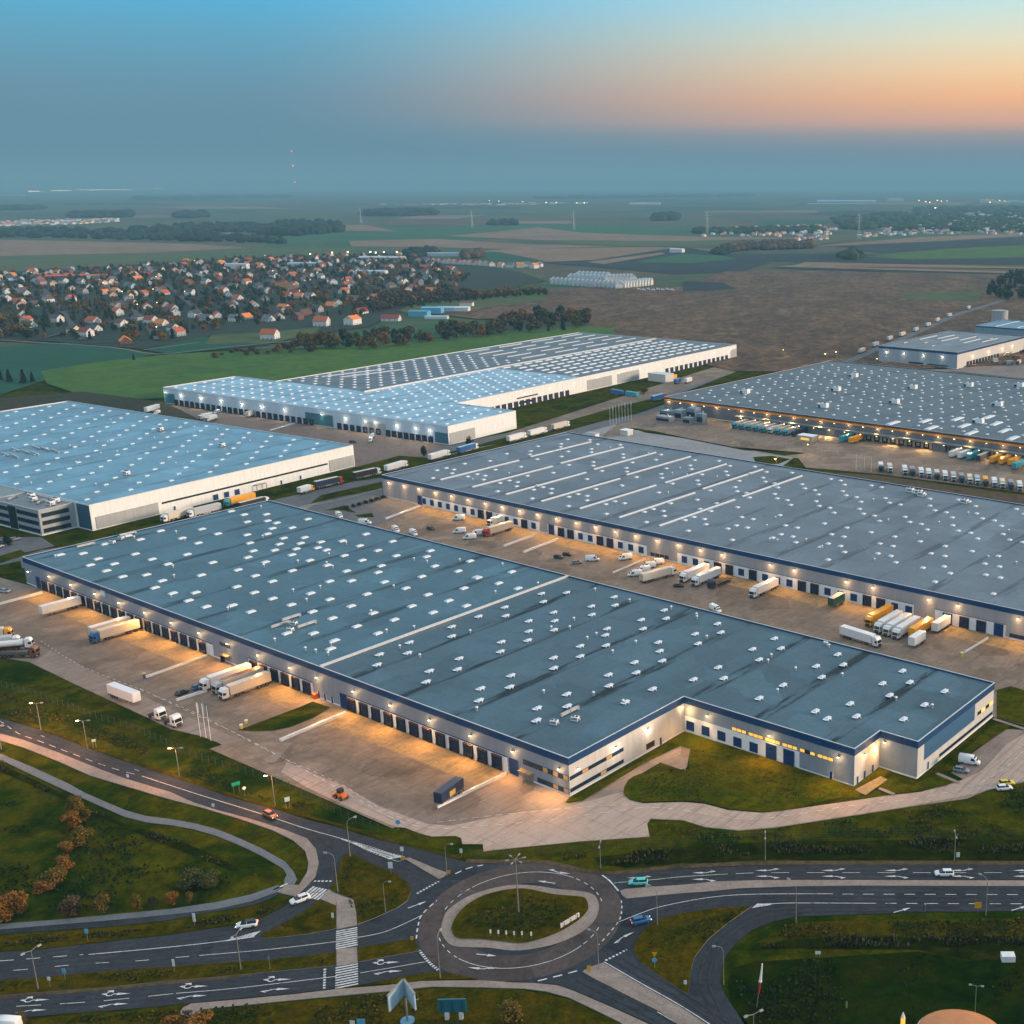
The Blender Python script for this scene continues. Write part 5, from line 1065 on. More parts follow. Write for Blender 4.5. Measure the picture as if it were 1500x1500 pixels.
# yard between the halls
gM = 'vehicles in the yard between the two long warehouses'
for l, k, c_, u, v, an in (
    ('white pickup van nearest the open docks, beside two small vans', 'van', 'white', 672, 762, -PI/2-.9), ('white van with its tail to the docks, left one of the cluster', 'van', 'white', 673, 781, -PI/2-.8), ('white van at the front of the cluster in the middle yard', 'van', 'white', 688, 790, -PI/2-.8), ('white van second from the front of the cluster', 'van', 'white', 700, 784, -PI/2-.6), ('navy estate car beside the white box truck', 'car', 'navy', 713, 781, PI/3),
    ('black car alone near the left end of the middle yard', 'car', 'black', 631, 776, 0), ('left one of two black cars side by side in the middle yard', 'car', 'black', 818, 818, .2), ('right one of two black cars side by side in the middle yard', 'car', 'black', 831, 814, .2), ('grey saloon beside the white van in the middle yard', 'car', 'grey', 845, 826, .9), ('white van between the grey saloon and the docks', 'van', 'white', 868, 822, .7), ('white van beside the thin yellow yard line', 'van', 'white', 916, 820, -2.1),
    ('black car alone in front of the white semi trucks', 'car', 'black', 994, 860, .6), ('front left white van on the small grass island', 'van', 'white', 930, 844, -2.2), ('front right white van on the small grass island', 'van', 'white', 942, 838, -2.2), ('rear left white van behind the island pair', 'van', 'white', 950, 832, -2.2), ('rear right white van behind the island pair', 'van', 'white', 962, 827, -2.2), ('silver car by the docks behind the white trucks', 'car', 'silver', 1001, 843, .5), ('white van next to the docks, left of two white semi trucks', 'van', 'white', 1026, 842, -2.2),
    ('white van half hidden behind the roof edge at the right', 'van', 'white', 1048, 896, -.3), ('white van half hidden behind the teal roof edge', 'van', 'white', 606, 784, -.3), ('second white van half hidden behind the teal roof edge', 'van', 'white', 580, 779, -.3), ('red and white van behind the teal roof edge', 'van', 'white', 535, 768, .5), ('white van furthest left behind the teal roof edge', 'van', 'white', 497, 758, -.3)):
    vput(van(c_) if k == 'van' else car(c_), 'parked_'+k, l, k, u, v, RZ+an if k == 'van' or c_ != 'x' else 0, gM)
vput(boxtruck('white', 'white'), 'box_truck', 'white box truck at the docks left of the red cab', 'truck', 716, 772, RZ+T_OUT, gM)
sput(artic('red', 'cream'), 'semi_truck', 'cream semi truck with red cab at the docks of the second warehouse', 'truck', -194, 145.5, T_OUT, gM)
vput(artic('white', 'cream'), 'semi_truck', 'white semi truck parked nose towards the docks near the small grass island', 'truck', 988, 842, RZ+PI*.43, gM)
sput(artic('white', 'white'), 'semi_truck', 'left white semi truck of the pair docked in the middle yard', 'truck', -83.5, 147, T_OUT, gM); sput(artic('white', 'white'), 'semi_truck', 'right white semi truck of the pair docked in the middle yard', 'truck', -76.8, 146, T_OUT, gM)
sput(lorry_flat('navy'), 'flatbed_truck', 'navy flatbed truck beside the docked white pair', 'truck', -70, 147.5, T_OUT, gM); sput(artic('white', 'white'), 'semi_truck', 'white semi truck standing alone at a dock right of the navy flatbed', 'truck', -50.5, 148, T_OUT, gM)
sput(trailer('green', 8, 'cream'), 'swap_trailer', 'dark green short trailer with cream roof at a dock', 'trailer', -20.5, 156, T_OUT, gM)
gO = 'row of white and orange trucks in the middle yard'
sput(artic('orange', 'orange'), 'semi_truck', 'all orange semi truck at the left of the row', 'truck', .5, 147, T_OUT, gO)
for i, l in enumerate(('white semi truck right beside the orange one', 'second white semi truck from the orange one', 'third white semi truck, nose nearest the roof edge')): sput(artic('white', 'white'), 'semi_truck', l, 'truck', 6.2+i*4, 143.5-i*.8, T_OUT, gO)
sput(trailer('orange'), 'semi_trailer', 'orange semi trailer at the right end of the white row', 'trailer', 18.5, 146, T_OUT, gO); sput(artic('white', 'white'), 'semi_truck', 'white semi truck parked across the noses of the row', 'truck', 13.5, 133, -.12, gO); sput(trailer('white', 8), 'swap_trailer', 'short white trailer standing in front of the orange semi trailer', 'trailer', 22.5, 138.5, T_OUT, gO); sput(trailer('white', 10), 'swap_trailer', 'short white trailer docked by itself at the right end docks', 'trailer', 22.5, 155, T_OUT, gO)
# trucks on the estate road
gR = 'trucks queued along the estate road'
def sgn(p0, p1): return aim(*p0, *p1)
for l, pr, nm, tail, nose in (
    ('orange trailer with blue cab beside the white hall', artic('teal', 'orange'), 'semi_truck', (362, 736), (330, 744)), ('black box truck with white cab behind the teal roof edge', artic('white', 'black', 'cream'), 'semi_truck', (363, 746), (394, 738)), ('grey white semi truck by the white hall wall', artic('white', 'silver'), 'semi_truck', (326, 748), (276, 760)), ('white semi truck furthest left by the white hall wall', artic('white', 'cream'), 'semi_truck', (266, 759), (238, 767)),
    ('small white box truck behind the red cabbed lorry', boxtruck('orange', 'white'), 'box_truck', (433, 727), (459, 719)), ('black semi truck with red cab on the estate road', artic('red', 'navy', 'cream'), 'semi_truck', (458, 718), (502, 708)), ('black semi truck with white cab following the red cabbed one', artic('white', 'black', 'cream'), 'semi_truck', (512, 705), (557, 695)),
    ('white semi truck passing the end of the second warehouse', artic('white', 'white'), 'semi_truck', (556, 696), (596, 684)), ('white semi truck second behind the roof edge', artic('white', 'white'), 'semi_truck', (621, 679), (658, 668)), ('blue sided semi truck behind the grey roof edge', artic('white', 'blue', 'sky'), 'semi_truck', (664, 668), (699, 658)), ('lower one of three white semi trucks parked in line on the estate road', artic('white', 'white'), 'semi_truck', (738, 651), (770, 642)), ('middle one of three white semi trucks parked in line on the estate road', artic('white', 'white'), 'semi_truck', (771, 642), (800, 634)), ('upper one of three white semi trucks parked in line on the estate road', artic('white', 'cream'), 'semi_truck', (804, 633), (833, 625)),
    ('blue semi truck with red cab near the flagpoles', artic('red', 'blue', 'sky'), 'semi_truck', (944, 592), (974, 584))):
    c, a = sgn(tail, nose); inst(pr, nm, l, 'truck', (c.x, c.y, .25), a, gR)
# white hall yard
gD = 'vehicles in the yard of the L-shaped white warehouse'
for l, pr, nm, cat, tail, nose in (('white semi trailer furthest left behind the blue roof', trailer('white'), 'semi_trailer', 'trailer', (235, 600), (214, 606)), ('white van behind the blue roof edge', van('white'), 'parked_van', 'van', (240, 604), (230, 607)), ('left white box truck of the pair behind the blue roof', boxtruck('white', 'white'), 'box_truck', 'truck', (312, 612), (292, 616)), ('right white box truck of the pair behind the blue roof', boxtruck('white', 'white'), 'box_truck', 'truck', (321, 614), (302, 619)), ('white van parked at the white hall docks', van('white'), 'parked_van', 'van', (330, 602), (318, 606)), ('cream swap trailer against the white hall docks', trailer('cream', 8), 'swap_trailer', 'trailer', (375, 608), (362, 613)), ('white van in front of a lit dock at the white hall', van('white'), 'parked_van', 'van', (548, 640), (543, 647)), ('black car beside the end of the blue roofed hall', car('black'), 'parked_car', 'car', (510, 649), (517, 649)), ('white van on the corner road behind the blue roof', van('white'), 'parked_van', 'van', (540, 646), (546, 641))):
    c, a = sgn(tail, nose); inst(pr, nm, l, cat, (c.x, c.y, .25), a, gD)
for i, (l, c_, u, v) in enumerate((('blue container left of the yellow tree by the white hall', 'blue', 898, 577), ('teal container right of the blue one by the white hall', 'teal', 920, 580))):
    c, a = sgn((u-10, v-2), (u+14, v+2)); inst(trailer(c_, 12), 'shipping_container', l, 'container', (c.x, c.y, -.5), a)
for l, tail, nose, c_ in (('orange trailer beside the pale kiosk of the white hall', (975, 560), (990, 556), 'orange'), ('blue trailer in the white hall side yard', (985, 565), (996, 561), 'blue'), ('white trailer in the white hall side yard', (996, 565), (1012, 560), 'white')):
    c, a = sgn(tail, nose); inst(trailer(c_, 9), 'swap_trailer', l, 'trailer', (c.x, c.y, .2), a)
for i, (u, v, c_) in enumerate(((5, 797, 'navy'), (14, 794, 'black'), (23, 792, 'grey'), (-2, 803, 'silver'))): vput(car(c_), 'parked_car', '%s car in the parking strip by the office block' % c_, 'car', u, v, RZ+PI/2, 'cars by the office block', .25)
for i, (u, v) in enumerate(((1436, 531), (1452, 527), (1462, 531), (1474, 522), (1484, 527), (1493, 519), (1470, 536), (1490, 536))): vput(boxtruck(('navy', 'black', 'brown')[i % 3], ('brown', 'navy', 'grey', 'cream')[i % 4]), 'box_truck', '%s dark lorry in the warm lit yard beside the far warehouse' % ('first second third fourth fifth sixth seventh last'.split()[i]), 'truck', u, v, RZ+i*.7, 'lorries by the far warehouse', .7)
# orange-eaves hall: trucks at docks, parked trailers
gE = 'trucks at the docks of the orange-eaved warehouse'
for i in range(8): sput(artic('teal' if i not in (5,) else 'white', 'cream', 'cream'), 'semi_truck', ('cream semi truck with cyan cab, number %s from the left in the dock row' % ('one two three four five six seven eight'.split()[i])) if i < 7 else 'navy cabbed semi truck ending the row of cyan cabs', 'truck', -249.5+i*5.6, 402.5, T_OUT, gE)
sput(artic('navy', 'navy'), 'semi_truck', 'navy semi truck at the right end of the cyan cabs', 'truck', -204.5, 404, T_OUT, gE)
for l, c_, s_ in (('teal semi trailer docked left of the orange one', 'teal', -171), ('orange semi trailer docked right of the teal one', 'orange', -164.5), ('first white semi trailer in the cluster of docked trailers', 'white', -98), ('second white semi trailer in the cluster of docked trailers', 'white', -92.5), ('white and teal semi trailer in the docked cluster', 'teal', -87), ('navy semi trailer in the docked cluster', 'navy', -81), ('left orange semi trailer in the docked cluster', 'orange', -73), ('middle orange semi trailer in the docked cluster', 'orange', -67.5), ('right orange semi trailer in the docked cluster', 'orange', -62), ('teal semi trailer alone in front of the orange ones', 'teal', -56.5), ('white semi trailer at the right picture edge', 'white', -44)):
    sput(trailer(c_, 13.6, 'cream' if c_ == 'navy' else None), 'semi_trailer', l, 'trailer', s_, 405.5 if 'alone' not in l else 399, T_OUT, gE)
gP = 'parked tractor units and trailers in the row beside the bare bank'
cols_ = 'white cream white grey white white cream white silver grey cream silver orange white cream grey white'.split()
us = [1290, 1303, 1325, 1336, 1349, 1360, 1372, 1384, 1396, 1408, 1420, 1431, 1443, 1456, 1468, 1480, 1493]
names = ['leftmost', 'second', 'third', 'fourth', 'fifth', 'sixth', 'seventh', 'eighth', 'ninth', 'tenth', 'eleventh', 'twelfth', 'only orange', 'fourteenth', 'fifteenth', 'sixteenth', 'rightmost']
for i, (u, c_) in enumerate(zip(us, cols_)):
    v = 692+(u-1290)*.142; c, a = sgn((u-2, v-11), (u+1, v)); inst(boxtruck('white' if i % 3 else 'navy', c_), 'box_truck', '%s%s truck of the row parked beside the bare earth bank' % (names[i]+' ', c_ if c_ != 'orange' else 'cabbed'), 'truck', (c.x, c.y, .2), a, gP)
gF = 'trucks waiting along the far field road'
for i, (u, v) in enumerate(((1262, 518), (1281, 509), (1302, 500), (1320, 494), (1340, 487), (1357, 480), (1371, 473), (1388, 466), (1416, 455))):
    c, a = sgn((u-5, v+2), (u+5, v-2)); inst(artic('white' if i % 2 else 'red', 'silver' if i % 3 else 'cream'), 'semi_truck', '%s white truck waiting along the road by the brown field' % ('nearest second third fourth fifth sixth seventh eighth farthest'.split()[i]), 'truck', (c.x, c.y, .8), a, gF)
ribbon(pl([(1235, 534), (1290, 510), (1340, 489), (1400, 462), (1440, 450), (1470, 440)], 3), 9, .7, road_mid, 'road')
p = W(960, 572)
# ------------------------------------------------------------------ low walls, fences, lamps, signs
def lowwall(label, p0, p1, w=.45, h=.7, m=None, group='low ramp walls in the yards'):
    a, c = W(*p0), W(*p1); d = c-a; t = thing('ramp_wall', label, 'wall', (a.x, a.y, .02), math.atan2(d.y, d.x), group)
    b = MB(); b.box(0, d.length, -w/2, w/2, 0, h, m or white_panel); b.build('wall_body', t); b = MB(); b.box(-.02, d.length+.02, -w/2-.04, w/2+.04, h, h+.06, light_cap); b.build('coping', t)
    if h > .9:
        b = MB(); b.tube([(0, 0, h), (0, 0, h+.9), (d.length, 0, h+.9), (d.length, 0, h)], .03, steel); b.build('railing', t)
for l, p0, p1, w in (('long white ramp wall at the left picture edge before the docks', (-30, 894), (62, 869), .9), ('thin ramp wall with blue bollard end in the front yard', (212, 994), (303, 962), .35), ('short white ramp wall beside the black parked car', (259, 1027), (303, 1013), .6), ('broad white ramp wall left of the right-hand docks', (411, 1086), (508, 1045), .9), ('white ramp wall beside the dark navy trailer', (641, 1184), (741, 1135), .5),
    ('white ramp wall left of the first docks of the second warehouse', (565, 761), (617, 742), .9), ('shorter white ramp wall beside the red cabbed truck', (738, 801), (783, 785), .7), ('white ramp wall between the two dock groups of the second warehouse', (767, 810), (817, 791), .9), ('thin yellowish ramp wall ending the middle docks', (898, 840), (946, 820), .3), ('ramp wall with yellow post at the right end of the second warehouse', (1413, 957), (1447, 936), .4), ('white ramp wall in the yard of the white warehouse', (396, 631), (432, 621), .8)): lowwall(l, p0, p1, w)
a, c = W(1468, 983), W(1487, 969)
def bollard(label, u, v, c_, h=1.6):
    p = W(u, v); t = thing('bollard', label, 'bollard', (p.x, p.y, .02)); b = MB(); b.cyl((0, 0, 0), .42, h, PM(c_), 10); b.build('post', t); b = MB(); b.cyl((0, 0, h), .5, .25, PM('yellow') if c_ != 'yellow' else white_p, 10); b.build('cap', t)
bollard('blue bollard at the end of the thin ramp wall', 212, 994, 'blue'); bollard('yellow bollard at the end of the right ramp wall', 1409, 963, 'yellow'); bollard('ochre bollard at the tip of the grass island', 354, 1068, 'yellow', 1.2); bollard('second ochre bollard on the grass island edge', 361, 1060, 'yellow', .9)
def fence(label, pts, post=2.8, h=2.2):
    P = pl(pts, 4); steel = flat('fence_green', (.05, .06, .045), .6); t = thing('wire_fence', label, 'fence', (P[0].x, P[0].y, 0)); o = P[0]; acc = 0; w = MB(); last = None
    b = MB(); b.box(-.05, .05, -.05, .05, 0, h, steel); pm = b.mesh('post')
    tot = [];
    for i in range(len(P)-1):
        L = (P[i+1]-P[i]).length; d = (P[i+1]-P[i])/L; s_ = acc
        while s_ < L: tot.append(P[i]+d*s_); s_ += post
        acc = s_-L
    for p in tot[:99]: obj('post', pm, t, p-o)
    for z in (.1, .7, 1.4, 2.1):
        w.tube([p-o+Vector((0, 0, z)) for p in tot], .014, steel, 3)
    w.build('wire_mesh', t)
fence('wire fence along the grass slope above the diagonal road', [(-40, 990), (0, 1005), (63, 1024), (133, 1050), (200, 1072), (260, 1099), (317, 1122), (408, 1149), (480, 1186), (560, 1222)])
fence('wire fence between the yard and the roundabout verge', [(690, 1256), (708, 1258), (773, 1252), (850, 1246), (960, 1238), (1020, 1235)])
fence('wire fence along the lawn beside the east carriageway', [(1020, 1235), (1080, 1232), (1200, 1229), (1350, 1227), (1560, 1226)])
def lampproto(kind, lit):
    def f():
        b = MB(); H = 8.6 if kind != 'low' else 7
        b.tube([(0, 0, 0), (0, 0, 1.2)], .13, steel, 8); b.tube([(0, 0, 1.2), (0, 0, H)], .1, steel, 8, .06); pole = b.mesh('pole'); pr = [('pole', pole, (0, 0, 0), None, 0)]
        arms = (1,) if kind == 'single' else ((1, -1) if kind in ('double', 'low') else ())
        b = MB()
        if kind == 'single': b.tube([(0, 0, H-.1), (.25, 0, H+.55), (.8, 0, H+.95), (1.8, 0, H+1.1)], .05, steel, 6); arm = b.mesh('arm'); pr.append(('arm', arm, (0, 0, 0), None, 0)); hx = [(1.9, H+1.08, 0)]
        else:
            for s in (1, -1): b.tube([(0, 0, H-.05), (s*1.3, 0, H+.25)], .05, steel, 6)
            pr.append(('arm', b.mesh('arm'), (0, 0, 0), None, 0)); hx = [(1.5, H+.22, 0), (-1.5, H+.22, PI)]
        for k, (x, z, r) in enumerate(hx):
            b = MB(); b.bev(-.35, .45, -.16, .16, 0, .16, steel, .05); b.box(-.3, .42, -.2, .2, -.14, 0, street_on if (lit and k == len(hx)-1) else head_off); pr.append(('lamp_head', b.mesh('lamp_head'), (x, 0, z), None, r))
        return pr
    return cached(('lamp', kind, lit), f)
LSt = lamp_data('street_light', 7000, (1, .42, .14), .15, False)
def lamp(label, u, v, kind, ang, lit=False, sc=1, light=None):
    p = W(u, v); t = inst(lampproto(kind, lit), 'street_lamp', label, 'lamp', (p.x, p.y, 0), ang, 'street lamps along the roads', sc)
    if lit:
        hx = (-1.5 if kind != 'single' else 1.9); obj('lamp_light', light or LSt, t, (hx, 0, 8.55))
for l, u, v, k, an, lit, sc in (('lit double lamp, leftmost on the grass slope', 60, 1069, 'double', R(2), True, .95), ('lit double lamp, second from left on the slope beside a small white sign', 128, 1096, 'double', R(2), True, .95), ('lit double lamp, third from left on the slope, below the flagpoles', 263, 1138, 'double', R(2), True, .95), ('lit double lamp on the slope beside the green road sign', 403, 1180, 'double', R(2), True, .95), ('lit double lamp at the left picture edge beside the diagonal road', 2, 1098, 'low', R(0), True, 1),
    ('curved lamp where the diagonal road meets the painted hatching', 513, 1255, 'single', R(35), False, 1), ('lamp on the paved splitter island north of the roundabout', 655, 1283, 'single', R(-10), False, .85), ('lamp in the dark grass island beside the slip road', 565, 1337, 'single', R(-10), False, .8), ('curved lamp on the slip road bend beside the zebra crossing', 495, 1307, 'single', PI-.1, False, 1), ('double lamp in the central reservation, left one, near the picture edge', 56, 1449, 'double', R(60), False, 1.0), ('double lamp in the central reservation beside the white car', 353, 1421, 'double', R(80), False, .95), ('lamp on the sliver of grass south-west of the roundabout', 645, 1434, 'single', R(85), False, 1.0), ('curved lamp on the paved island south-east of the roundabout', 877, 1420, 'single', PI-.3, False, .9),
    ('curved lamp beside the blue car east of the roundabout', 963, 1356, 'single', PI-.4, False, .95), ('lamp in front of the light concrete turning area', 880, 1272, 'low', R(90), False, .85), ('lamp on the verge where the estate road bends closest', 1121, 1260, 'low', R(90), False, .9), ('curved lamp on the inner verge of the loop road junction', 1166, 1351, 'single', PI-.6, False, 1), ('lamp behind the white car on the east verge', 1398, 1261, 'low', R(90), False, .95), ('curved lamp at the right beside an amber sign', 1444, 1341, 'single', PI-.7, False, .95), ('curved lamp inside the bend of the loop road', 1060, 1443, 'single', PI, False, .9), ('double lamp at the bottom edge by the loop road', 1104, 1546, 'double', R(30), False, 1), ('double lamp standing in the dark lawn beside the orange dome', 1428, 1486, 'double', R(-12), False, .72)): lamp(l, u, v, k, an, lit, sc)
# estate lamps beyond
for i, (u, v) in enumerate(((1150, 524), (1211, 530), (1226, 527), (1137, 690), (1183, 668), (1283, 537))):
    p = W(u, v); t = inst(lampproto('low', True), 'street_lamp', '%s lit lamp on the far estate road' % ('first second third fourth fifth sixth'.split()[i]), 'lamp', (p.x, p.y, 0), .4*i, 'lit lamps on the estate roads'); obj('lamp_light', lamp_data('estate_light', 1500, (1, .7, .4), .2, False), t, (-1.5, 0, 7))
# central mast
p = W(760, 1338); t = thing('lighting_mast', 'tall mast with star of six lamp arms in the middle of the roundabout', 'mast', (p.x, p.y, .3))
b = MB(); b.tube([(0, 0, 0), (0, 0, 13)], .16, steel, 8, .08); b.build('pole', t)
for k in range(6):
    b = MB(); b.tube([(0, 0, 12.6), (1.5, 0, 12.8)], .04, steel, 5); o = b.build('arm', t, (0, 0, 0), k*PI/3+.3); b = MB(); b.bev(1.4, 2.2, -.16, .16, 12.7, 12.9, steel, .05); b.build('lamp_head', o)
# sign boards
def sign(label, u, v, w, h, z, m, ang=0, shape='rect', two=False, back=None, cat='sign'):
    p = W(u, v); t = thing('road_sign', label, cat, (p.x, p.y, 0), ang)
    b = MB()
    for x in ((-w*.33, w*.33) if two else (0,)): b.tube([(x, 0, 0), (x, 0, z+h*.9)], .04, steel, 6)
    b.build('sign_post', t); b = MB()
    if shape == 'disc': b.cyl((0, -.08, z+h/2), w/2, .05, m, 16, 'y')
    elif shape == 'tri': b.add([(-w/2, -.06, z+h), (w/2, -.06, z+h), (0, -.06, z), (-w/2, -.02, z+h), (w/2, -.02, z+h), (0, -.02, z)], [(0, 2, 1), (3, 4, 5), (0, 1, 4, 3), (1, 2, 5, 4), (2, 0, 3, 5)], m)
    else: b.bev(-w/2, w/2, -.08, -.03, z, z+h, m, .01)
    b.build('sign_plate', t); return t
sg_green = flat('sign_green', (.01, .3, .2), .4); sg_blue = flat('sign_blue', (.12, .4, .6), .4); sg_white = flat('sign_white', (.7, .7, .66), .4); sg_amber = flat('sign_amber', (.7, .35, .02), .4)
for l, u, v, w, h, z, m, an, sh, two in (
    ('green road sign on two legs above the diagonal road', 347, 1161, 2.0, 1.0, 2.0, sg_green, R(35), 'rect', True), ('small round white sign between green sign and lamp', 359, 1166, .9, .9, 1.8, sg_white, R(35), 'disc', False), ('white diamond sign above the orange car', 422, 1184, 1.2, 1.2, 1.9, sg_white, R(30), 'rect', True), ('small white sign beside the second slope lamp', 139, 1096, 1.0, .7, 2.0, sg_white, R(30), 'rect', True), ('small white sign on the diagonal road footway', 188, 1143, .7, .9, .9, sg_white, 0, 'rect', False),
    ('pink white sign on the footway opposite the orange car', 313, 1186, .7, .8, .9, sg_white, 0, 'rect', False), ('blue plate sign between cycle path and west carriageway', 129, 1379, .7, 1.1, 1.9, sg_blue, 0, 'rect', False), ('blue plate sign in the central reservation near the left lamp', 96, 1436, .7, 1.1, 1.6, sg_blue, 0, 'rect', False), ('pale sign in the central reservation near the left lamp', 74, 1447, .6, .8, 1.7, sg_white, 0, 'rect', False), ('tall white blade sign by the cycle path', 286, 1357, .6, 2.0, 1.2, sg_white, 0, 'rect', False), ('slim white sign in the middle of the reservation', 256, 1424, .5, 1.6, 1.4, sg_white, 0, 'rect', False), ('grey post sign left of the crossing in the reservation', 396, 1421, .4, .8, 2.4, steel, 0, 'rect', False), ('white post sign by the grass triangle', 488, 1349, .5, 1.2, .8, sg_white, 0, 'rect', False),
    ('amber keep-left sign on the tip of the north splitter island', 591, 1262, .9, .9, .5, sg_amber, 0, 'rect', False), ('white sign standing above the amber keep-left sign', 590, 1259, .8, 1.1, 2.2, sg_white, 0, 'rect', False), ('amber sign at the wide end of the north splitter island', 657, 1282, .9, .9, .4, sg_amber, 0, 'rect', False), ('blue white round sign where the slip island begins', 573, 1281, 1.0, 1.6, 1.6, sg_white, 0, 'rect', False), ('pale blue round sign on the kerb of the yard', 584, 1216, 1.2, 1.2, 1.6, sg_blue, 0, 'disc', False), ('amber sign on the west splitter island', 604, 1380, .6, .8, .6, sg_amber, 0, 'rect', False), ('white sign on the verge beside the yard corner', 676, 1256, .6, 1.1, 1.2, sg_white, 0, 'rect', False), ('amber sign on the south-east paved island', 863, 1424, .8, 1.2, .3, sg_amber, 0, 'rect', False), ('blue disc under an amber triangle on the dark grass wedge', 959, 1419, 1.0, 1.0, 1.5, sg_blue, 0, 'disc', False), ('amber warning sign above the blue disc on the grass wedge', 959.5, 1418.6, 1.1, 1.0, 2.7, sg_amber, 0, 'tri', False), ('white marker sign at the tail of the grass wedge', 1004, 1446, .6, .9, .7, sg_white, 0, 'rect', False), ('amber square sign on the verge at the right', 1432, 1337, 1.4, 1.4, 1.2, sg_amber, 0, 'rect', False), ('thin pale post sign on the east verge', 1355, 1336, .5, .3, 1.9, sg_white, 0, 'rect', False), ('white board sign beside the dark ditch', 1198, 1402, 1.1, .7, .7, sg_white, 0, 'rect', True), ('pale wooden post in the dark lawn', 1240, 1477, .3, 1.5, .1, flat('pale_wood', (.3, .25, .14), .7), 0, 'rect', False), ('small pale sign board at the bottom edge, left one', 517, 1507, .9, .9, .9, sg_white, 0, 'rect', False), ('blue white sign board at the bottom edge, right one', 530, 1508, 1.5, 1.4, .9, sg_blue, 0, 'rect', False), ('white sign by the ditch near the lawn corner', 1403, 1262, .8, 1.2, 1.2, sg_white, 0, 'rect', False)): sign(l, u, v, w, h, z, m, an, sh, two)
for i in range(6):
    sign('slim pale plate sign on the roundabout lawn, %s of six' % ('leftmost', 'second', 'third', 'fourth', 'fifth', 'rightmost')[i], 719+i*11.5+(2 if i == 5 else 0), 1372+i*.9+(1 if i < 4 else 0), .35, .9, 1.0, sg_white, R(20))
# letters on the island
t = thing('island_letters', 'row of white and red upright letters on the roundabout lawn', 'sign', W(821, 1362)+Vector((0, 0, .3))); d = W(849, 1345)-W(821, 1362); t.rotation_euler.z = math.atan2(d.y, d.x); L = d.length
redp = flat('letter_red', (.5, .05, .03), .5)
for i in range(9):
    b = MB(); x = L*(i+.2)/9; w = L/9*.66
    if i % 3 == 1: b.box(x, x+.16, -.1, .1, .15, 1.15, sg_white); b.box(x, x+w, -.1, .1, .98, 1.15, sg_white); b.box(x, x+w*.8, -.1, .1, .5, .66, sg_white)
    else: b.box(x, x+.15, -.1, .1, .15, 1.1, sg_white); b.box(x+w-.15, x+w, -.1, .1, .15, 1.1, sg_white); b.box(x+.15, x+w-.15, -.1, .1, .95, 1.1, sg_white); b.box(x+.15, x+w-.15, -.1, .1, .15, .3, sg_white)
    b.box(x, x+w, .1, .22, .15, 1.1, redp); b.build('letter', t)
# V-shaped hoarding, billboard, pylons
p = W(597, 1497); t = thing('advertising_hoarding', 'V-shaped pair of pale boards on one tall pole at the bottom edge', 'billboard', (p.x, p.y, 0))
b = MB(); b.tube([(0, 0, 0), (0, 0, 9.2)], .22, steel, 10); b.cyl((0, 0, 0), 1.3, .4, flat('blue_base', (.1, .25, .35), .6), 14); b.build('pole', t)
for s, ou, ov in ((-1, 574, 1474), (1, 613, 1471)):
    d = W(ou, ov, 6)-W(597, 1449, 6); d.z = 0; dx, dy = d.x, d.y; L = d.length; o = MB(); o.box(0.1, L, -.12, .12, 6.0, 9.2, flat('hoarding_face', (.42, .55, .64), .5, 0, .25, .5)); q = o.build('board', t, (0, 0, 0), math.atan2(dy, dx))
    o = MB(); o.box(.05, L+.05, -.2, .2, 9.2, 9.35, steel); o.box(.05, L+.05, -.2, .2, 5.85, 6.0, steel); o.box(L*.5, L*.5+.1, s*.2, s*1.6, 5.9, 6.0, steel); o.build('frame', q)
p = W(664, 1493); t = thing('billboard', 'teal billboard seen from behind on two short white legs', 'billboard', (p.x, p.y, 0), R(2))
b = MB(); b.box(-2.6, 2.6, -.15, .15, 1.6, 4.4, flat('teal_board', (.02, .13, .17), .5)); bo = b.build('board', t)
b = MB()
for x in (-1.9, -.0, 1.9): b.box(x-.08, x+.08, -.3, -.15, 1.6, 4.4, flat('teal_batten', (.012, .08, .11), .5))
b.build('batten', bo)
for x in (-1.1, 1.5): b = MB(); b.box(x-.35, x+.35, -.3, .3, 0, 1.6, sg_white); b.build('leg', t)
p = W(1108, 1478); t = thing('banner_mast', 'leaning mast with white tip and red lower sleeve beside the loop road', 'mast', (p.x, p.y, 0))
b = MB(); b.tube([(0, 0, 0), (.5, 0, 4.0), (1.1, 0, 9.6)], .07, steel, 6); b.build('pole', t)
b = MB(); b.tube([(.42, 0, 3.4), (.56, 0, 4.4), (.72, 0, 5.9)], .16, PM('red'), 8, .24); b.build('red_sleeve', t); b = MB(); b.tube([(.78, 0, 6.3), (.95, 0, 8), (1.12, 0, 9.9)], .26, white_p, 8, .12); b.ball((.75, 0, 6.1), .35, white_p); b.build('white_sleeve', t)
p = W(1322, 1516); t = thing('rocket_pylon', 'slim pointed pylon with white tip and orange red body at the bottom edge', 'sign', (p.x, p.y, 0))
b = MB(); b.cyl((0, 0, 0), .42, 1.6, PM('red'), 12, r1=.44); b.cyl((0, 0, 1.6), .44, 2.2, emit('pylon_glow', (1, .5, .06), 1.0), 12, r1=.4); b.build('pylon_body', t); b = MB(); b.cyl((0, 0, 3.8), .4, 1.1, white_p, 12, r1=.05); b.build('tip', t)
p = W(1405, 1535); t = thing('canopy_dome', 'orange domed canopy roof at the bottom right edge', 'canopy', (p.x, p.y, 0), R(-8))
b = MB(); b.smooth = True; rs = []
for k in range(9): a = PI/2*k/8; rs.append([(math.cos(2*PI*i/36)*7.6*math.cos(a)+1e-3*i, math.sin(2*PI*i/36)*5.6*math.cos(a), 3.4+1.9*math.sin(a)) for i in range(36)])
b.loft(rs, flat('orange_membrane', (.55, .20, .06), .45, 0, .15, .3), caps=False); b.build('roof', t)
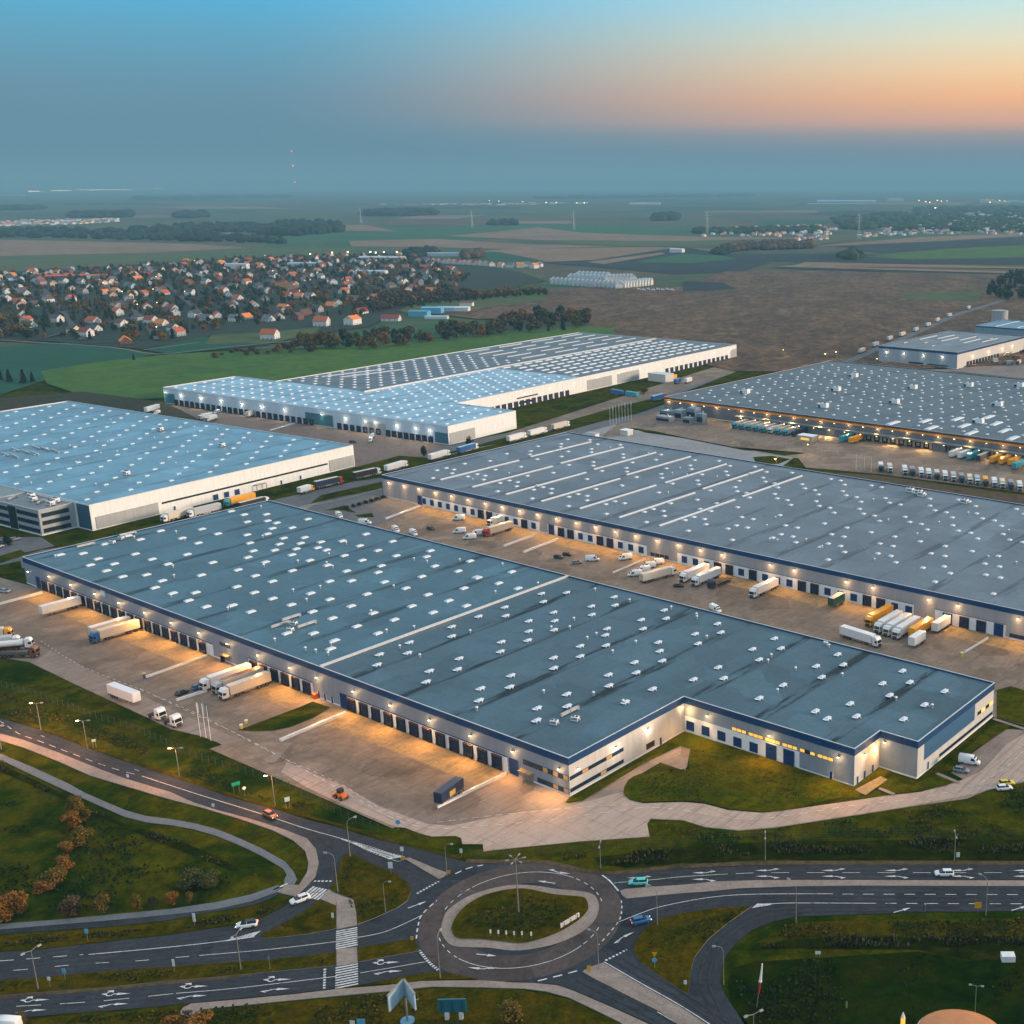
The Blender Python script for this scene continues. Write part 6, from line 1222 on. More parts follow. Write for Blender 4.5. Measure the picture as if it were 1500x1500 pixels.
b = MB(); n = 36; b.loft([[(math.cos(2*PI*i/n)*7.7, math.sin(2*PI*i/n)*5.7, z) for i in range(n)] for z in (3.05, 3.45)], sg_white); b.build('rim', t)
for k in range(6): b = MB(); b.cyl((math.cos(k*PI/3)*6.4, math.sin(k*PI/3)*4.6, 0), .15, 3.1, steel, 8); b.build('column', t)
p = W(1476, 1407); t = thing('site_cabin', 'long pale blue-white cabin beside the ditch at the right', 'cabin', (p.x, p.y, 0)); b = MB(); b.bev(-1.35, 1.35, -.9, .9, .2, 1.5, sg_white, .05); b.build('body', t); b = MB(); b.box(-1.2, 1.2, -.8, .8, 0, .2, dark); b.build('base', t)
sign('white upright board at the right picture edge', 1501, 1428, 1.6, 2.6, .3, sg_white, R(70), 'rect', True)
vput(van('white'), 'parked_van', 'white van cut off by the bottom left corner', 'van', 8, 1508, R(175))
# flagpoles
def flag(label, u, v, h, fc, group):
    p = W(u, v); t = thing('flagpole', label, 'flagpole', (p.x, p.y, 0), 0, group); b = MB(); b.tube([(0, 0, 0), (0, 0, h)], .09, white_p, 8, .05); b.build('pole', t)
    if fc:
        b = MB(); n = 5; vs = []; 
        for k in range(n+1): vs += [(.06+.12*math.sin(k*1.3)+.14*(k % 2)+.0, .02+.09*k*.6, h-.2-.05*k), (.06+.12*math.sin(k*1.3+.4)+.14*(k % 2), .02+.09*k*.6, h-3.4+.1*k)]
        b.add(vs, [(2*k, 2*k+1, 2*k+3, 2*k+2) for k in range(n)], flat('flag_'+fc, PC[fc], .7)); b.build('flag', t)
for l, u, v, fc in (('leftmost flagpole of three beside the parked tractor units', 294, 1079, 'white'), ('middle flagpole of three beside the parked tractor units', 302, 1081, 'sky'), ('rightmost flagpole with blue flag beside the tractor units', 309, 1085, 'blue')): flag(l, u, v, 10.5, fc, 'flagpoles in the front yard')
for i in range(8): flag('white flagpole in the estate entrance row, %s from the left' % ('first second third fourth fifth sixth seventh last'.split()[i]), 894+i*4.4, 623-i*1.0, 13, 'sky' if i % 2 else None, 'flagpoles at the estate entrance')
for i, (u, v) in enumerate(((1254, 688), (1266, 690), (1276, 692))): flag('flagpole at the lorry park edge, %s of three' % ('left', 'middle', 'right')[i], u, v, 9, None, 'flagpoles at the lorry park')
# machinery at the corner of the orange-eaves hall
def plant(label, s_, t_, m, dims):
    p = S(s_, t_); t = thing('plant_housing', label, 'machinery', (p.x, p.y, 0), RZ); w, d, h = dims
    b = MB(); b.bev(-w/2, w/2, -d/2, d/2, 0, h, m, .15); b.build('housing', t); b = MB(); b.box(-w/2+.3, w/2-.3, -d/2-.1, -d/2, h*.25, h*.7, dark); b.cyl((w*.2, 0, h), .5, 1.6, vent_m, 10); b.build('vent', t)
for i, (s_, t_, dims) in enumerate(((-308, 409, (9, 8, 5)), (-296, 407, (6, 6, 7)), (-288, 411, (7, 7, 8.5)), (-300, 396, (11, 6, 4)), (-283, 399, (6, 5, 4.5)), (-276, 404, (5, 5, 7)))): plant('%s at the corner of the orange-eaved warehouse' % ('low teal plant box', 'upright silver plant housing', 'tall blue grey plant housing', 'long grey plant box in front', 'small grey plant box', 'slim tall plant housing')[i], s_, t_, flat('plant_%d' % i, ((.08, .2, .25), (.3, .33, .36), (.14, .22, .3), (.25, .27, .3), (.22, .25, .28), (.13, .2, .25))[i], .5), dims)
p = W(1183, 646); t = thing('gatehouse', 'cream gatehouse kiosk with white car port in front of the dock row', 'kiosk', (p.x, p.y, .1), RZ); b = MB(); b.box(-5, 5, -3, 3, 0, 3.4, flat('cream_render', (.5, .4, .28), .6)); b.build('wall', t); b = MB(); b.box(-5.4, 5.4, -3.4, 3.4, 3.4, 3.7, white_panel); b.build('roof', t); b = MB(); b.box(-3, 3, -3.06, -2.95, 1, 2.4, lit_window); b.build('window', t)
p = W(918, 637); t = thing('gatehouse', 'small pale gatehouse at the estate entrance beside the flagpoles', 'kiosk', (p.x, p.y, .1), RZ); b = MB(); b.box(-3, 3, -2.5, 2.5, 0, 3, clad_cream); b.build('wall', t); b = MB(); b.box(-3.4, 3.4, -2.9, 2.9, 3, 3.3, white_panel); b.build('roof', t)
p = W(868, 641); t = thing('gatehouse', 'small green and white cabin at the back corner of the second warehouse', 'kiosk', (p.x, p.y, .1), RZ); b = MB(); b.box(-4, 4, -1.8, 1.8, 0, 2.8, sg_white); b.build('wall', t); b = MB(); b.box(-4.2, 4.2, -2, 2, 2.8, 3, clad_silver); b.build('roof', t)
for l, u, v, m in (('pale stone kiosk at the white hall side yard', 968, 558, clad_cream),): p = W(u, v); t = thing('kiosk', l, 'kiosk', (p.x, p.y, 0), RZ); b = MB(); b.box(-9, 9, -5, 5, 0, 6, m); b.build('wall', t); b = MB(); b.box(-9.3, 9.3, -5.3, 5.3, 6, 6.3, light_cap); b.build('roof', t)
# ------------------------------------------------------------------ trees
LM = {'autumn': leaf_mat('autumn_leaves', (.17, .072, .011), (.31, .135, .02)), 'gold': leaf_mat('gold_leaves', (.10, .066, .008), (.20, .13, .015)), 'olive': leaf_mat('olive_leaves', (.045, .05, .012), (.10, .095, .02)), 'green': leaf_mat('green_leaves', (.016, .035, .012), (.04, .06, .02)), 'brown': leaf_mat('brown_twigs', (.06, .04, .022), (.12, .08, .04)), 'dark': leaf_mat('dark_needles', (.008, .022, .016), (.02, .038, .022)), 'weed': leaf_mat('weeds', (.022, .026, .006), (.10, .095, .03))}
def leafcloud(rng, h, r, n, size, m, base=.25, lobes=6, tall=1.0):
    b = MB(); cs = []
    for k in range(lobes):
        a = rng.uniform(0, 2*PI); q = rng.uniform(.1, .62)*r
        cs.append((Vector((math.cos(a)*q, math.sin(a)*q, h*(base+.18+(1-base-.35)*rng.random()))), r*rng.uniform(.38, .62)))
    cs.append((Vector((0, 0, h*.72)), r*.55))
    for i in range(n):
        c, rr = rng.choice(cs)
        d = Vector((rng.gauss(0, 1), rng.gauss(0, 1), rng.gauss(0, 1))).normalized(); p = c+d*rr*rng.uniform(.55, 1.05)*Vector((1, 1, tall)).length/1.732
        if p.z < h*.08: p.z = h*.08+rng.random()*.2*h
        if p.z > h: p.z = h*.98
        nrm = (d+Vector((rng.gauss(0, .5), rng.gauss(0, .5), rng.gauss(0, .5)+.4))).normalized(); t = nrm.orthogonal().normalized(); bt = nrm.cross(t); s = size*rng.uniform(.6, 1.3); a = rng.uniform(0, PI)
        t, bt = t*math.cos(a)+bt*math.sin(a), bt*math.cos(a)-t*math.sin(a)
        b.add([p-t*s-bt*s*.6, p+t*s-bt*s*.7, p+t*s*.8+bt*s*.6, p-t*s*.7+bt*s*.7+nrm*s*.3], [(0, 1, 2, 3)], m)
    return b.mesh('crown')
def trunk_mesh(rng, h, r):
    b = MB(); b.tube([(0, 0, 0), (.05*h*.3, 0, h*.3), (0, .02*h, h*.75)], r, wood_m, 6, r*.3)
    for k in range(4):
        a = k*PI/2+rng.random(); z = h*rng.uniform(.25, .5); b.tube([(0, 0, z), (math.cos(a)*h*.14, math.sin(a)*h*.14, z+h*.18), (math.cos(a)*h*.2, math.sin(a)*h*.2, z+h*.32)], r*.45, wood_m, 5, r*.1)
    return b.mesh('trunk')
def conifer(rng, h, r, n, m):
    b = MB()
    for i in range(n):
        z = h*(.08+.9*(i/n)); q = r*(1-z/h)*rng.uniform(.5, 1.05); a = rng.uniform(0, 2*PI); p = Vector((math.cos(a)*q, math.sin(a)*q, z)); o = Vector((math.cos(a), math.sin(a), -.4)); s = r*.28
        t = Vector((-math.sin(a), math.cos(a), 0)); b.add([p-t*s, p+o*s*1.2, p+t*s, p-o*s*.6+Vector((0, 0, s*.6))], [(0, 1, 2, 3)], m)
    return b.mesh('crown')
rng = random.Random(11)
NEAR = {}; FAR = {}
for k in LM:
    if k == 'weed': continue
    NEAR[k] = [(leafcloud(rng, 1, .5, 1500, .035, LM[k], .05, 9), trunk_mesh(rng, 1, .03)) for _ in range(2)]
    FAR[k] = [((leafcloud(rng, 1, .46, 330, .075, LM[k], .15, 7) if k != 'dark' or j == 0 else conifer(rng, 1, .26, 260, LM[k])), trunk_mesh(rng, 1, .028)) for j in range(2)]
def tree(label, p, h, kind, lib, group=None, wide=1.0, name='tree'):
    cr, tr = rng.choice(lib[kind]); t = thing(name, label, 'bush' if name == 'bush' else 'tree', (p.x, p.y, 0), rng.uniform(0, 6.28), group); t.scale = (h*wide, h*wide, h)
    obj('crown', cr, t); obj('trunk', tr, t); return t
for l, u, v, h, k, w in (('golden topped bush at the head of the diagonal bush row', 113, 1190, 5.5, 'gold', 1.1), ('golden bush beside the head of the row, right side', 126, 1204, 4.8, 'gold', .8), ('brown bush under the golden head bush', 106, 1212, 4.6, 'autumn', 1.2), ('round orange bush third down the diagonal row', 119, 1238, 5.4, 'gold', 1.25), ('small brown bush left of the round orange one', 99, 1248, 2.8, 'autumn', 1.7), ('orange bush in the middle of the diagonal row', 95, 1272, 3.8, 'autumn', 1.5), ('broad golden bush below the middle of the row', 80, 1295, 4.6, 'gold', 1.5), ('small golden bush above the broad golden one', 92, 1283, 3, 'gold', 1.3), ('low red brown bush at the foot of the diagonal row', 65, 1306, 2.8, 'autumn', 2.1),
    ('large orange tree at the left picture edge by the footway', 28, 1340, 6.3, 'autumn', 1.0), ('second orange tree at the left picture edge', 8, 1348, 7, 'autumn', .95), ('brown bare tree beside the footway', 108, 1340, 5.6, 'brown', 1.15), ('olive yellow tree beside the footway', 153, 1336, 5, 'gold', 1.0), ('slim golden tree beside the footway', 202, 1333, 4.8, 'gold', .7), ('small olive bush between golden trees', 225, 1327, 3, 'olive', 1.1), ('orange flecked bush near the end of the footway row', 253, 1327, 3.9, 'autumn', .9), ('slim orange tree ending the footway row', 277, 1324, 3.6, 'gold', .7), ('dark bush mound behind the footway row', 284, 1297, 4.6, 'olive', 1.7), ('olive bush beside the dark mound', 304, 1300, 4.0, 'olive', 1.6),
    ('large golden brown tree beside the footway at the bottom edge', 750, 1497, 5.6, 'gold', 1.15), ('orange bush at the bottom edge left of the path stub', 254, 1512, 4, 'autumn', 1.2), ('bright orange bush right of the path stub', 290, 1514, 4.2, 'autumn', 1.7), ('yellow shrub in front of the left lower carriageway', 34, 1500, 3.4, 'gold', .8), ('dark low shrub under the teal billboard', 668, 1512, 2.2, 'green', 1.8), ('small dark conifer at the estate road bend', 12, 800, 6, 'dark', .8), ('dark shrub by the white hall corner', 687, 652, 7, 'dark', .9), ('dark conifer on the corner of the estate road', 621, 668, 7, 'dark', .8), ('yellow tree in the side yard of the white hall', 943, 578, 7, 'gold', 1.3)):
    tree(l, W(u, v), h*.86, k, NEAR, None, w, 'bush' if 'bush' in l or 'shrub' in l else 'tree')
# hedge row by the yard entrance: clipped shrubs
for i in range(7): tree('clipped green shrub in the short hedge at the yard corner, %s' % ('first second third fourth fifth sixth last'.split()[i]), W(508+i*9, 746-i*2.6), 1.8, 'green', FAR, 'hedge at the yard corner', 1.8, 'bush')
# tree belt behind the white warehouse
def inpoly(p, poly):
    c = False; n = len(poly)
    for i in range(n):
        a, b_ = poly[i], poly[(i+1) % n]
        if (a[1] > p[1]) != (b_[1] > p[1]) and p[0] < (b_[0]-a[0])*(p[1]-a[1])/(b_[1]-a[1])+a[0]: c = not c
    return c
def scatter(px, n, mind, r=rng):
    poly = wpoly(px); xs = [p[0] for p in poly]; ys = [p[1] for p in poly]; out = []; grid = {}
    for _ in range(n*60):
        if len(out) >= n: break
        p = (r.uniform(min(xs), max(xs)), r.uniform(min(ys), max(ys)))
        if not inpoly(p, poly): continue
        g = (int(p[0]//mind), int(p[1]//mind))
        if any((p[0]-q[0])**2+(p[1]-q[1])**2 < mind*mind for a in (-1, 0, 1) for b_ in (-1, 0, 1) for q in grid.get((g[0]+a, g[1]+b_), ())): continue
        grid.setdefault(g, []).append(p); out.append(Vector((p[0], p[1], 0)))
    return out
LAB = {'autumn': 'russet', 'gold': 'golden', 'olive': 'olive', 'green': 'dark green', 'brown': 'bare brown', 'dark': 'blackish green'}
for p in scatter([(500, 512), (600, 507), (700, 497), (795, 488), (868, 480), (862, 462), (760, 466), (690, 480), (600, 492), (500, 498)], 92, 8):
    k = rng.choice(['brown', 'brown', 'olive', 'autumn', 'dark', 'green', 'brown', 'olive']); h = rng.uniform(8, 15)
    tree('%s %s tree in the tree belt behind the white warehouse' % ('tall' if h > 11.5 else 'low', LAB[k]), p, h, k, FAR, 'tree belt behind the white warehouse', rng.uniform(.9, 1.3))
for u, v, h, k, w in ((408, 518, 9, 'gold', 1), (432, 513, 11, 'brown', 1.2), (447, 512, 16, 'gold', 1.1), (462, 511, 17, 'autumn', 1.1), (478, 511, 17, 'gold', 1.1), (491, 511, 15, 'gold', 1.0), (455, 516, 9, 'brown', 1.4), (528, 512, 13, 'gold', 1.0), (548, 512, 11, 'gold', 1.1), (566, 508, 14, 'autumn', .9), (14, 560, 10, 'dark', 1.2), (35, 562, 11, 'dark', 1.2), (48, 560, 8, 'dark', 1.2), (2, 558, 9, 'dark', 1), (196, 528, 6, 'dark', 1), (28, 492, 14, 'gold', 1.2), (12, 494, 10, 'brown', 1.2)):
    tree('%s tree standing forward of the %s' % (LAB[k], 'village houses at left' if u < 60 else 'tree belt' if u > 400 else 'dark field'), W(u, v), h, k, FAR, 'trees at the village edge', w)
for p in scatter([(300, 520), (400, 510), (520, 500), (520, 506), (420, 520), (310, 528)], 26, 6): tree('low %s scrub bush along the field edge' % 'brown', p, rng.uniform(3, 6), 'brown', FAR, 'scrub along the field edge', 1.5, 'bush')
for p in scatter([(1440, 440), (1455, 420), (1480, 408), (1560, 402), (1560, 446), (1500, 446)], 45, 17): tree('dark tree of the grove at the right edge', p, rng.uniform(13, 18), rng.choice(['dark', 'green', 'dark']), FAR, 'grove at the right edge', 1.2)
# ------------------------------------------------------------------ the village
roofs = {'terracotta': flat('roof_terracotta', (.42, .085, .022), .7), 'orange': flat('roof_orange', (.68, .20, .035), .7), 'brown': flat('roof_brown', (.10, .05, .035), .7), 'grey': flat('roof_greytile', (.10, .115, .13), .6), 'slate': flat('roof_slate', (.03, .04, .05), .6), 'red': flat('roof_red', (.24, .035, .03), .7), 'pale': flat('roof_pale', (.45, .5, .52), .5)}
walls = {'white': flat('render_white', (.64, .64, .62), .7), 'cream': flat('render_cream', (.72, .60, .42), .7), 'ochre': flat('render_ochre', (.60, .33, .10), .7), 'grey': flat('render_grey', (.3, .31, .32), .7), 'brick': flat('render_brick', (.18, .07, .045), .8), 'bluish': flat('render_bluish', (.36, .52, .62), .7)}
def house_me(w, d, h, rh, wm, rm):
    def f():
        b = MB(); b.add([(-w/2, -d/2, 0), (w/2, -d/2, 0), (w/2, d/2, 0), (-w/2, d/2, 0), (-w/2, -d/2, h), (w/2, -d/2, h), (w/2, d/2, h), (-w/2, d/2, h), (-w/2, 0, h+rh), (w/2, 0, h+rh)], [(0, 1, 5, 4), (2, 3, 7, 6), (1, 2, 6, 9, 5), (3, 0, 4, 8, 7)], walls[wm])
        for x in (-w*.3, 0, w*.3):
            for y in (-1, 1): b.box(x-.55, x+.55, y*d/2-.04, y*d/2+.04, 1, 2.2, win_dark)
        for x in (-1, 1):
            for y in (-d*.2, d*.2): b.box(x*w/2-.04, x*w/2+.04, y-.5, y+.5, 1, 2.3, win_dark)
            b.box(x*w/2-.04, x*w/2+.04, -.5, .5, h+.2, h+1.3, win_dark)
        wl = b.mesh('wall'); b = MB(); e = .5; k = rh/(d/2)
        for s in (-1, 1): b.add([(-w/2-e, s*(d/2+e), h-e*k+.03), (w/2+e, s*(d/2+e), h-e*k+.03), (w/2+e, 0, h+rh+.03), (-w/2-e, 0, h+rh+.03), (-w/2-e, s*(d/2+e), h-e*k+.22), (w/2+e, s*(d/2+e), h-e*k+.22), (w/2+e, 0, h+rh+.22), (-w/2-e, 0, h+rh+.22)], [(0, 1, 2, 3), (4, 5, 6, 7), (0, 1, 5, 4), (1, 2, 6, 5), (3, 0, 4, 7)], roofs[rm])
        rf = b.mesh('roof'); b = MB(); b.box(w*.2-.3, w*.2+.3, -.7, -.1, h+rh*.5, h+rh+.9, walls['brick']); return wl, rf, b.mesh('chimney')
    return cached(('house', w, d, h, rh, wm, rm), f)
def house(label, p, rz, dims, wm, rm, group=None, name='house'):
    wl, rf, chm = house_me(*dims, wm, rm); t = thing(name, label, 'house', (p.x, p.y, 0), rz, group); obj('wall', wl, t); r_ = obj('roof', rf, t); obj('chimney', chm, r_); return t
hp = []
vill = [(-30, 403), (60, 399), (200, 390), (370, 379), (500, 376), (595, 374), (640, 388), (690, 405), (660, 428), (600, 446), (530, 462), (440, 470), (330, 482), (215, 505), (60, 498), (-30, 496)]
rv = random.Random(5)
HP = scatter(vill, 285, 24, rv)
where = lambda p: (lambda u, v: ('left ' if u < 200 else 'middle ' if u < 430 else 'right ')+('near edge' if v > 462 else 'heart' if v > 415 else 'far edge'))(*((lambda Z, D: (1125+1750*p.x/Z, 750+1750*D/Z))(p.y*CT+CAMH*ST_, -p.y*ST_+CAMH*CT)))
vst = patchy('village_street', [(.06, .06, .06), (.09, .088, .085)], .05, .5)
for px in ([(0, 470), (120, 455), (260, 440), (420, 425), (560, 415)], [(60, 498), (180, 470), (330, 452), (470, 440), (600, 420)], [(20, 440), (160, 428), (330, 412), (520, 398)], [(120, 500), (90, 455), (60, 420), (40, 400)], [(320, 484), (270, 440), (220, 400)], [(470, 468), (430, 425), (390, 385)], [(230, 500), (200, 460), (150, 415)]): FZ += .02; ribbon(pl(px, 4), 6, FZ, vst, 'street')
HG = {}
for i, p in enumerate(HP):
    wm = rv.choice(['white', 'white', 'white', 'white', 'cream', 'grey', 'bluish', 'grey', 'brick']); rm = rv.choice(['terracotta', 'orange', 'terracotta', 'grey', 'slate', 'slate', 'red', 'slate', 'terracotta', 'brown', 'brown', 'grey'])
    dims = rv.choice([(12, 9.5, 3.3, 4.2), (9.5, 9.5, 5.6, 3.4), (16, 10, 3.4, 4.2), (12, 10, 5.8, 3.6)])
    house('%s %s house with %s roof at the %s of the village' % ('tall' if dims[2] > 4 else 'long' if dims[0] > 15 else 'small', wm, rm, where(p)), p, RZ+rv.choice([.3, .3+PI/2, .1, -.4]), dims, wm, rm, 'houses of the village')
TV = [p for p in scatter(vill, 1900, 9.5, rv) if all((p-q).length > 9.5 for q in HP)]
TV.sort(key=lambda p: p.y)
def stuffcloud(name, spots, kind, hr, lab=None):
    """many crowns read as one mass: one object"""
    b = MB(); libs = FAR[kind]
    for p in spots:
        me = rv.choice(libs)[0]; h = rv.uniform(*hr); a = rv.uniform(0, 6.28); ca, sa = math.cos(a)*h, math.sin(a)*h; o = len(b.v); k0 = b.mi(LM[kind])
        st = 3 if p.y > 1500 else 2
        nv = len(me.vertices)//4
        for q in range(0, nv, st):
            oo = len(b.v)
            for j in range(4):
                c = me.vertices[q*4+j].co; c = c if st == 1 else me.vertices[q*4].co+(c-me.vertices[q*4].co)*1.55
                b.v.append(Vector((p.x+c.x*ca-c.y*sa, p.y+c.x*sa+c.y*ca, c.z*h)))
            b.f.append([oo, oo+1, oo+2, oo+3]); b.fm.append(k0)
    return tag(b.build(name), kind='stuff')
kinds_v = ['green', 'dark', 'autumn', 'brown', 'autumn', 'dark', 'olive', 'gold', 'green', 'brown']
TN = TV[:300:3]; TV = [p for i, p in enumerate(TV) if i >= 300 or i % 3]
for i, p in enumerate(TN):
    k = rv.choice(kinds_v); h = rv.uniform(6, 12); tree('%s %s garden tree at the near edge of the village' % ('tall' if h > 9 else 'low', LAB[k]), p, h, k, FAR, 'garden trees of the village', 1.1)
rest = TV
for k in ('green', 'dark', 'brown', 'autumn', 'olive'): stuffcloud('village_woodland', [p for i, p in enumerate(rest) if ('green', 'dark', 'autumn', 'green', 'dark', 'autumn', 'brown', 'olive')[i % 8] == k], k, (5, 10))
for l, u, v, dims, wm, rm, an in (('white two gabled house with red roof standing alone before the village', 396, 497, (15, 12, 6, 4.5), 'white', 'terracotta', .55), ('white blue house with red brown roof, second from the lone one', 472, 478, (15, 12, 6.5, 4.5), 'white', 'terracotta', .55), ('white house with long red roof and rows of windows', 517, 476, (16, 12, 7, 3.6), 'white', 'orange', 1.9), ('white low house with maroon roof beside the blue sheds', 573, 470, (20, 11, 3.6, 3.6), 'white', 'red', .6)):
    t = house(l, W(u, v), RZ+an, dims, wm, rm)
def shed(label, u, v, w, d, h, wm, rm, an=0, name='shed', cat='hall', group=None):
    p = W(u, v); t = thing(name, label, cat, (p.x, p.y, 0), RZ+an, group); b = MB(); b.box(-w/2, w/2, -d/2, d/2, 0, h, wm); b.build('wall', t); b = MB()
    b.loft([[(-w/2-.3, -d/2-.3, h), (w/2+.3, -d/2-.3, h), (w/2+.3, d/2+.3, h), (-w/2-.3, d/2+.3, h)], [(-w/2-.3, -d*.02, h+d*.06+.4), (w/2+.3, -d*.02, h+d*.06+.4), (w/2+.3, d*.02, h+d*.06+.4), (-w/2-.3, d*.02, h+d*.06+.4)]], rm); b.build('roof', t); return t
cy = flat('shed_blue', (.10, .38, .55), .5); teal_r = flat('shed_teal', (.05, .2, .26), .5)
for l, u, v, w, d, h, wm, rm, an in (('blue shed at the left of the works yard', 615, 463, 22, 16, 6, cy, teal_r, .6), ('bright blue shed in the middle of the works yard', 634, 459, 24, 14, 7, cy, cy, .6), ('pale blue shed right of the bright blue one', 655, 456, 22, 14, 5, walls['bluish'], walls['bluish'], .6), ('white shed with flat roof at the right of the works yard', 672, 456, 26, 12, 5, walls['white'], walls['white'], .6), ('maroon roofed house behind the white shed', 684, 449, 16, 10, 5, walls['white'], roofs['red'], .6), ('white low annex in front of the blue sheds', 640, 467, 26, 8, 3, walls['white'], walls['bluish'], .6), ('red roofed long building at the far left of the village', 112, 408, 90, 26, 5, walls['brick'], roofs['terracotta'], .8), ('second red roofed long building at the far left', 84, 406, 50, 24, 5, walls['brick'], roofs['terracotta'], .8), ('white long low hall at the far side of the village', 545, 402, 50, 20, 6, walls['white'], walls['bluish'], .6), ('pale long hall at the far edge of the village', 445, 390, 55, 18, 6, walls['bluish'], walls['bluish'], .7), ('pale grey hall beyond the village street lamps', 560, 381, 90, 30, 6, walls['grey'], roofs['pale'], .6), ('white halls row beyond the terraces', 650, 375, 70, 25, 6, walls['bluish'], walls['grey'], .6), ('white farm building in the far dark fields', 992, 370, 30, 18, 8, walls['white'], walls['white'], .3), ('ochre apartment house in the village', 420, 424, 28, 14, 9, walls['ochre'], roofs['red'], .5), ('white apartment block at the far edge of the village', 348, 394, 40, 16, 9, walls['white'], walls['bluish'], .6)): shed(l, u, v, w, d, h, wm, rm, an)
# rows of new terraces in the open fields
ordn = ['first', 'second', 'third', 'fourth', 'fifth', 'sixth', 'seventh', 'eighth', 'ninth', 'tenth', 'eleventh', 'twelfth', 'thirteenth', 'fourteenth', 'fifteenth', 'sixteenth', 'seventeenth', 'eighteenth']
for i in range(16):
    f = i/15; house('%s gabled townhouse in the front white terrace' % ordn[i], W(812+f*94, 416+f*6.5), RZ+.95+PI/2, (12, 11, 7, 4), 'white', 'pale', 'front white terrace')
for i in range(10):
    f = i/9; house('%s gabled townhouse in the right white terrace' % ordn[i], W(912+f*38, 422-f*4.5), RZ+.4, (12, 11, 7, 4), 'white', 'pale', 'right white terrace')
for j, (u0, v0, u1, v1, n, nm) in enumerate(((838, 411, 890, 413.5, 10, 'second'), (850, 407, 892, 409, 8, 'third'), (895, 412, 926, 411.5, 7, 'short'))):
    for i in range(n): f = i/(n-1); house('%s gabled townhouse in the %s pink lit terrace' % (ordn[i], nm), W(u0+f*(u1-u0), v0+f*(v1-v0)), RZ+.95+PI/2, (14, 12, 7, 4.5), 'white', 'pale', nm+' terrace')
for i in range(13): f = i/12; house('%s red roofed townhouse in the far terrace' % ordn[i], W(628+f*92, 385+f*5.5), RZ+1.1+PI/2, (14, 11, 6, 4), 'white', 'orange' if i % 3 else 'red', 'far terrace')
for i, (u, v) in enumerate(((735, 392), (748, 392), (762, 392), (772, 391), (783, 393), (790, 391))): house('%s house in the loose group right of the far terrace' % ordn[i], W(u, v), RZ+.4*i, (13, 11, 6, 4), 'white', 'grey' if i % 2 else 'orange', 'houses right of the far terrace')
for i in range(8): vput(van('white'), 'parked_van', '%s tiny white van parked right of the white terraces' % ordn[i], 'van', 936+i*7, 425+(i % 2), RZ, 'vans by the white terraces', .5)
# village street lights
vl = emit('village_lamp', (1, .55, .16), 12); vl2 = emit('village_lamp_white', (1, .78, .45), 14)
def glow(label, u, v, r=1.1, m=None, h=8, group='street lights of the village'):
    p = W(u, v); t = thing('street_lamp', label, 'lamp', (p.x, p.y, 0), 0, group); b = MB(); b.tube([(0, 0, 0), (0, 0, h)], .1, steel, 5); b.build('pole', t); b = MB(); b.ball((0, 0, h), r, m or vl, 8, 6, .6); b.build('lamp_head', t)
for i, (u, v) in enumerate(((455, 379), (487, 377), (510, 376), (543, 376), (551, 377), (563, 376), (582, 376))): glow('%s bright lamp along the far street of the village' % ordn[i], u, v, 1.5, vl2, 10)
for i in range(18):
    p = rv.choice(HP)+Vector((rv.uniform(-12, 12), -13, 0)); Z = p.y*CT+CAMH*ST_; glow('small amber street light among the houses of the village', 1125+1750*p.x/Z, 750+1750*(-p.y*ST_+CAMH*CT)/Z, .55, vl, 7)
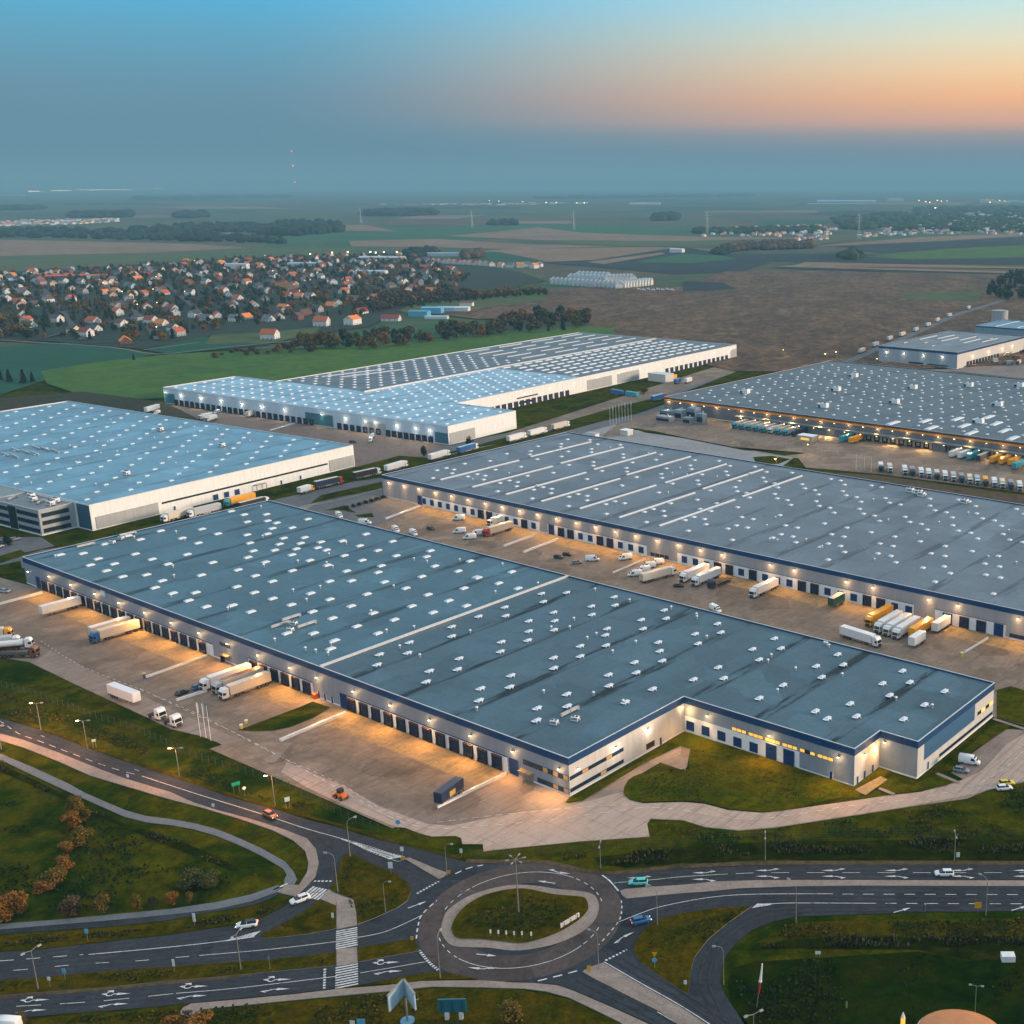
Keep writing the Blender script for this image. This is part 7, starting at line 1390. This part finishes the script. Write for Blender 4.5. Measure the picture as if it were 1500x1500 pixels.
# ------------------------------------------------------------------ far country: woods, towns, pylons
def blobwood(name, px, n, r, h, kind, rr):
    b = MB(); m = LM[kind]
    for p in scatter(px, n, r*.7, rr):
        s = r*rr.uniform(.7, 1.3); hh = h*rr.uniform(.6, 1.2); rings = []
        for z, k in ((0, .7), (.3, 1), (.65, .9), (.9, .55), (1, .15)): rings.append([(p.x+math.cos(2*PI*i/7)*s*k*rr.uniform(.8, 1.2), p.y+math.sin(2*PI*i/7)*s*k*rr.uniform(.8, 1.2), hh*z) for i in range(7)])
        b.loft(rings, m)
    return tag(b.build(name), kind='stuff')
rw = random.Random(21)
for px, n, r, h, k in (([(-30, 338), (60, 336), (160, 339), (300, 345), (420, 352), (420, 357), (250, 353), (100, 349), (-30, 348)], 260, 14, 15, 'dark'), ([(380, 345), (410, 330), (460, 328), (500, 332), (500, 340), (440, 346)], 200, 14, 22, 'dark'), ([(180, 338), (300, 330), (400, 331), (390, 340), (260, 343)], 150, 15, 16, 'dark'), ([(105, 316), (190, 314), (190, 318), (105, 320)], 90, 30, 25, 'dark'), ([(260, 316), (300, 314), (300, 319), (262, 320)], 60, 28, 25, 'dark'), ([(536, 314), (635, 312), (635, 316), (536, 317)], 110, 30, 30, 'dark'), ([(720, 327), (755, 325), (755, 330), (715, 331)], 60, 16, 16, 'dark'), ([(960, 320), (990, 318), (990, 323), (960, 324)], 60, 22, 26, 'dark'), ([(590, 372), (640, 367), (640, 374), (600, 378)], 60, 10, 13, 'dark'), ([(680, 372), (705, 371), (705, 378), (680, 380)], 40, 10, 13, 'brown'), ([(1060, 364), (1090, 361), (1190, 359), (1190, 364), (1070, 368)], 150, 10, 15, 'brown'), ([(1040, 372), (1060, 366), (1075, 368), (1060, 374)], 40, 9, 10, 'dark'), ([(1225, 378), (1250, 370), (1262, 378), (1250, 382)], 50, 9, 14, 'green'), ([(1020, 338), (1200, 335), (1210, 341), (1020, 343)], 220, 14, 14, 'green'), ([(1215, 322), (1300, 312), (1400, 318), (1500, 320), (1500, 340), (1350, 338), (1240, 337)], 700, 16, 14, 'green'), ([(1340, 305), (1560, 302), (1560, 318), (1340, 314)], 400, 24, 14, 'green'), ([(790, 290), (1100, 286), (1100, 288), (790, 292)], 120, 70, 30, 'dark'), ([(200, 290), (420, 288), (420, 290), (200, 293)], 120, 70, 30, 'dark'), ([(1100, 275), (1500, 273.6), (1500, 275), (1100, 277)], 140, 150, 40, 'dark'), ([(-50, 305), (60, 304), (60, 307), (-50, 309)], 60, 40, 25, 'dark')):
    blobwood('far_woodland', px, n, r, h, k, rw)
stuffcloud('orchard_trees', scatter([(520, 437), (600, 432), (690, 432), (700, 438), (600, 448), (530, 462)], 150, 9, rw), 'brown', (7, 13)); stuffcloud('orchard_trees', scatter([(560, 440), (690, 434), (800, 428), (800, 433), (700, 440), (600, 452)], 90, 9, rw), 'green', (5, 10)); stuffcloud('orchard_trees', scatter([(690, 432), (780, 425), (795, 429), (700, 438)], 40, 9, rw), 'autumn', (5, 10))
def fartown(px, n, sz, rr):
    b = MB()
    for p in scatter(px, n, sz*1.6, rr):
        w, d, h = sz*rr.uniform(.7, 1.4), sz*rr.uniform(.6, 1), rr.uniform(5, 10); M = Matrix.Translation(p) @ Matrix.Rotation(rr.uniform(0, 3), 4, 'Z'); wm = walls[rr.choice(['white', 'white', 'cream', 'grey', 'bluish'])]; rm = roofs[rr.choice(['slate', 'terracotta', 'grey', 'pale', 'orange'])]
        b.box(-w/2, w/2, -d/2, d/2, 0, h*.6, wm, M); b.add([(-w/2, -d/2, h*.6), (w/2, -d/2, h*.6), (w/2, d/2, h*.6), (-w/2, d/2, h*.6), (-w/2, 0, h), (w/2, 0, h)], [(0, 1, 5, 4), (2, 3, 4, 5)], rm, M); b.add([(-w/2, -d/2, h*.6), (-w/2, d/2, h*.6), (-w/2, 0, h), (w/2, -d/2, h*.6), (w/2, d/2, h*.6), (w/2, 0, h)], [(0, 2, 1), (3, 4, 5)], wm, M)
    return tag(b.build('far_town'), kind='stuff')
fartown([(1018, 343), (1060, 334), (1210, 330), (1240, 345), (1200, 347), (1030, 347)], 130, 14, rw); fartown([(1240, 348), (1300, 335), (1420, 320), (1560, 316), (1560, 350), (1420, 342), (1320, 346)], 330, 15, rw); fartown([(1300, 318), (1560, 305), (1560, 316), (1330, 326)], 150, 20, rw); fartown([(-30, 332), (100, 329), (170, 325), (170, 321), (80, 323), (-30, 326)], 160, 22, rw); fartown([(540, 300), (860, 297), (860, 299), (700, 301)], 60, 40, rw); fartown([(1160, 352), (1200, 348), (1215, 350), (1180, 354)], 14, 14, rw)
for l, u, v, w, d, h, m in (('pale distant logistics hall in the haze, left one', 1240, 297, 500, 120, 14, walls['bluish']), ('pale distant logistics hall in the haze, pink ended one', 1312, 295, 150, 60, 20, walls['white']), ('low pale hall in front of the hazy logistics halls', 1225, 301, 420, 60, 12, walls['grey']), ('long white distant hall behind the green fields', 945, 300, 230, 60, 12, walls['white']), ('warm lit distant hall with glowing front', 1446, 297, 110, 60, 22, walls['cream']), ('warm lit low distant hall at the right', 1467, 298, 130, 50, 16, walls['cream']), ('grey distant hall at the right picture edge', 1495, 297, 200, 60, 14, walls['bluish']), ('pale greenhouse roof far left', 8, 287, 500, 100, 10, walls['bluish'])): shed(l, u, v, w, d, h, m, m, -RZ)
def farlamp(label, u, v, r, m, h=14): glow(label, u, v, r, m, h, 'lights of the distant town')
for i, (u, v) in enumerate(((1346, 296), (1356, 298), (1362, 299), (1373, 296), (1379, 297), (1387, 297), (1370, 308), (1445, 295), (1450, 299), (1464, 296), (1472, 297))): farlamp('%s amber light of the distant town at the right' % ordn[i], u, v, 4.5, vl)
for i, (u, v) in enumerate(((717, 296), (731, 297), (766, 298), (800, 299), (815, 299), (845, 300), (856, 300))): farlamp('%s pale light of the distant village in the middle' % ordn[i], u, v, 3.2, vl2)
# brightly lit greenhouse complex on the horizon
for i, (u0, u1, v) in enumerate(((42, 58, 281.5), (75, 104, 280.2), (112, 194, 279), (200, 204, 276.5), (216, 238, 277.4))):
    a, c = W(u0, v), W(u1, v); d = c-a; t = thing('greenhouse', '%s brightly lit greenhouse on the hazy horizon at the left' % ordn[i], 'greenhouse', (a.x, a.y, 0), math.atan2(d.y, d.x)); b = MB(); b.box(0, d.length, 0, 200, 0, 18, walls['white']); b.build('wall', t); b = MB(); b.box(0, d.length, -1, -.2, 8, 26, emit('greenhouse_glow', (1, .70, .34), 8)); b.build('lit_front', t)
def pylon(label, u, v, h):
    p = W(u, v); t = thing('power_pylon', label, 'pylon', (p.x, p.y, 0), .6, 'pylons in the fields'); b = MB(); pm = flat('pylon_paint', (.5, .5, .48), .5); k = h/50
    for s in ((1, 1), (1, -1), (-1, -1), (-1, 1)): b.tube([(s[0]*2.6*k, s[1]*2.6*k, 0), (s[0]*.7*k, s[1]*.7*k, h*.7), (0, 0, h)], .35*k, pm, 4)
    for z in range(1, 9): q = 2.6*k*(1-z*.1); b.tube([(-q, -q, h*z*.08), (q, q, h*(z+.8)*.08)], .16*k, pm, 3); b.tube([(q, -q, h*z*.08), (-q, q, h*(z+.8)*.08)], .16*k, pm, 3)
    b.build('lattice', t); b = MB()
    for z, q in ((.7, 7), (.82, 9), (.93, 5)): b.tube([(-q*k, 0, h*z), (q*k, 0, h*z)], .3*k, pm, 4)
    b.build('cross_arm', t)
for l, u, v, h in (('leftmost pylon in the far fields', 529, 327, 60), ('second pylon from left in the far fields', 692, 334, 62), ('pylon in the middle of the far fields', 841, 337, 64), ('tall pylon left of the hazy town', 1036, 344, 70), ('tall pylon in front of the hazy town', 1258, 351, 72)): pylon(l, u, v, h)
p = W(435, 300); t = thing('radio_mast', 'very tall thin radio mast with red beacons on the left horizon', 'mast', (p.x, p.y, 0)); b = MB(); b.tube([(0, 0, 0), (0, 0, 390)], .8, flat('mast_red', (.45, .2, .16), .6), 4); b.build('lattice', t)
for z in (390, 285, 165): b = MB(); b.ball((0, 0, z), 3, lamp_red, 8, 6); b.build('beacon', t)
# ditch weeds
wb_ = MB(); wr = random.Random(4)
for px, n, hh in (([(700, 1254), (870, 1250), (950, 1246), (1050, 1234), (1150, 1231), (1300, 1229), (1600, 1228), (1600, 1250), (1120, 1252), (900, 1268), (870, 1264)], 1300, .75), ([(1115, 1389), (1150, 1378), (1250, 1374), (1600, 1375), (1600, 1388), (1345, 1388), (1150, 1389)], 700, .9), ([(0, 1120), (125, 1181), (250, 1228), (345, 1271), (335, 1273), (230, 1233), (60, 1157), (0, 1128)], 260, .6), ([(0, 1400-22), (250, 1358), (400, 1330), (400, 1338), (250, 1366), (0, 1388)], 240, .5)):
    for p in scatter(px, n, .35, wr):
        if noise.noise((p.x*.09, p.y*.16, 3)) < -.05+.25*wr.random(): continue
        q = wr.random()
        for k in range(5):
            a = wr.uniform(0, 6.28); h = hh*wr.uniform(.3, 1.1); d = Vector((math.cos(a), math.sin(a), 0)); t = Vector((-d.y, d.x, 0))*.16; o = p+d*.15
            wb_.add([o-t, o+t, o+d*h*.5+t*.7+Vector((0, 0, h)), o+d*h*.5-t*.7+Vector((0, 0, h))], [(0, 1, 2, 3)], LM['weed'])
tag(wb_.build('ditch_weeds'), kind='stuff')
tf = MB(); tr_ = random.Random(9); TM = [leaf_mat('tuft_dry', (.06, .048, .004), (.12, .085, .01)), leaf_mat('tuft_green', (.012, .03, .001), (.035, .055, .003)), leaf_mat('tuft_dark', (.003, .012, .001), (.010, .022, .001))]
for px, n in (([(0, 1175), (100, 1175), (240, 1245), (350, 1290), (400, 1290), (300, 1315), (100, 1335), (0, 1345)], 1500), ([(0, 1015), (150, 1065), (310, 1130), (480, 1190), (560, 1222), (480, 1195), (310, 1150), (150, 1085), (0, 1045)], 1100), ([(920, 1160), (960, 1138), (1015, 1100), (1090, 1095), (1240, 1160), (1100, 1185), (950, 1172)], 900), ([(960, 1205), (1080, 1222), (1300, 1195), (1440, 1168), (1510, 1150), (1510, 1225), (1000, 1230)], 1100), ([(1120, 1412), (1340, 1398), (1500, 1412), (1500, 1500), (1110, 1500), (1075, 1440)], 1500), ([(505, 1260), (590, 1300), (580, 1325), (525, 1345), (500, 1300)], 220), ([(950, 1380), (1040, 1345), (1090, 1332), (1020, 1390), (1005, 1445), (940, 1405)], 350), ([(670, 1350), (760, 1308), (855, 1325), (760, 1376)], 380), ([(0, 1444), (480, 1400), (480, 1412), (0, 1454)], 350), ([(60, 1492), (270, 1480), (560, 1458), (800, 1460), (900, 1500), (60, 1500)], 900), ([(1150, 1355), (1500, 1346), (1500, 1370), (1140, 1374)], 420)):
    for p in scatter(px, n, .4, tr_):
        if noise.noise((p.x*.07, p.y*.07, 1)) < -.1+.3*tr_.random(): continue
        m_ = TM[tr_.choice((1, 2, 2))] if n == 1500 else TM[0 if noise.noise((p.x*.04, p.y*.04, 7)) > .05 and tr_.random() < .7 else 1]
        for k in range(4):
            a = tr_.uniform(0, 6.28); h = tr_.uniform(.12, .4); d = Vector((math.cos(a), math.sin(a), 0)); t = Vector((-d.y, d.x, 0))*tr_.uniform(.12, .3); o = p+d*.1+Vector((0, 0, .28 if 950 > 0 and (p.x-RC[0])**2+(p.y-RC[1])**2 < 180 else .1))
            tf.add([o-t, o+t, o+d*h*.8+t*.6+Vector((0, 0, h)), o+d*h*.8-t*.6+Vector((0, 0, h))], [(0, 1, 2, 3)], m_)
tag(tf.build('grass_tufts'), kind='stuff')
# ------------------------------------------------------------------ air, sky, sun, camera
HAZE = 1.0
hz = MB(); hz.box(-34000, 34000, -300, 52000, -2, 430, None)
m = bpy.data.materials.new('haze'); m.use_nodes = True; nt = m.node_tree
for n in list(nt.nodes):
    if n.type != 'OUTPUT_MATERIAL': nt.nodes.remove(n)
vo = nt.nodes.new('ShaderNodeVolumePrincipled'); vo.inputs['Color'].default_value = (.22, .44, .57, 1); vo.inputs['Density'].default_value = 1.0e-4*HAZE; vo.inputs['Anisotropy'].default_value = .0
nt.links.new(vo.outputs[0], nt.nodes['Material Output'].inputs['Volume'])
hz.mats = [m]; hb = hz.build('haze'); tag(hb, kind='stuff')
SUN_AZ, SUN_EL = R(86), R(10)
w = bpy.data.worlds.new('World'); scn.world = w; w.use_nodes = True; nt = w.node_tree; bg = nt.nodes['Background']
sky = N(nt, 'ShaderNodeTexSky'); sky.sky_type = 'NISHITA'; sky.sun_disc = False; sky.sun_elevation = SUN_EL; sky.sun_rotation = SUN_AZ; sky.altitude = 150; sky.air_density = 1.2; sky.dust_density = 2.0; sky.ozone_density = 2.0
tc = N(nt, 'ShaderNodeTexCoord'); sp = N(nt, 'ShaderNodeSeparateXYZ'); nt.links.new(tc.outputs['Generated'], sp.inputs[0])
# dusk gradient: elevation ramps on the blue side and on the afterglow side, blended by azimuth
el = mth(nt, 'MULTIPLY', sp.outputs[2], 4.0, True)             # sin(el) 0 .. .25
cool = ramp(nt, [(0, (.09, .215, .30)), (.10, (.105, .23, .32)), (.26, (.14, .29, .40)), (.42, (.125, .40, .58)), (.56, (.085, .50, .83)), (1, (.14, .46, .76))])
warm = ramp(nt, [(0, (.20, .22, .285)), (.10, (.25, .24, .30)), (.15, (.50, .33, .29)), (.19, (1.0, .46, .25)), (.26, (1.25, .57, .21)), (.34, (1.2, .75, .36)), (.43, (.98, .88, .60)), (.52, (.72, .90, .82)), (.6, (.56, .82, .88)), (1, (.34, .62, .80))])
nt.links.new(el, cool.inputs[0]); nt.links.new(el, warm.inputs[0])
hx = math.sin(R(60)); hy = math.cos(R(60))
ln = N(nt, 'ShaderNodeVectorMath', operation='NORMALIZE'); cm = N(nt, 'ShaderNodeCombineXYZ'); nt.links.new(sp.outputs[0], cm.inputs[0]); nt.links.new(sp.outputs[1], cm.inputs[1]); nt.links.new(cm.outputs[0], ln.inputs[0])
dt = N(nt, 'ShaderNodeVectorMath', operation='DOT_PRODUCT'); nt.links.new(ln.outputs[0], dt.inputs[0]); dt.inputs[1].default_value = (hx, hy, 0)
mr = N(nt, 'ShaderNodeMapRange', interpolation_type='SMOOTHSTEP'); nt.links.new(dt.outputs['Value'], mr.inputs['Value']); mr.inputs['From Min'].default_value = .12; mr.inputs['From Max'].default_value = .72
grad = mixc(nt, mr.outputs[0], cool.outputs[0], warm.outputs[0])
up = N(nt, 'ShaderNodeMapRange', interpolation_type='SMOOTHSTEP'); nt.links.new(sp.outputs[2], up.inputs['Value']); up.inputs['From Min'].default_value = .14; up.inputs['From Max'].default_value = .45
skc = N(nt, 'ShaderNodeVectorMath', operation='SCALE'); nt.links.new(sky.outputs[0], skc.inputs[0]); skc.inputs['Scale'].default_value = .12
dome = mixc(nt, .12, (.90, 1.04, 1.18), skc.outputs[0])                   # bright, cool zenith after sunset
allc = mixc(nt, up.outputs[0], grad, dome)
nt.links.new(allc, bg.inputs['Color']); bg.inputs['Strength'].default_value = 1.0
sl = bpy.data.lights.new('sun', 'SUN'); sl.energy = 5.0; sl.angle = R(14); sl.color = (1, .74, .52); so = bpy.data.objects.new('sun', sl); COL.objects.link(so)
sd = Vector((math.sin(SUN_AZ)*math.cos(SUN_EL), math.cos(SUN_AZ)*math.cos(SUN_EL), math.sin(SUN_EL))); so.rotation_euler = sd.to_track_quat('Z', 'Y').to_euler()
cd = bpy.data.cameras.new('camera'); co = bpy.data.objects.new('camera', cd); COL.objects.link(co)
co.location = (0, 0, CAMH); co.rotation_euler = (PI/2-TH, 0, 0); cd.sensor_width = 36; cd.sensor_fit = 'HORIZONTAL'; cd.lens = 42; cd.shift_x = -.25; cd.clip_start = 1; cd.clip_end = 200000
scn.camera = co
scn.render.engine = 'CYCLES'; cy_ = scn.cycles; cy_.max_bounces = 4; cy_.diffuse_bounces = 2; cy_.glossy_bounces = 2; cy_.volume_bounces = 2; cy_.transparent_max_bounces = 6; cy_.use_light_tree = True; cy_.caustics_reflective = False; cy_.caustics_refractive = False; cy_.sample_clamp_indirect = 4; cy_.use_denoising = True
try: cy_.denoiser = 'OPENIMAGEDENOISE'
except Exception: pass
scn.view_settings.view_transform = 'Standard'; scn.view_settings.look = 'None'; scn.view_settings.exposure = 0; scn.view_settings.gamma = 1
